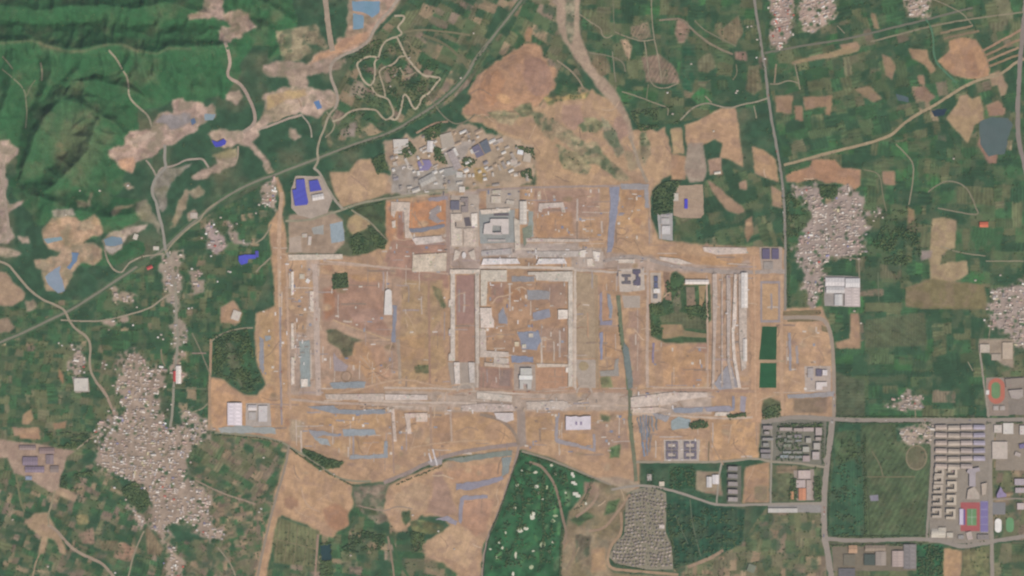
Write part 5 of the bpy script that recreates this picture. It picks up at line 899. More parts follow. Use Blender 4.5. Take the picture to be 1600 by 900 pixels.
# ================================================================== DUST NETS ON THE SITE
BG, GG, PU = (140,145,152), (148,152,150), (142,136,152)
for p, c, l in (([(638,357),(660,356),(695,350),(695,355),(660,362),(640,364)], (118,121,134), 'dark blue grey dust net bar below the orange soil'), ([(672,328),(685,321),(690,330),(681,336),(690,346),(684,350),(670,342)], (156,142,138), 'ragged mauve dust net on the orange soil'), ([(668,310),(700,306),(700,312),(670,315)], (152,140,146), 'thin mauve dust net above the orange soil'),
                ([(952,292),(968,292),(966,320),(962,350),(958,385),(955,395),(948,395),(950,360),(953,330)], (139,141,160), 'long blue dust net strip standing upright beside the tan block'), ([(970,287),(1013,287),(1014,325),(1008,325),(1006,297),(970,296)], (156,150,150), 'grey dust net bent around the corner of the tan block'), ([(800,432),(835,432),(835,440),(800,440)], (146,141,141), 'grey dust net at the top of the framed court'), ([(824,452),(860,455),(858,468),(824,468)], (145,142,143), 'large grey dust net in the framed court'),
                ([(778,492),(786,480),(792,495),(792,505),(780,506)], (140,140,149), 'ragged blue grey dust net beside the white court blocks'), ([(832,488),(858,483),(860,495),(834,502)], (139,139,152), 'slanted blue grey dust net in the middle of the court'), ([(808,519),(842,518),(845,532),(838,548),(816,545)], (134,140,158), 'ragged blue dust net around pale huts in the court'), ([(800,556),(833,557),(833,566),(800,566)], (128,137,162), 'straight blue dust net above the white gate building'),
                ([(936,460),(940,455),(941,502),(957,500),(956,508),(937,508)], (141,134,152), 'L shaped purple dust net west of the green canal'), ([(948,458),(953,460),(957,478),(956,498),(952,498),(951,480)], (141,146,156), 'narrow blue grey dust net beside the L shaped net'), ([(937,520),(942,518),(941,562),(938,562)], (135,140,166), 'thin blue dust net strip on the tan strip'), ([(937,580),(960,578),(962,562),(967,560),(967,588),(938,588)], (156,149,139), 'grey hooked dust net at the foot of the tan strip'),
                ([(975,534),(983,545),(988,588),(989,606),(981,608),(977,580),(974,550)], (104,117,112), 'dark green netted mound beside the canal'), ([(1019,536),(1023,536),(1022,568),(1019,568)], (128,118,146), 'thin purple dust net beside the tan field'), ([(1115,600),(1135,572),(1142,572),(1155,606),(1125,609)], (156,151,156), 'grey dust net wedge at the foot of the long pale bars'), ([(1048,637),(1075,638),(1100,636),(1098,643),(1070,646),(1055,645)], (144,148,160), 'blue dust net band above the green clumps'), ([(1101,636),(1140,634),(1148,640),(1140,643),(1105,643)], (152,146,158), 'mauve tail of the blue dust net band'),
                ([(1144,619),(1148,620),(1148,638),(1144,638)], (140,138,152), 'small upright dust net beside the tan track'), ([(1157,619),(1166,620),(1164,645),(1157,642)], (164,154,164), 'pale mauve upright dust net beside the tan track'),([(1018,645),(1048,650),(1040,660),(1026,654)], (156,152,154), 'pale dust net east of the crumpled heap'),
                ([(1048,658),(1060,652),(1078,655),(1078,668),(1050,673)], (149,164,165), 'teal dust net beside the green clumps'), ([(480,635),(520,634),(530,640),(602,640),(602,646),(540,648),(500,642)], (139,144,151), 'long blue grey dust net south of the pale strip'), ([(482,671),(505,674),(530,678),(530,682),(508,680),(490,684)], (150,148,152), 'grey dust net above the pale teal patch'), ([(488,682),(512,686),(516,698),(500,693)], (160,166,166), 'pale teal dust net patch'), ([(535,670),(585,671),(588,680),(537,682)], (150,158,163), 'straight teal dust net above the square earthwork'),
                ([(601,690),(606,690),(606,716),(545,717),(548,711),(600,710)], (150,155,159), 'L shaped teal dust net around the square earthwork'), ([(515,598),(572,596),(570,606),(520,608)], (144,152,156), 'teal dust net south of the circular track'), ([(614,477),(620,477),(618,535),(612,535)], (130,132,146), 'upright blue dust net beside the long white building'), ([(405,525),(412,530),(412,585),(405,575)], (142,142,148), 'grey dust net at the western edge of the site'), ([(414,524),(423,524),(423,532),(414,532)], (150,160,164), 'small teal dust net at the western edge of the site'),
                ([(467,534),(484,532),(486,604),(470,606)], (150,160,156), 'tall pale teal dust net beside the pinkish road'), ([(521,550),(532,562),(545,572),(540,580),(522,580)], (164,146,146), 'mauve dust net patch below the dark scrub'), ([(340,668),(370,665),(430,668),(432,678),(345,676)], (160,165,160), 'pale teal dust net along the southern canal'), ([(695,718),(760,708),(800,704),(800,712),(760,716),(720,723)], (121,131,119), 'green dust net along the southern dirt road'), ([(712,756),(760,750),(785,744),(788,749),(765,758),(730,766),(713,765)], (141,136,151), 'purple dust net bar on the southern earthworks'),
                ([(716,815),(718,780),(724,774),(762,774),(762,779),(725,782),(721,818)], (148,142,154), 'thin bent purple dust net on the southern earthworks'), ([(680,812),(700,806),(715,815),(712,822),(698,814)], (150,142,154), 'small mauve dust net at the edge of the southern earthworks'), ([(784,715),(800,714),(795,738),(784,746)], (130,140,136), 'green dust net wedge beside the golf road'), ([(1232,520),(1236,520),(1237,580),(1233,580)], (152,147,153), 'thin grey dust net in the eastern compound'), ([(1243,540),(1247,540),(1248,568),(1244,568)], (164,150,146), 'short mauve dust net in the eastern compound'),
                ([(1230,616),(1305,612),(1302,620),(1232,622)], (155,149,149), 'grey dust net band below the eastern compound'), ([(826,330),(833,330),(834,370),(826,371)], (152,160,150), 'pale teal dust net beside the upright white hall'), ([(816,356),(832,352),(833,365),(818,386)], (124,132,108), 'green dust net below the upright white hall'), ([(866,688),(868,650),(872,650),(872,686),(926,700),(926,678),(930,678),(930,706),(870,692)], (158,148,150), 'thin grey dust net framing the southern plots'), ([(668,720),(692,716),(690,726),(672,728)], (170,156,152), 'pale dust net at the end of the dirt road')):
    net(p, c, l, lumps=3.5 if 'crumpled' in l or 'mound' in l else 1.6)
for k, (a, b, w, c) in enumerate((((996,652),(1001,676),2.4,(120,120,122)), ((1001,650),(1004,700),2.2,(112,122,132)), ((1006,648),(1007,688),2.6,(134,136,140)), ((1010,648),(1011,712),2.4,(120,132,152)), ((1015,649),(1013,684),2.2,(104,112,114)), ((1019,650),(1021,676),2.6,(128,132,136)), ((1024,652),(1027,672),2.4,(106,116,120)), ((1005,690),(1006,713),2.8,(122,138,162)), ((1017,680),(1014,706),2.0,(130,128,128)))):
    l, r = ribbon(rough(densify([a, b], 4.0, False), .5, 3.0, False), w)
    net(l + r[::-1], c, f'narrow grey blue dust net strip, {ORD9[k]} counted from the west in the ragged fan', lumps=3.0, nat=.7)
# grey kerb loop around the eastern tan rectangle
for a, b, c, d in ((1188,439,1219,443),(1188,500,1219,504),(1188,443,1191,500),(1216,443,1219,500)): S('site_track', box(a, b, c, d), (160,146,142), 'pale', .15)

# ================================================================== RAW CONCRETE OF THE SITE
C1, C2, C3 = (200,184,168), (210,197,183), (190,176,162)
for p, h, c, l, n in (
 ([(611,315),(641,316),(639,358),(646,372),(633,372),(631,330),(619,330),(616,341),(611,336)], 5, (186,168,152), 'pale hooked concrete frame west of the orange soil', 5), ([(643,372),(690,368),(692,378),(650,383)], 5, (192,177,166), 'long white concrete slab below the dark net', 5), ([(645,398),(698,395),(697,424),(644,425)], 6, (190,173,153), 'square pale concrete raft with rough centre', 16), ([(612,346),(618,344),(618,356),(613,356)], 4, C1, 'small concrete stub in the hooked frame', 1),
 ([(750,328),(797,325),(797,331),(752,335)], 7, C1, 'straight pale bar north of the white court building', 3), ([(803,340),(812,345),(813,386),(805,392)], 7, (188,174,158), 'upright pale bar between the court and the white hall', 4), ([(755,404),(808,404),(813,412),(752,414)], 8, (206,196,190), 'white wing left of the broad gateway', 8), ([(842,404),(882,404),(886,412),(838,413)], 8, (204,194,188), 'white wing with a blue panel right of the broad gateway', 6), ([(752,392),(800,388),(800,397),(752,400)], 4, (168,158,152), 'grey concrete strip above the white left wing', 5), ([(822,393),(904,392),(905,401),(842,402)], 4, (172,160,150), 'grey concrete strip above the white right wing', 6),
 ([(703,421),(750,421),(750,428),(703,428)], 7, C1, 'pale top bar of the narrow pink court', 4), ([(704,428),(711,428),(711,564),(701,564),(701,553),(704,552),(704,525),(701,524),(701,515),(704,514),(704,481),(701,480),(701,469),(704,468)], 7, (190,176,162), 'left bar with square bulges along the narrow pink court', 10), ([(742,428),(749,428),(749,568),(743,568)], 7, (184,170,156), 'right bar of the narrow pink court', 9), ([(709,566),(718,566),(719,600),(711,600)], 8, (198,184,172), 'thick pale block left of the round plaza', 3), ([(732,566),(741,566),(742,598),(734,598)], 8, (190,178,168), 'thick pale block right of the round plaza', 3),
 ([(751,422),(792,422),(792,440),(762,440),(760,478),(751,478)], 8, (188,175,158), 'north west corner block of the great framed court', 8), ([(825,425),(895,424),(895,604),(888,604),(888,440),(838,438),(836,430),(825,430)], 8, (188,175,160), 'north east corner and long east bar of the great framed court', 14), ([(750,481),(768,481),(769,495),(772,500),(772,512),(751,512)], 9, (203,186,172), 'white stepped block on the west side of the great court', 6), ([(750,513),(759,513),(760,548),(795,550),(795,558),(750,558)], 6, (184,168,154), 'south west corner bar of the great court', 6),
 ([(872,484),(887,484),(887,498),(872,499)], 10, (214,200,186), 'square cream block on the east side of the great court', 2), ([(772,558),(795,560),(795,568),(771,570)], 4, (180,166,152), 'small pale slab below the south west corner bar', 2), ([(757,566),(796,570),(796,575),(757,572)], 4, (186,166,148), 'thin slab above the mauve plot', 2), ([(838,568),(888,569),(888,573),(840,574)], 4, (192,174,156), 'thin slab above the orange plot', 2), ([(884,574),(890,574),(890,582),(884,582)], 5, C2, 'tiny cube at the end of the thin slab above the orange plot', 0),
 ([(745,612),(800,618),(800,628),(745,623)], 4, (186,172,158), 'pale slab east of the left round track', 6), ([(822,628),(880,626),(896,634),(880,640),(824,640)], 4, (182,166,152), 'pale slab east of the southern road fork', 8), ([(720,634),(756,630),(800,632),(806,642),(770,644),(722,642)], 4, (180,162,150), 'pale slab west of the southern road fork', 8), ([(508,616),(600,615),(600,626),(510,624)], 4, (180,163,149), 'long dull strip south of the teal net', 10), ([(601,616),(668,617),(668,625),(602,625)], 5, (194,178,166), 'long bright strip next to the dull strip', 8), ([(450,398),(535,397),(536,405),(452,407)], 5, (188,173,156), 'straight pale bar at the north west corner of the site', 8),
 ([(632,646),(668,645),(668,659),(650,659),(650,652),(641,654),(643,678),(637,678)], 6, (194,174,158), 'pale hook shaped frame on the southern plots', 6), ([(611,638),(616,638),(620,690),(615,690)], 4, (188,168,152), 'narrow upright pale bar on the southern plots', 4), ([(985,621),(1045,613),(1105,613),(1105,620),(1060,626),(1046,632),(986,637)], 5, (192,174,160), 'long tapering pale slab above the blue net band', 12), ([(985,638),(1030,636),(1046,640),(1020,646),(986,645)], 4, (190,170,154), 'short pale slab under the long tapering slab', 5), ([(1118,644),(1140,644),(1140,650),(1116,650)], 4, C1, 'small pale slab beside the dark trees', 2),
 ([(1098,386),(1166,387),(1168,396),(1120,398),(1100,393)], 5, (192,174,160), 'pale slab along the edge of the green fields', 6), ([(1030,401),(1060,404),(1082,412),(1060,413),(1032,406)], 5, (194,178,164), 'pale sliver along the curving site road', 4), ([(966,405),(992,405),(992,411),(966,411)], 4, C1, 'small pale bar above the square compound', 2), ([(905,392),(916,390),(914,402),(906,402)], 6, C2, 'first pale wing of the fan shaped block', 1), ([(926,392),(938,394),(936,408),(928,404)], 6, C2, 'second pale wing of the fan shaped block', 1), ([(916,404),(926,404),(928,416),(918,416)], 6, C1, 'third pale wing of the fan shaped block', 1),
 ([(1113,428),(1120,427),(1121,470),(1118,540),(1116,608),(1112,608),(1114,520)], 6, (176,158,144), 'westernmost of the long pale bars', 10), ([(1127,440),(1129.5,440),(1129.5,604),(1127,606)], 5, (172,154,140), 'second of the long pale bars counted from the west', 8), ([(1135,430),(1141,430),(1142,480),(1140,560),(1148,606),(1144,608),(1136,565)], 6, (172,157,146), 'third of the long pale bars counted from the west', 10), ([(1147,428),(1151,428),(1151,500),(1147,520),(1150,560),(1158,606),(1153,606),(1145,560),(1144,510)], 7, (198,182,168), 'thin crooked pale bar east of the three long bars', 6),
 ([(1154,428),(1167,427),(1167,530),(1166,575),(1159,580),(1155,540)], 6, (178,162,148), 'broad pale deck under the white roofs', 10), ([(1143,512),(1147,510),(1148,548),(1144,550)], 5, C2, 'small white stub among the long bars', 1), ([(455,425),(459,424),(459,460),(455,462)], 5, C2, 'upper stub of the western column line', 2), ([(455,505),(459,505),(460,545),(455,545)], 5, C1, 'middle stub of the western column line', 3), ([(455,558),(460,558),(460,600),(455,602)], 5, C1, 'lower stub of the western column line', 3), ([(484,455),(490,455),(490,487),(485,487)], 5, C1, 'narrow slab on the pinkish road', 2), ([(470,592),(481,592),(481,604),(471,604)], 5, C2, 'white block at the foot of the tall teal net', 1),
 ([(704,334),(722,334),(722,345),(710,346),(711,356),(722,357),(722,384),(705,384)], 7, (190,174,158), 'pale C shaped block west of the dark shaft', 6), ([(724,357),(744,356),(744,384),(725,384)], 6, (184,166,150), 'square block below the dark shaft', 5), ([(736,334),(746,333),(746,355),(737,355)], 7, C2, 'narrow block east of the dark shaft', 2), ([(842,318),(880,316),(884,332),(878,332),(876,324),(848,326),(846,332),(841,330)], 5, (188,172,160), 'pale bracket shaped frame on the northern plots', 4), ([(822,372),(920,374),(920,378),(822,378)], 4, (180,164,150), 'thin straight slab under the northern plots', 5)):
    c = tuple(min(255, v * 1.075) for v in c)
    concrete(p, h, c, l, pits=n)
e = concrete([(711,390),(720,394),(716,404),(708,408)], 6, C1, 'left wing of the small butterfly pavilion', pits=1); e = concrete([(732,394),(741,390),(744,408),(736,404)], 6, C1, 'right wing of the small butterfly pavilion', pits=1)
building('pavilion', [(725 + 3.2 * math.cos(t * .5236), 399 + 5.2 * math.sin(t * .5236)) for t in range(12)], 9, (222,212,204), 'white oval hall between the butterfly wings', units=0)
S('shaft', [(725,340),(734,339),(736,353),(727,354)], (104,96,98), 'asphalt', .2); S('shaft', [(711,347),(713,347),(713,354),(711,354)], (96,88,88), 'asphalt', .1)
# ================================================================== NAMED BUILDINGS
B = building
BLUE, WHT, GRY, PURP = (86,88,178), (222,210,204), (168,160,154), (112,104,120)
B('blue_shed', [(457,297),(463,296),(463,281),(476,280),(478,297),(482,316),(480,320),(461,322)], 11, BLUE, 'largest bright blue stepped factory roof by the railway', units=0, rkind='sheetroof'); B('blue_shed', [(483,283),(497,281),(503,297),(485,300)], 10, BLUE, 'square bright blue shed east of the largest blue roof', units=0, rkind='sheetroof')
B('blue_shed', [(331,219),(340,222),(346,219),(350,217),(354,221),(352,226),(345,229),(337,230),(334,226)], 8, (78,80,176), 'ragged bright blue shed on the pale quarry yard', units=0, rkind='sheetroof'); B('blue_shed', [(373,400),(383,398),(399,398),(400,404),(388,405),(387,411),(377,414),(373,408)], 8, (86,88,188), 'hook shaped bright blue shed beside the western hamlet', units=0, rkind='sheetroof'); B('blue_shed', box(1069.5,311,1074.5,326), 6, (82,78,190), 'small upright blue shed in the tan yard', units=0, rkind='sheetroof')
B('workshop', [(652,253),(658,250),(672,250),(675,258),(670,266),(656,267)], 8, (140,128,160), 'purple roofed workshop in the northern works area', units=1); B('workshop', box(399,392,404,402), 6, (88,84,170), 'sliver of a blue shed at the edge of the pinkish hamlet', units=0)
B('shed', rect(497,308,18,9,-10), 8, (214,204,196), 'white roofed shed below the square blue shed', style='gable', strips=4)
for p, h, c, l, st in (
 ([(614,218),(638,217),(638,229),(628,228),(628,240),(616,240)], 9, (206,196,184), 'white L shaped works building under the railway', 'flat'), (rect(672,229,9,17,3), 8, (212,202,194), 'white upright shed east of the white L', 'gable'), ([(687,211),(705,206),(712,229),(691,233)], 8, (178,164,148), 'tan trapezoid hall beside the long grey shed', 'flat'), (rect(710,250,11,30,-25), 9, (168,154,148), 'long tilted grey shed in the works area', 'gable'), ([(737,231),(748,225),(757,242),(745,247)], 9, (118,112,128), 'dark solar covered hall, western one of the pair', 'flat'), ([(749,224),(761,217),(768,236),(758,241)], 9, (108,112,120), 'dark solar covered hall, eastern one of the pair', 'flat'),
 (rect(813,238,9,7,10), 8, (232,228,226), 'brightest white hall at the eastern end of the works', 'flat'), (rect(803,254,11,10,0), 8, (196,180,164), 'cream hall with dark edge below the brightest hall', 'flat'), (rect(824,246,12,14,10), 8, (192,176,158), 'broad cream hall east of the brightest hall', 'flat'), (rect(778,221,17,6,-20), 7, (186,172,160), 'pale tilted bar north of the cream halls', 'flat'), (rect(640,262,9,6,15), 7, (204,190,174), 'small cream shed west of the purple roof', 'flat'), (rect(618,256,8,6,0), 7, (196,182,166), 'small cream shed by the green grove', 'flat'), (rect(668,281,26,12,-28), 8, (172,164,154), 'big tilted grey hall south of the purple roof', 'gable'), (rect(650,297,12,6,-20), 7, (200,190,178), 'pale shed along the works road', 'gable'), (rect(722,296,9,9,0), 8, (214,202,188), 'white cube north of the concrete yard', 'flat'), (rect(704,268,22,12,-10), 7, (160,154,146), 'flat grey roofs beside the long tilted shed', 'flat'), (rect(718,273,10,9,0), 8, (204,196,184), 'pale block at the corner of the works lane', 'flat'), (rect(776,300,14,6,-5), 7, (194,180,162), 'pale rounded hall above the white court', 'flat'), (rect(775,312,15,11,0), 8, (204,188,170), 'cream square hall above the white court', 'flat'), (rect(797,316,12,6,10), 7, (196,182,166), 'cream bar east of the square hall', 'flat'),
 (box(704,314,718,328), 9, (116,112,122), 'dark striped solar roof at the corner of the works', 'flat'), ([(720,309),(732,309),(732,332),(721,332),(721,322),(727,322),(727,316),(720,316)], 9, (150,136,130), 'mauve hook shaped block next to the striped roof', 'flat'), ([(757,350),(766,348),(766,342),(795,342),(795,366),(783,366),(783,353),(770,352),(769,366),(755,366)], 12, (208,194,184), 'big white courtyard building with dark inner yard', 'flat'), (box(769,363,784,367), 12, (200,186,178), 'white front wing closing the dark inner yard', 'flat'), (box(772,334,795,337), 6, (112,102,106), 'thin dark bar north of the white courtyard building', 'flat'), (box(762,374,790,377.5), 6, (190,178,168), 'thin pale bar south of the white courtyard building', 'flat'),
 (box(812,315,823,350), 10, (204,192,178), 'upright white hall east of the court', 'gable'), ([(602,455),(605,452),(609,452),(612,455),(613,492),(600,492)], 10, (218,208,198), 'long white building with clipped top on the mauve soil', 'flat'), (box(356,630,378,664), 11, (224,210,210), 'large white rectangular hall in the south west yard', 'gable'), (box(388,633,401,641), 7, (214,202,196), 'small white hall beside the large white hall', 'gable'), (box(389,644,400,656), 6, (186,176,168), 'grey white hall below the small white hall', 'flat'), (box(404,634,418,659), 8, (206,196,190), 'long white block at the end of the south west yard', 'flat'), (rect(369,493,13,15,20), 6, (206,192,176), 'white tilted pad roof west of the site', 'flat'), (box(116,591,138,611), 8, (206,196,182), 'square cream roof north of the largest village', 'flat'),
 (box(275,572,283,599), 7, (224,212,200), 'white roofed works by the western lane', 'gable'), (box(271,580,275,596), 6, (196,84,80), 'red roofed strip beside the white works', 'gable'), (box(1071,437,1107,444), 9, (220,206,194), 'long white roof above the green strips', 'gable'), (box(1158,427,1168,480), 9, (222,211,200), 'tall white roof at the end of the long bars', 'gable'), (box(1161,530,1167,564), 8, (216,204,192), 'shorter white roof below the tall white roof', 'gable'), (box(1145,468,1149,492), 5, (72,62,64), 'narrow black roofed strip among the long bars', 'flat'),
 ([(884,650),(892,651),(900,650),(905,651.5),(914,650),(923,650),(923,671),(884,672)], 12, (216,204,206), 'large white building with notched edges on the southern plots', 'flat'), ([(772,645),(802,645),(803,656),(791,660),(776,654)], 9, (208,194,186), 'white hall beside the curved dirt road', 'flat'), (box(813,575,831,586), 12, (196,190,180), 'grey white northern hall of the gate building', 'flat'), (box(811,586.5,832,593.5), 15, (232,226,216), 'brightest white crossbar of the gate building', 'flat'), ([(812,594),(831,594),(830,608),(824,608),(824,600),(818,600),(818,608),(812,608)], 12, (192,184,174), 'grey U shaped forecourt of the gate building', 'flat'), (box(816,538,822,544), 6, (214,198,178), 'pale hut on the blue net', 'flat'), (box(826,521,833,527), 6, (208,192,174), 'second pale hut on the blue net', 'flat'), (box(804,534,811,541), 6, (216,198,168), 'cream hut west of the blue net', 'flat'),
 (box(1022,432,1028,440), 8, (104,108,132), 'northern blue grey block in the narrow compound', 'flat'), (box(1022,441.5,1028,449.5), 8, (110,114,136), 'second blue grey block in the narrow compound', 'flat'), (box(1021,451,1031,458), 9, (226,216,206), 'white block in the narrow compound', 'flat'), (box(1021,460,1027.5,466.5), 7, (128,126,130), 'southern grey block in the narrow compound', 'flat'), ([(972,430),(986,430),(986,433),(981,433),(981,440),(986,440),(986,444),(972,444),(972,441),(977,441),(977,433),(972,433)], 9, (118,110,112), 'dark H shaped block in the square compound', 'flat'), ([(989,422),(1001,422),(1001,427),(998,428),(998,433),(1001,434),(1001,446),(990,446),(990,440),(994,438),(994,430),(989,428)], 9, (106,98,112), 'dark purple crooked block in the square compound', 'flat'),
 (box(1191,389,1203,405), 9, (106,97,118), 'dark purple roof, western one of the corner pair', 'flat'), (box(1206,389,1217,405), 9, (108,99,120), 'dark purple roof, eastern one of the corner pair', 'flat'), (box(1193,409,1208,421), 5, (160,148,138), 'dull grey roof below the dark purple pair', 'flat'), (box(1262,575,1271,590), 7, (178,166,160), 'grey hall in the eastern compound', 'flat'), (box(1275,577,1284,588), 8, (112,104,118), 'dark purple hall in the eastern compound', 'flat'), (box(1285,578,1292.5,586.5), 9, (226,214,208), 'white cube in the eastern compound', 'flat'), ([(1275,597),(1292,597),(1292,604),(1285,604),(1285,609),(1275,609)], 9, (220,206,198), 'white L shaped hall in the eastern compound', 'flat'),
 (box(1033,341,1046,350), 6, (190,182,176), 'upper white grey hall in the field yard', 'flat'), (box(1034,353,1047,366), 7, (206,198,192), 'lower white hall in the field yard', 'flat'), (box(1032,335,1048,339), 6, (176,168,162), 'thin grey hall at the top of the field yard', 'flat'), (box(1052,302,1060,314), 6, (204,192,176), 'pale shed beside the dark wood', 'flat'), (rect(1121,270,10,4,-8), 6, (216,204,186), 'white roofed shed in the northern fields', 'gable'), (box(1290,434,1319,447), 9, (212,202,196), 'long white warehouse roof on the west of the depot', 'gable'), (box(1321,435,1343,449), 10, (214,206,200), 'long white warehouse roof on the east of the depot', 'gable'), (box(1320,450,1343,478), 9, (200,184,176), 'pinkish warehouse roof in the depot', 'gable'), (box(1304,460,1316,477), 8, (198,192,186), 'small grey warehouse roof in the depot', 'gable'), (box(1291,448,1319,458), 9, (198,190,184), 'grey warehouse roof below the long white roof', 'gable'),
 (rect(1537,351,13,8,0), 7, (206,112,84), 'orange roofed house at the end of the field lane', 'gable'), (rect(1233,771,1,1,0), 4, (150,120,90), 'tiny brown hut in the southern plots', 'flat'), (box(1104,745,1112,761), 8, (212,204,198), 'white upright hall beside the apartment column', 'gable'), (box(1113,742,1123,756), 8, (218,208,202), 'second white hall beside the apartment column', 'gable'), (rect(1034,756,8,7,0), 7, (214,198,176), 'cream hall at the road bend above the villas', 'flat'), (box(1011,741,1018,751), 6, (184,172,162), 'pale hall between dark hedges above the villas', 'flat'), (rect(1174,888,12,12,20), 7, (128,132,112), 'grey green domed hall in the southern plots', 'flat'),
 (box(1247,735,1266,748), 9, (196,176,166), 'pink roofed hall by the avenue', 'flat'), (box(1244,750,1258,762), 8, (190,172,164), 'second pink roofed hall by the avenue', 'flat'), (box(1248,763,1259,781), 9, (198,136,104), 'orange roofed hall by the avenue', 'gable'), (box(1260,750,1268,781), 8, (178,160,148), 'long mauve roof beside the orange hall', 'flat'), (box(1235,768,1240,780), 6, (188,140,104), 'small orange shed in the dark garden', 'gable'), (box(1200,794,1246,801), 8, (196,188,178), 'long white bar roof beside the parking ground', 'flat'), (box(1350,866,1367,883), 9, (84,92,84), 'dark green grey hall below the lower avenue', 'flat'), (box(1368,862,1384,883), 9, (158,144,132), 'greyish hall next to the dark green hall', 'gable'), (box(1394,861,1411,885), 9, (176,156,146), 'pinkish hall below the lower avenue', 'gable'), (box(1412,851,1431,888), 9, (134,126,122), 'large dark grey hall below the lower avenue', 'gable'), (box(1352,852,1383,861), 7, (150,132,114), 'long brown shed below the lower avenue', 'gable'), (box(1326,852,1339,864), 7, (182,146,116), 'orange brown shed below the lower avenue', 'gable'), (box(1318,866,1336,884), 6, (122,114,98), 'dull brown sheds below the lower avenue', 'flat'), (box(1310,888,1336,905), 7, (112,108,108), 'grey hall at the lower edge by the avenue', 'flat'),
 (box(1466,824,1478,838), 8, (196,184,166), 'white gym wing of the school', 'flat'), (box(1455,826,1477,840), 10, (204,192,174), 'long cream vaulted school hall', 'vault'), (box(1479,832,1489,840), 8, (200,188,170), 'short cream school hall beside the vaulted hall', 'flat'), ([(1512,733),(1530,730),(1531,736),(1524,738),(1524,760),(1514,760),(1514,740),(1510,738)], 12, (172,160,160), 'mauve Y shaped school block', 'flat'), ([(1512,765),(1522,760),(1530,772),(1530,780),(1510,780)], 11, (184,168,152), 'cream wedge shaped school block', 'flat'), ([(1533,756),(1542,754),(1540,772),(1534,774)], 11, (188,170,152), 'narrow cream school block', 'flat'), ([(1509,832),(1517,830),(1520,842),(1512,844)], 8, (190,172,160), 'pink hall below the red running track', 'flat'), (box(1497,836,1506,842), 7, (158,150,144), 'small grey hall below the red running track', 'flat'), (box(1527,835,1545,843), 9, (140,130,124), 'dark mauve block at the avenue crossing', 'flat'),
 ([(1557,773),(1563,760),(1567,768),(1572,772),(1572,776),(1557,778)], 14, (150,134,162), 'lilac towers west of the striped block', 'flat'), (box(1585,748,1602,758), 12, (178,164,166), 'upper lilac striped block at the eastern edge', 'flat'), (box(1586,762,1602,770), 12, (180,166,164), 'lower lilac striped block at the eastern edge', 'flat'), (box(1589,786,1600,796), 10, (196,178,172), 'pink hall at the eastern edge', 'flat'), (box(1567,661,1583,678), 10, (212,202,190), 'white school hall on the avenue', 'flat'), (box(1553,664,1565,676), 9, (204,190,178), 'cream school hall on the avenue', 'flat'), (box(1550,690,1574,717), 10, (196,180,166), 'large pink cream hall south of the avenue', 'flat'), (box(1593,665,1602,679), 10, (206,194,184), 'white hall at the end of the avenue', 'flat'), (rect(1597,697,9,7,-10), 9, (128,118,150), 'dark lilac hall at the eastern edge', 'flat'), (rect(1590,710,9,6,20), 8, (186,170,160), 'small mauve hall at the eastern edge', 'flat'),
 (box(1531,538,1546,551), 8, (196,180,162), 'cream block at the top of the school lane', 'flat'), (box(1566,535,1582,561), 8, (192,172,150), 'large cream building by the eastern village', 'flat'), (box(1549,553,1564,563), 7, (176,160,142), 'dull cream wing by the school lane', 'flat'), ([(1570,592),(1600,590),(1600,604),(1572,606)], 10, (150,136,122), 'long brown roof beside the oval track', 'flat'), ([(1575,610),(1598,608),(1598,620),(1590,624),(1580,622)], 10, (172,158,148), 'grey bowed hall beside the oval track', 'flat'), (box(1552,634,1560,641), 6, (182,170,160), 'grey shed below the oval track', 'flat'), (box(1562,634,1570,641), 6, (178,166,156), 'second grey shed below the oval track', 'flat'), (rect(1543,613,5,7,0), 5, (224,214,206), 'white stand beside the oval track', 'flat'),
 (box(36,714,59,727), 8, (134,118,128), 'dark mauve roofed works hall', 'gable'), (box(40,729,69,738), 8, (136,120,130), 'long dark mauve roofed works hall', 'gable'), (box(31,696,56,703), 7, (150,130,124), 'dull mauve shed at the top of the works yard', 'gable'), (box(62,700,85,709), 7, (148,126,120), 'brownish shed at the top of the works yard', 'gable'), (box(72,711,84,725), 7, (138,122,122), 'square mauve shed in the works yard', 'gable'), (box(79,728,92,738), 7, (142,126,118), 'small mauve shed in the works yard', 'gable'), (box(40,744,50,750), 5, (142,150,166), 'pale blue tank shed in the works yard', 'flat'), (rect(212,370,7,9,20), 6, (206,194,178), 'white shed at the foot of the hills', 'flat'), (rect(303,337,11,9,0), 5, (196,180,166), 'pale quarry shed beside the railway', 'flat'), (rect(244,388,9,6,0), 6, (206,194,178), 'white house where the lane meets the railway', 'flat'), (rect(234,418,9,5,-25), 5, (194,88,84), 'red roofed shed under the railway', 'gable'), (rect(476,368,8,6,0), 6, (198,184,168), 'white sheds north of the straight pale bar', 'flat'), (rect(484,376,5,14,5), 6, (204,190,176), 'narrow white shed beside the teal yard', 'flat'), (rect(481,439,6,6,30), 4, (228,222,214), 'white tank house on the western column line', 'flat'), (rect(472,432,8,8,0), 4, (200,186,166), 'cream tank house on the western column line', 'flat')):
    B('building', p, h, c, l, style=st, strips=6 if st == 'gable' and abs(area2(p)) > 260 else 0, units=0 if abs(area2(p)) < 60 else 3)
for x, y, w, h, l in ((895,742,6,8,'white clubhouse wing at the top of the golf course'), (897,755,9,6,'white clubhouse wing in the middle of the golf course edge'), (901,773,12,8,'largest white clubhouse hall by the golf course')):
    B('clubhouse', [(x - w / 2, y - h / 2), (x + w * .2, y - h / 2), (x + w * .2, y - h * .1), (x + w / 2, y), (x + w / 2, y + h / 2), (x - w * .1, y + h / 2), (x - w * .1, y + h * .2), (x - w / 2, y + h * .1)], 8, (216,210,192), l, units=0)
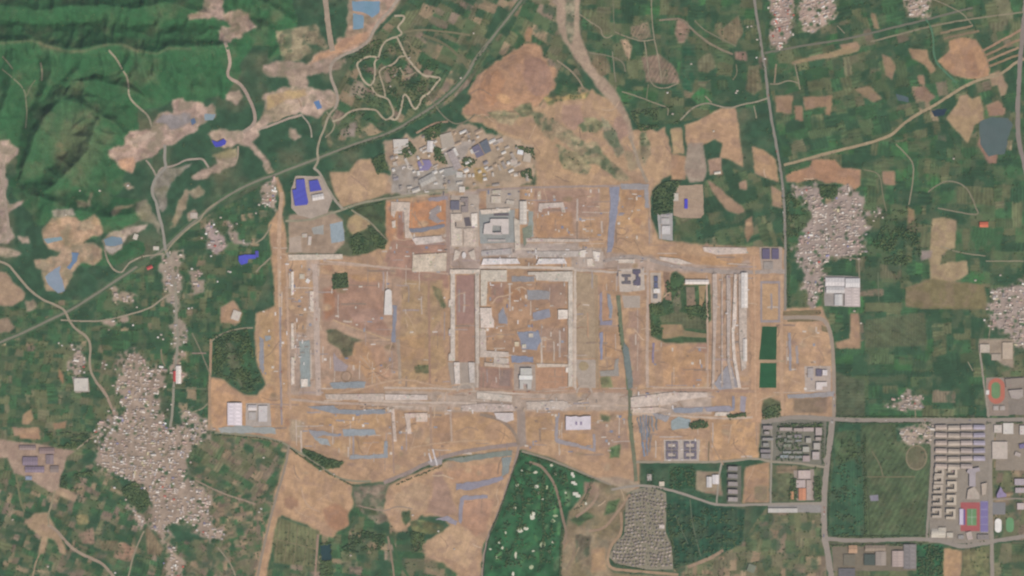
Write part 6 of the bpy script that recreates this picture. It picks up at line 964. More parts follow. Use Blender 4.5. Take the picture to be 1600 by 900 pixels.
for x in (900.5, 908): B('roof_light_house', box(x - 1.4, 659, x + 1.4, 664), 14, (150,134,158), f"small purple lantern, {'western' if x < 904 else 'eastern'} one on the notched white building", units=0)
# workers' camp: two rows of C shaped blocks
ORD = ['first', 'second', 'third', 'fourth', 'fifth', 'sixth', 'seventh', 'eighth', 'ninth', 'tenth', 'eleventh', 'twelfth', 'thirteenth', 'fourteenth', 'fifteenth', 'sixteenth']
for j, y in enumerate((690.5, 705)):
    for i, (x, s) in enumerate(((1041,1),(1051,-1),(1069,1),(1080,-1))):
        w, h = 8.5, 12.5
        q = [(0, 0), (w, 0), (w, 3), (3, 3), (3, h - 3), (w, h - 3), (w, h), (0, h)]
        if s < 0: q = [(w - a, b) for a, b in q]
        B('barrack', [(x + a, y + b) for a, b in q], 8, (126,116,124), f"grey C shaped camp block, {ORD[i]} from the west in the {'upper' if j == 0 else 'lower'} row", 'building', 'camp blocks', units=0)
for i, (y, c) in enumerate(((732,(150,142,136)),(744,(146,138,134)),(756,(160,148,142)),(768,(164,150,144)),(780,(170,158,150)))):
    B('apartment_block', rect(1145, y, 15, 6.5, 2), 17, c, f'grey apartment block, {ORD[i]} from the top of the dark column', 'apartment block', 'apartments in the dark column', units=2)
EST = sorted(((1218,668,1237,673,(178,162,152)),(1240,669,1254,674,(176,160,150)),(1254.5,668,1271,674,(182,164,156)),(1274,668,1284,680,(180,164,156)),(1274,683,1283,688,(176,160,150)),(1259,684,1267,692,(176,168,154)),(1271,692,1281,702,(182,172,160)),(1254,698,1264,706,(180,174,160)),(1269,706,1280,718,(184,170,162)),(1254,712,1265,721,(176,158,152)),(1223,705,1236,708.5,(152,152,146)),(1239,705,1254,708.5,(150,146,134)),(1219,711,1232,715.5,(148,154,152)),(1233,712,1241,716,(152,148,138)),(1242,712,1253,716,(150,150,144)),(1224,694,1236,698,(142,142,126)),(1230,688,1238,691,(144,144,130)),(1242,687,1252,690,(148,146,144)),(1230,680,1238,684,(146,140,128)),(1241,679,1253,684,(142,134,132)),(1225,685,1229,690,(136,136,124)),(1215,680,1221,684,(140,134,126)),(1192,665,1207,671,(160,146,140)),(1194,674,1202,679,(168,156,148)),(1191,684,1208,688,(156,150,142)),(1192,692,1201,698,(152,146,138)),(1188,702,1204,707,(146,136,134)),(1189,709,1204,716,(150,142,136))), key=lambda q: (q[1], q[0])); EK = {}
for (x0, y0, x1, y1, c) in EST:
    sd = 'avenue side' if x0 > 1253 else ('middle' if x0 > 1210 else 'west side'); EK[sd] = EK.get(sd, -1) + 1
    B('apartment_block', box(x0, y0, x1, y1), 16 if sd != 'middle' or y0 < 675 else 9, c, f"{dict([('avenue side', 'pinkish apartment block'), ('middle', 'low grey green terrace'), ('west side', 'grey apartment block')])[sd]}, {ORD[EK[sd]]} from the top on the {sd} of the dense estate", 'apartment block', f'estate, {sd}', units=1)
ROWC = ['top', 'second', 'third', 'fourth', 'fifth', 'sixth']
for j in range(6):
    for i in range(4):
        if j == 5 and i == 3: continue
        x = 1461.5 + i * 19.8; y = 666 + j * 12.2 + (0.8 if i == 1 else 0); dx = 17.5
        c = [(176,158,144),(178,162,146),(172,156,146),(160,150,158)][i]
        B('terrace', rect(x + dx / 2, y + 1.5, dx, 6.8, (2 if j % 2 else -1) * (1 if i < 3 else -1)), 13, [1.06 * v * (1 + .04 * math.sin(7 * i + 3 * j)) for v in c], f'long grey pink roof, {ORD[i]} from the west in the {ROWC[j]} row of the terraces', 'apartment block', 'terraces south of the avenue', style='gable', rkind='roof')
for j, y in enumerate((730.5, 743, 757, 774, 791)):
    for i, x in enumerate((1460 - j * 1.0, 1480.5 - j * .9)):
        w, h = 15, (13 if i == 0 and j < 3 else 16)
        yy = y + (0 if i == 0 else (0, 9, 18 - 2, 19 - 2, 2)[j] if j else 0)
        if i == 1: yy = (730, 752, 773, 795, 0)[j]
        if i == 1 and j == 4: continue
        if i == 0 and j >= 3: yy = (0, 0, 0, 774, 794)[j]; h = 15
        q = [(0, 0), (w, 0), (w, h), (0, h), (0, h - 4), (w - 4, h - 4), (w - 4, 4), (4.5, 4), (4.5, 7), (0, 7)]
        B('courtyard_block', [(x + a, yy + b) for a, b in q], 15, (196,180,160) if i else (188,172,154), f"cream courtyard block, {ORD[j]} down in the {'eastern' if i else 'western'} school column", 'apartment block', 'courtyard blocks by the street', units=1)
# sports grounds: each pitch is flat by nature
def oval(cx, cy, w, h, n=28):
    r = w / 2; pts = []
    for k in range(n + 1): t = math.pi + math.pi * k / n; pts.append((cx + r * math.cos(t), cy - h / 2 + r + r * math.sin(t)))
    for k in range(n + 1): t = math.pi * k / n; pts.append((cx + r * math.cos(t), cy + h / 2 - r + r * math.sin(t)))
    return pts
def pitch(name, outer, oc, inner, ic, label, extra=()):
    o = sheet(name, outer, oc, 'asphalt', 0, cls=6, stru=False); tag(o, label, 'sports ground')
    if inner: sheet('pitch', inner, ic, 'turf', 0, cls=6, parent=o)
    for nm, p, c in extra: sheet(nm, p, c, 'asphalt', 0, cls=6, parent=o)
    return o
pitch('running_track', oval(1557,611,26,40), (186,112,92), oval(1556,610,14,26), (112,140,98), 'oval orange red running track with green infield')
lanes = []
pitch('running_track', box(1501,785,1531,830), (172,94,92), box(1511,795,1526,821), (112,146,102), 'square red sports ground with bright green pitch', [('blue_lane', box(1505.5,796,1508,820), (112,96,148)), ('white_line', box(1518.2,796,1518.7,820), (190,200,180)), ('white_line', box(1511,807.8,1526,808.3), (190,200,180))])
B('grandstand', box(1499,795,1505,820), 8, (204,192,206), 'white grandstand on the red sports ground', units=0)
cq = pitch('ball_court', box(1532,783,1544,831), (130,118,158), None, None, 'purple row of ball courts beside the red sports ground', [('court_line', box(1532.6,783.8 + 11.8 * k, 1543.4, 784.3 + 11.8 * k), (176,170,190)) for k in range(5)])
pitch('ball_court', box(1551,785,1571,804), (134,130,128), None, None, 'plain grey court east of the street'); pitch('small_pitch', oval(1578,820,12,23), (108,150,106), None, None, 'green capsule shaped pitch east of the white dome')
B('dome', oval(1559.5,821,10.5,22,8), 7, (234,226,216), 'white capsule shaped air dome', 'dome', units=0)

# ================================================================== VILLAGE HOUSES
HOUSES = []     # px, py, w, d (px), angle, height m, roof colour, village index
ROOFS = [((186,167,152), 8), ((198,180,164), 7), ((168,150,137), 5), ((210,194,178), 5), ((172,162,156), 3), ((192,163,149), 3.5), ((224,212,198), 3), ((238,230,218), .8), ((196,106,92), .45), ((146,140,164), .45), ((192,178,144), 1.2)]
def inside(p, x, y):
    ins = False; n = len(p)
    for i in range(n):
        (ax, ay), (bx, by) = p[i], p[(i + 1) % n]
        if (ay > y) != (by > y) and x < (bx - ax) * (y - ay) / (by - ay) + ax: ins = not ins
    return ins
for vi, (p, a, nm, gc, dn) in enumerate(VILLAGES):
    th = math.radians(a); c, s = math.cos(th), math.sin(th)
    rx = [x * c + y * s for x, y in p]; ry = [-x * s + y * c for x, y in p]
    y = min(ry) - 6; row = 0; LU, LV = rnd.uniform(15, 21), rnd.uniform(11, 15)
    while y < max(ry) + 6:
        x = min(rx) - 6 + rnd.uniform(0, 2); row += 1
        while x < max(rx) + 6:
            w = rnd.uniform(1.9, 4.2) * (1.35 if rnd.random() < .10 else 1); d = rnd.uniform(1.8, 3.0)
            X, Y = x + w / 2, y + rnd.uniform(-.5, .5)
            px, py = X * c - Y * s, X * s + Y * c
            if not (0 <= py + RO < RH and 0 <= px + RO < RW) or not CLS[max(int(py) + RO - 9, 0):int(py) + RO + 10, max(int(px) + RO - 9, 0):int(px) + RO + 10].max() >= 4: x += 3; continue
            lane = min(abs((X + 2.5 * math.sin(Y / 9.)) % LU - LU / 2), abs((Y + 2.5 * math.sin(X / 8.)) % LV - LV / 2))
            px += 12 * (float(fbm(px / 30., py / 30., 3)) - .5); py += 12 * (float(fbm(px / 30. + 44, py / 30., 3)) - .5)
            core = sum(inside(p, px + a1, py + b1) for a1, b1 in ((6, 0), (-6, 0), (0, 6), (0, -6))) / 4
            if cls_at(px, py) in (0, 4) and core > 0 and lane > 1.7:
                f = float(fbm(px / 7., py / 7., 2)); ins = cls_at(px, py) == 4
                if rnd.random() < (min(1, dn * 1.08) * (.25 + .75 * core) if ins else .07 * core) and f > .36:
                    big = rnd.random() < .035
                    if big: w, d = rnd.uniform(5, 8), rnd.uniform(2.6, 4)
                    red = [(q, wt * (9 if (q[0] > 185 and q[1] < 110 and 'red' in nm) else 1)) for q, wt in ROOFS]
                    col = rnd.choices([q for q, _ in red], [wt for _, wt in red])[0]; j = rnd.uniform(.92, 1.06) * (.92 + .2 * float(fbm(px / 16. + 9, py / 16., 2)))
                    tw = 14 * (float(fbm(px / 26. + 7, py / 26., 2)) - .5) * 2
                    HOUSES.append((px, py, w, d, a + tw + rnd.gauss(0, 4) + (90 if rnd.random() < .16 else 0), rnd.uniform(2.8, 5.2) + (3 if big else 0), tuple(min(255, v * j) for v in col), vi))
                elif rnd.random() < (.5 if cls_at(px, py) == 0 else .12): TREES.append((px, py, rnd.uniform(2.4, 5), rnd.uniform(4, 7), 0))
            x += w + rnd.uniform(-.1, 1.1) + (2.0 if rnd.random() < .08 else 0)
        y += rnd.uniform(3.0, 3.9)
# loose houses along lanes
for x, y in ((1168,42),(1174,41),(1182,90),(1183,62),(1195,92),(1366,331),(1374,333),(1379,340),(1365,345),(1346,330),(214,480),(208,508),(247,527),(252,523),(271,520),(275,528),(268,537),(255,530),(97,540),(92,536),(160,567),(166,570),(164,576),(106,578),(295,482),(300,481),(330,400),(357,424),(405,320),(400,333),(1150,145),(1152,142),(1043,145),(1051,178),(640,90),(625,107),(618,118),(610,135),(720,122),(740,52),(1490,248),(1524,438),(1563,430),(75,885),(180,895),(20,812),(205,690),(179,762),(292,662),(297,672),(262,640),(268,632),(412,715),(408,795),(405,800),(500,735),(522,741),(645,805),(685,830),(710,858),(548,868),(1115,205),(1080,100),(1335,486),(1345,505),(1538,500),(345,340),(370,350),(103,336),(125,298),(156,298),(200,290),(300,420),(340,440),(360,425),(170,700),(172,676)):
    HOUSES.append((x, y, rnd.uniform(2.2, 3.6), rnd.uniform(1.9, 2.6), rnd.uniform(-10, 10), rnd.uniform(3.5, 5), rnd.choice(((206,192,174),(190,176,160),(222,212,200))), -1))
def house_mesh(w, d, h, ex=.25):
    """walls and a gabled roof with eaves, in metres about the base centre"""
    hw, hd = w / 2, d / 2; r = d * .20
    v = [(-hw, -hd, -.5), (hw, -hd, -.5), (hw, hd, -.5), (-hw, hd, -.5), (-hw, -hd, h), (hw, -hd, h), (hw, hd, h), (-hw, hd, h), (-hw, 0, h + r), (hw, 0, h + r)]
    f = [[0, 1, 5, 4], [2, 3, 7, 6], [1, 2, 6, 9, 5], [3, 0, 4, 8, 7]]
    e = ex; z = h - r * e / hd
    v += [(-hw - e, -hd - e, z), (hw + e, -hd - e, z), (hw + e, hd + e, z), (-hw - e, hd + e, z), (-hw - e, 0, h + r + .05), (hw + e, 0, h + r + .05)]
    return v, f, [[10, 11, 15, 14], [12, 13, 14, 15]]
HOUSES.sort(key=lambda q: -q[2] * q[3] * (0 if not (0 < q[0] < 1600 and 14 < q[1] < 900) else 1))
def roofword(c):
    r, g_, b_ = c
    if r > 1.5 * g_: return 'red roofed'
    if b_ > r * 1.08: return 'blue grey roofed'
    if r > 205: return 'white roofed'
    if b_ < r * .8: return 'tan roofed'
    return 'grey roofed'
SHARED = {}
for k, (px, py, w, d, a, h, c, vi) in enumerate(HOUSES[:290]):
    key = (round(w * 2), round(d * 3), round(h))
    if key not in SHARED:
        v, f, rf = house_mesh(key[0] / 2 * MPP, key[1] / 3 * MPP, key[2]); me = bpy.data.meshes.new('house'); me.from_pydata(v, [], f + rf); me.update()
        me.materials.append(mat('wall')); me.materials.append(mat('roof'))
        for i, pl in enumerate(me.polygons): pl.material_index = 1 if i >= len(f) else 0
        SHARED[key] = me
    o = bpy.data.objects.new('house', SHARED[key]); COL.objects.link(o); o.location = W(px, py, gz(px, py)); o.rotation_euler = (0, 0, -math.radians(a)); o.color = lin(c)
    where = VILLAGES[vi][2] if vi >= 0 else 'open fields, standing alone'
    if vi == 0: where = ('the northern neck' if py < 660 else 'the middle' if py < 750 else 'the southern lobes') + ' of the largest village'
    if vi == 1: where = ('the northern half' if py < 350 else 'the southern half') + ' of the village east of the main road'
    tag(o, f'{roofword(c)} house in {where}', 'house', f'{roofword(c)} houses, {where}')
vs, fs, cs = [], [], []
for px, py, w, d, a, h, c, vi in HOUSES[290:]:
    v, f, rf = house_mesh(w * MPP, d * MPP, h); th = -math.radians(a); ca, sa = math.cos(th), math.sin(th); o3 = W(px, py, gz(px, py)); i0 = len(vs)
    for x, y, z in v: vs.append((x * ca - y * sa + o3[0], x * sa + y * ca + o3[1], z + o3[2]))
    wc = lin((170, 158, 146)); rc = lin(c)
    for q in f: fs.append([i0 + i for i in q]); cs.append(wc)
    for q in rf: fs.append([i0 + i for i in q]); cs.append(rc)
hm = mk('village_housing', vs, fs, 'leaf'); hm['kind'] = 'stuff'; hm['label'] = 'dense mass of tiny grey roofs filling the villages'
m2 = mat('roof').copy(); m2.name = 'village_roofs'; hm.data.materials[0] = m2
nt = m2.node_tree; at = nt.nodes.new('ShaderNodeAttribute'); at.attribute_name = 'col'
oi = [n for n in nt.nodes if n.type == 'OBJECT_INFO'][0]
for l in list(nt.links):
    if l.from_node == oi and l.from_socket.name == 'Color': nt.links.new(at.outputs['Color'], l.to_socket)
a_ = hm.data.attributes.new('col', 'FLOAT_COLOR', 'FACE'); a_.data.foreach_set('color', np.array(cs, np.float32).ravel())

# ------------------------------------------------------------------ low sheds crowding the northern works area
WK = [(602,224),(640,216),(690,206),(720,197),(745,202),(770,210),(800,217),(830,234),(834,262),(828,288),(760,292),(700,301),(640,304),(614,298),(608,268)]
nk = 0
for k in range(1200):
    x, y = rnd.uniform(602, 834), rnd.uniform(197, 304); w, d = rnd.choice((rnd.uniform(3, 6), rnd.uniform(6, 13))), rnd.uniform(3, 6)
    if nk >= 95 or not inside(WK, x, y) or any(cls_at(x + a * w / 2, y + b * d / 2) != 4 for a in (-1, 0, 1) for b in (-1, 0, 1)) or lev_at(x, y) > 1: continue
    v, f, rf = house_mesh(w * MPP, d * MPP, rnd.uniform(4, 7)); me = bpy.data.meshes.new('shed'); me.from_pydata(v, [], f + rf); me.update(); me.materials.append(mat('wall')); me.materials.append(mat('roof'))
    for i, pl in enumerate(me.polygons): pl.material_index = 1 if i >= len(f) else 0
    an = rnd.choice((-25, -25, -25, 65)) if y < 270 else rnd.choice((-8, -8, 82)); claim(rect(x, y, w + 1, d + 1, an), None); o = bpy.data.objects.new('shed', me); COL.objects.link(o); o.location = W(x, y, gz(x, y) - STEP); o.rotation_euler = (0, 0, -math.radians(an)); nk += 1
    c = rnd.choices(((200,188,174),(178,164,150),(160,148,138),(214,206,196),(150,142,142),(184,160,136)), (5, 3, 2, 5, 1, 3))[0]; o.color = lin(c)
    side = 'western' if x < 680 else ('middle' if x < 760 else 'eastern')
    tag(o, f'low {roofword(c)} shed in the {side} part of the northern works area', 'shed', f'{roofword(c)} sheds, {side} works')

# ------------------------------------------------------------------ villas in curved rows
VP = [(980,782),(992,767),(1014,762),(1038,772),(1040,786),(1038,830),(1048,856),(1050,888),(1010,888),(962,878),(955,869),(963,851),(977,835)]
vk = 0; y = 766
vmesh = None
while y < 888:
    x = 954 + rnd.uniform(0, 2)
    while x < 1050:
        yy = y + 1.8 * math.sin(x / 9.0) + rnd.uniform(-.7, .7) + 6 * (float(fbm(x / 22., y / 22., 2)) - .5)
        if inside(VP, x, yy) and abs(x - 1013 + (yy - 820) * .03) > 1.6 and rnd.random() < .9 and vk < 280:
            if vmesh is None:
                v, f, rf = house_mesh(13.5, 11.5, 6.0, .5); me = bpy.data.meshes.new('villa'); me.from_pydata(v, [], f + rf); me.update(); me.materials.append(mat('wall')); me.materials.append(mat('roof'))
                for i, pl in enumerate(me.polygons): pl.material_index = 1 if i >= len(f) else 0
                vmesh = me
            o = bpy.data.objects.new('villa', vmesh); COL.objects.link(o); o.location = W(x, yy, gz(x, yy)); o.rotation_euler = (0, 0, rnd.gauss(0, .25) + (1.571 if rnd.random() < .35 else 0) - .16 * math.cos(x / 9.0)); s = rnd.uniform(.85, 1.1); o.scale = (s, s, 1)
            j = rnd.uniform(.85, 1.12); o.color = lin([min(255, q * j) for q in rnd.choice(((164,148,136),(154,140,131),(170,154,140),(148,138,128)))])
            vp_ = f"{'northern' if yy < 800 else 'middle' if yy < 845 else 'southern'} {'western' if x < 1013 else 'eastern'}"; tag(o, f'small grey brown roofed villa in the {vp_} part of the walled villa estate', 'villa', f'villas, {vp_} part'); vk += 1
            if rnd.random() < .5: TREES.append((x + rnd.uniform(-2, 2), yy + 2.4, rnd.uniform(2, 3.6), rnd.uniform(4, 6), 0))
        elif inside(VP, x, yy) and rnd.random() < .9: TREES.append((x, yy, rnd.uniform(2.5, 4), rnd.uniform(5, 8), 0))
        x += rnd.uniform(4.6, 6.6) + (1.5 if rnd.random() < .12 else 0)
    y += rnd.uniform(5.2, 6.4)
B('clubhouse', rect(1034, 823, 8, 6, 3), 8, (214, 198, 184), 'cream clubhouse among the grey brown villas', units=1)

# ------------------------------------------------------------------ site cabins, heaps of material, lorries
cab = {}
def small_box(name, w, d, h):
    if (name, w, d, h) in cab: return cab[(name, w, d, h)]
    hw, hd = w / 2, d / 2
    v = [(-hw, -hd, -.2), (hw, -hd, -.2), (hw, hd, -.2), (-hw, hd, -.2), (-hw, -hd, h), (hw, -hd, h), (hw, hd, h), (-hw, hd, h), (-hw - .2, -hd - .2, h + .05), (hw + .2, -hd - .2, h + .05), (hw + .2, hd + .2, h + .05), (-hw - .2, hd + .2, h + .05), (-hw, 0, h + .5), (hw, 0, h + .5)]
    me = bpy.data.meshes.new(name); me.from_pydata(v, [], [[0, 1, 5, 4], [1, 2, 6, 5], [2, 3, 7, 6], [3, 0, 4, 7], [8, 9, 13, 12], [10, 11, 12, 13], [9, 10, 13], [11, 8, 12]]); me.update(); me.materials.append(mat('roof')); cab[(name, w, d, h)] = me
    return me
ZONES = [((704, 300, 748, 330), 'beside the striped solar roof', 12), ((760, 296, 835, 330), 'around the cream halls', 18), ((680, 386, 700, 424), 'on the square raft', 8), ((752, 386, 940, 418), 'along the broad gateway', 34), ((690, 624, 980, 644), 'along the southern strips', 34), ((985, 612, 1060, 650), 'by the long tapering slab', 20), ((448, 410, 486, 600), 'along the western column line', 34), ((560, 628, 610, 645), 'by the long blue grey net', 10), ((1110, 426, 1170, 606), 'among the long pale bars', 34), ((1035, 688, 1094, 720), 'in the camp of C shaped blocks', 12), ((750, 440, 890, 560), 'inside the great framed court', 20), ((612, 255, 700, 305), 'in the northern works area', 22), ((955, 405, 1010, 455), 'around the square compound', 12), ((905, 296, 940, 345), 'on the northern plots', 8)]
for (x0, y0, x1, y1), nm, n in ZONES:
    for k in range(n):
        x, y = rnd.uniform(x0, x1), rnd.uniform(y0, y1); me = small_box('site_cabin', *rnd.choice(((12, 6, 3), (18, 6, 5.5), (7, 5, 3), (24, 7, 3.2))))
        o = bpy.data.objects.new('site_cabin', me); COL.objects.link(o); o.location = W(x, y, gz(x, y)); o.rotation_euler = (0, 0, rnd.choice((0, math.pi / 2)) + rnd.gauss(0, .05))
        c = rnd.choices(((224,214,206),(196,184,172),(150,138,128),(112,106,108),(120,126,150),(204,178,150)), (5, 5, 3, 2, 1, 2))[0]; o.color = lin(c)
        tag(o, f'small box cabin or stack {nm}', 'cabin', f'cabins {nm}')
# low stacks of slabs, formwork and steel over the open plots
SZ = [((505, 440, 695, 600), 'on the mauve western plots', 34), ((820, 298, 940, 376), 'on the northern plots', 34), ((466, 638, 700, 712), 'on the south western plots', 40), ((822, 645, 985, 706), 'on the southern plots', 34), ((752, 440, 890, 566), 'inside the great framed court', 52), ((1020, 536, 1112, 608), 'on the tan eastern field', 14), ((965, 296, 1012, 410), 'around the tan block', 16), ((604, 312, 700, 430), 'around the orange soil', 26), ((1226, 505, 1300, 612), 'in the eastern compound', 16), ((404, 420, 500, 600), 'along the western edge', 26)]
for (x0, y0, x1, y1), nm, n in SZ:
    for k in range(n):
        x, y = rnd.uniform(x0, x1), rnd.uniform(y0, y1)
        if cls_at(x, y) not in (1, 4): continue
        me = small_box('material_stack', *rnd.choice(((14, 8, 1.2), (22, 9, 1.0), (9, 9, 2.0), (30, 6, .8), (16, 14, 1.0)))); o = bpy.data.objects.new('material_stack', me); COL.objects.link(o); o.location = W(x, y, gz(x, y)); o.rotation_euler = (0, 0, rnd.choice((0, math.pi / 2)) + rnd.gauss(0, .04))
        o.color = lin(rnd.choices(((210,196,180),(190,172,154),(148,150,158),(128,134,152),(150,124,104),(222,210,198)), (5, 5, 4, 2, 3, 2))[0]); tag(o, f'low stack of building material {nm}', 'material stack', f'stacks {nm}')
# lorries on the avenues and haul roads
v, f = [], []
for (x0, x1, y0, y1, z0, z1) in ((-6, 2.6, -1.6, 1.6, .8, 3.6), (3.1, 6, -1.5, 1.5, .6, 3.0), (-5.5, 5.5, -1.2, 1.2, .3, .8)):
    i0 = len(v); v += [(x, y, z) for z in (z0, z1) for x, y in ((x0, y0), (x1, y0), (x1, y1), (x0, y1))]; f += [[i0 + q for q in t] for t in ((0, 3, 2, 1), (4, 5, 6, 7), (0, 1, 5, 4), (1, 2, 6, 5), (2, 3, 7, 6), (3, 0, 4, 7))]
lme = bpy.data.meshes.new('lorry'); lme.from_pydata(v, [], f); lme.update(); lme.materials.append(mat('roof'))
for pts, nm, n in (([(1301,652),(1297,690),(1290,740),(1287,790),(1288,840)], 'on the wide southern avenue', 9), ([(1300,655),(1360,657),(1450,656),(1540,657)], 'on the wide eastern avenue', 9), ([(1186,45),(1194,100),(1208,200),(1221,275),(1227,380)], 'on the straight north south road', 8), ([(943,408),(985,399),(1060,418),(1130,426)], 'on the curving site road', 8), ([(492,412),(496,560),(498,618)], 'on the pinkish site road', 8), ([(700,616),(800,612),(985,612),(1180,612)], 'on the southern site road', 12), ([(1303,580),(1303,650)], 'on the ring road', 3), ([(438,400),(440,640)], 'on the western haul road', 8)):
    q = densify(pts, 1.0, False)
    for k in range(n):
        i = rnd.randrange(len(q) - 1); (x, y), (x2, y2) = q[i], q[i + 1]; o = bpy.data.objects.new('lorry', lme); COL.objects.link(o); a = math.atan2(-(y2 - y), x2 - x); o.rotation_euler = (0, 0, a + (math.pi if rnd.random() < .5 else 0))
        x += rnd.uniform(-1.2, 1.2); o.location = W(x, y, gz(x, y)); o.color = lin(rnd.choice(((226,220,212),(200,190,178),(120,116,118),(176,92,72),(96,110,150)))); tag(o, f'small lorry {nm}', 'lorry', f'lorries {nm}')
# white spoil heap of pipes beside the dirt road
for k, (a, b) in enumerate((((676, 702), (683, 728)), ((670, 708), (674, 722)))):
    o = road('pipe_stack', [a, b], 2.6, (214, 204, 200), 'concrete', .2, sm=0, stru=False, cls=6); o.location.z = 1.2; tag(o, ('longer' if k == 0 else 'shorter') + ' white pipe stack beside the southern dirt road', 'pipes')

# ================================================================== TREES
grove([(519,428),(543,425),(545,449),(520,452)], .12); grove([(548,372),(560,362),(576,376),(576,396),(552,397)], .5); grove([(575,352),(590,362),(605,376),(600,390),(585,386)], .45); grove([(335,525),(360,515),(385,512),(395,545),(400,575),(412,595),(400,610),(385,615),(365,600),(350,592),(332,585)], .30, clump=.42)
grove([(470,700),(490,706),(512,716),(538,722),(530,730),(500,735),(478,718)], .5); grove([(1075,662),(1095,656),(1107,660),(1105,668),(1080,671)], .6); grove([(1135,648),(1165,645),(1166,652),(1140,656)], .55); grove([(1020,300),(1035,286),(1052,282),(1066,283),(1058,294),(1053,305),(1051,332),(1022,336)], .4); grove([(1015,476),(1034,472),(1040,500),(1034,524),(1018,524)], .4, clump=.4); grove([(1040,440),(1056,428),(1068,446),(1062,470),(1046,480)], .3, clump=.42); grove([(1066,478),(1094,478),(1110,470),(1110,500),(1080,500)], .35, clump=.42)
grove([(1280,290),(1310,290),(1308,305),(1295,312),(1282,305)], .55); grove([(1228,290),(1240,300),(1262,335),(1255,355),(1238,380),(1230,400)], .25, clump=.45); grove([(580,248),(600,240),(606,265),(590,272)], .5); grove([(620,240),(640,220),(652,236),(640,248)], .4); grove([(660,205),(690,190),(688,212),(665,222)], .5); grove([(677,226),(690,234),(700,258),(680,250)], .5); grove([(800,226),(834,232),(836,250),(818,236)], .35); grove([(814,268),(830,262),(832,280),(816,278)], .5); grove([(725,245),(745,250),(736,262),(720,258)], .35)
grove([(210,752),(232,770),(234,790),(220,800),(200,782),(190,765)], .5); grove([(95,745),(145,735),(145,755),(120,768),(95,762)], .4, clump=.4); grove([(70,676),(135,676),(145,690),(120,700),(90,698)], .45, clump=.4); grove([(500,850),(518,848),(520,900),(500,900)], .6); grove([(525,835),(560,828),(605,838),(600,860),(540,866)], .35, clump=.45); grove([(640,830),(665,835),(660,860),(645,865)], .4)
grove([(1046,730),(1086,730),(1088,762),(1046,764)], .10); grove([(1044,788),(1100,790),(1165,798),(1158,848),(1120,868),(1056,886)], .07, clump=.5); grove([(1305,690),(1350,682),(1352,836),(1296,836)], .06, clump=.5); grove([(1434,852),(1474,852),(1474,900),(1434,900)], .22, clump=.4); grove([(1215,662),(1285,660),(1284,668),(1215,668)], .3); grove([(1213,676),(1255,676),(1255,720),(1213,720)], .10); grove([(1236,748),(1246,748),(1246,782),(1232,782)], .4); grove([(1270,745),(1283,745),(1283,782),(1272,782)], .35)
grove([(1190,640),(1220,630),(1220,652),(1192,655)], .16); grove([(555,85),(640,55),(700,110),(670,160),(600,195),(530,215),(525,185),(560,165),(540,120)], .07, clump=.5); grove([(540,90),(560,80),(590,60),(600,62),(590,85),(560,95)], .2); grove([(600,100),(640,110),(640,160),(610,150)], .12, clump=.45); grove([(645,130),(668,125),(665,150),(650,165)], .14); grove([(985,175),(1060,165),(1060,195),(1000,205)], .3, clump=.45); grove([(1395,330),(1430,320),(1440,400),(1400,430),(1360,420),(1350,400)], .18, clump=.45)
for pts in ([(813,706),(800,742),(784,792),(758,850),(752,900)], [(816,710),(860,722),(922,748)], [(925,746),(915,780),(898,796)], [(880,812),(876,840),(874,900)], [(800,742),(820,780),(810,830),(790,880)], [(850,730),(845,780),(850,840),(840,895)], [(1012,735),(1012,760),(1035,765)], [(1018,732),(1019,758)], [(985,640),(986,690),(990,720)], [(964,470),(968,520),(972,545)], [(1223,300),(1225,390)], [(1231,300),(1231,480)], [(1294,665),(1286,760),(1282,840)], [(1302,668),(1296,760),(1294,836)], [(1310,661),(1455,661)], [(1306,651),(1540,652)], [(1456,700),(1450,838)], [(1302,838),(1446,838)], [(1298,852),(1440,850)], [(1350,680),(1352,838)], [(450,699),(500,733),(550,758)], [(340,680),(400,684),(440,692)], [(545,330),(600,316)], [(1448,30),(1456,60),(1455,85),(1462,105)], [(1208,200),(1218,270)], [(1186,60),(1196,120)], [(620,757),(690,728)], [(1540,660),(1600,660)], [(1500,852),(1545,845)], [(1040,786),(1050,850),(1054,888)], [(952,872),(962,882),(1010,892)], [(765,65),(740,96)], [(700,150),(620,206),(530,238)], [(1283,660),(1285,725)]):
    tree_line(pts)
    if rnd.random() < .6: tree_line([(x + 2.5, y + 1.5) for x, y in pts], skip=.4)
grove(GOLF, .085, clump=.5)
# free scatter: copses over open green land, thinner on scrub, brushwood on the hills
SX, SY = nr.uniform(-20, 1620, 60000), nr.uniform(-10, 910, 60000); SN = fbm(SX / 13., SY / 13., 3); SH = hz(SX, SY)
SC = CLS[(SY + RO).astype(int), (SX + RO).astype(int)]
for x, y, n, z, cc in zip(SX.tolist(), SY.tolist(), SN.tolist(), SH.tolist(), SC.tolist()):
    if cc != 0: continue
    if z > 6:
        if n > .48 and rnd.random() < .5: TREES.append((x, y, rnd.uniform(2.0, 4.6), rnd.uniform(2.5, 5), 1))
    elif n > .65 and rnd.random() < .5: TREES.append((x, y, rnd.uniform(2.5, 5.5), rnd.uniform(4, 9), 0))
    elif rnd.random() < .02: TREES.append((x, y, rnd.uniform(2.2, 4), rnd.uniform(4, 7), 0))
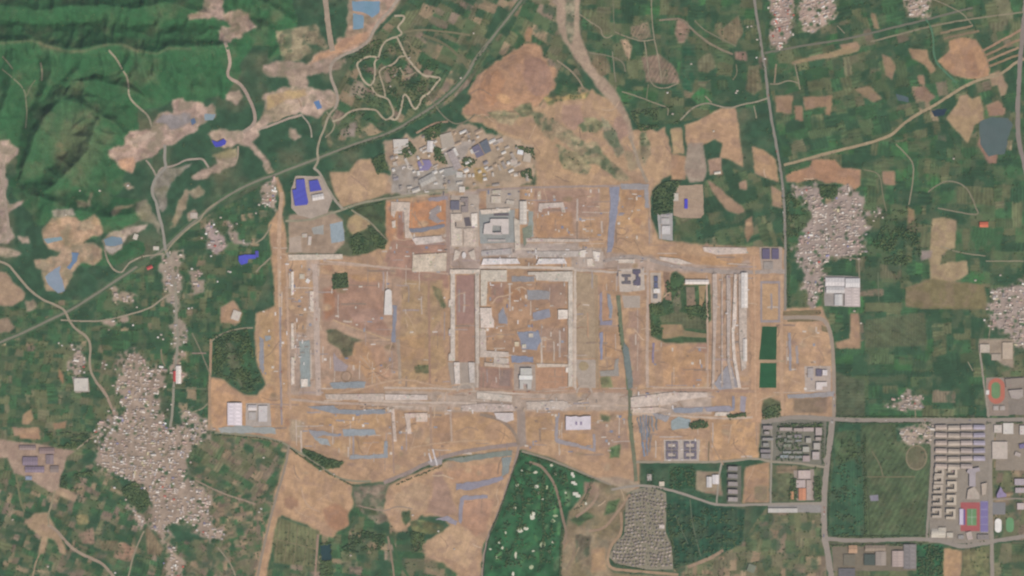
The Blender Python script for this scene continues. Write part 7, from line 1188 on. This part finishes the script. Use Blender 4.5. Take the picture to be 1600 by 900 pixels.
# crowns: jittered twenty-faced clumps with a short trunk stub, joined per area
t_ = (1 + 5 ** .5) / 2
ICO = np.array([(-1, t_, 0), (1, t_, 0), (-1, -t_, 0), (1, -t_, 0), (0, -1, t_), (0, 1, t_), (0, -1, -t_), (0, 1, -t_), (t_, 0, -1), (t_, 0, 1), (-t_, 0, -1), (-t_, 0, 1)]) / math.sqrt(1 + t_ * t_)
IF = np.array([(0, 11, 5), (0, 5, 1), (0, 1, 7), (0, 7, 10), (0, 10, 11), (1, 5, 9), (5, 11, 4), (11, 10, 2), (10, 7, 6), (7, 1, 8), (3, 9, 4), (3, 4, 2), (3, 2, 6), (3, 6, 8), (3, 8, 9), (4, 9, 5), (2, 4, 11), (6, 2, 10), (8, 6, 7), (9, 8, 1)])
def crowns(name, lst, label):
    n = len(lst)
    if not n: return
    A = np.array(lst); xs, ys, r, h, tn = A.T
    keep = np.array([cls_at(a, b) not in (2, 3) and (t != 2 or cls_at(a, b) == 0) for a, b, t in zip(xs, ys, tn)]); xs, ys, r, h, tn = [q[keep] for q in (xs, ys, r, h, tn)]; n = len(xs)
    z0 = hz(xs, ys) + STEP * np.array([int(lev_at(a, b)) for a, b in zip(xs, ys)]); k = MPP * (1 - z0 / ALT)
    jit = nr.uniform(.72, 1.25, (n, 12, 1)); rot = nr.uniform(0, 6.283, n); c, s = np.cos(rot)[:, None], np.sin(rot)[:, None]
    V = ICO[None] * jit; X = V[:, :, 0] * c - V[:, :, 1] * s; Y = V[:, :, 0] * s + V[:, :, 1] * c
    P = np.stack([(xs[:, None] - 800) * k[:, None] + X * r[:, None], (450 - ys[:, None]) * k[:, None] + Y * r[:, None], z0[:, None] + h[:, None] * .55 + V[:, :, 2] * h[:, None] * .45], 2).reshape(-1, 3)
    F = (IF[None] + 12 * np.arange(n)[:, None, None]).reshape(-1, 3)
    me = bpy.data.meshes.new(name); me.vertices.add(len(P)); me.vertices.foreach_set('co', P.astype(np.float32).ravel()); me.loops.add(F.size); me.loops.foreach_set('vertex_index', F.astype(np.int32).ravel())
    me.polygons.add(len(F)); me.polygons.foreach_set('loop_start', np.arange(0, F.size, 3, dtype=np.int32)); me.polygons.foreach_set('loop_total', np.full(len(F), 3, np.int32)); me.update(calc_edges=True)
    g0, g1 = np.array(lin((60, 87, 60))[:3]), np.array(lin((102, 116, 78))[:3]); u = np.clip(nr.random((n, 1)) * .6 + (fbm(xs / 9., ys / 9., 3)[:, None] - .32) * 1.3, 0, 1); C = g0 * (1 - u) + g1 * u
    C = np.repeat(np.concatenate([C, np.ones((n, 1))], 1), 20, 0); a = me.attributes.new('col', 'FLOAT_COLOR', 'FACE'); a.data.foreach_set('color', C.astype(np.float32).ravel())
    me.materials.append(mat('leaf')); o = bpy.data.objects.new(name, me); COL.objects.link(o); o['kind'] = 'stuff'; o['label'] = label
for nm, f, l in (('hill_brushwood', lambda t: t[4] == 1, 'brushwood over the north western hills'), ('woodland', lambda t: t[4] != 1 and t[0] < 800, 'dark green trees and hedges over the western plots'), ('woodland', lambda t: t[4] != 1 and t[0] >= 800, 'dark green trees and hedges over the eastern plots')):
    crowns(nm, [t for t in TREES if f(t)], l)
print('houses', len(HOUSES), 'villas', vk, 'trees', len(TREES), 'max level', LEV.max())

# ------------------------------------------------------------------ thin summer haze between the ground and the camera
hv = [(x, y, z) for z in (-1.8, ALT + 400) for x, y in ((-90000, -90000), (90000, -90000), (90000, 90000), (-90000, 90000))]
me = bpy.data.meshes.new('haze'); me.from_pydata(hv, [], [[3, 2, 1, 0], [4, 5, 6, 7], [0, 1, 5, 4], [1, 2, 6, 5], [2, 3, 7, 6], [3, 0, 4, 7]]); me.update()
hm_ = bpy.data.materials.new('haze'); hm_.use_nodes = True; hn = hm_.node_tree; hn.nodes.remove(hn.nodes['Principled BSDF'])
pv = hn.nodes.new('ShaderNodeVolumePrincipled'); pv.inputs['Color'].default_value = (.9, .92, .95, 1); pv.inputs['Density'].default_value = 4.6e-6; pv.inputs['Anisotropy'].default_value = .2
hn.links.new(pv.outputs[0], hn.nodes['Material Output'].inputs['Volume']); me.materials.append(hm_)
ho = bpy.data.objects.new('haze', me); COL.objects.link(ho); ho['kind'] = 'stuff'
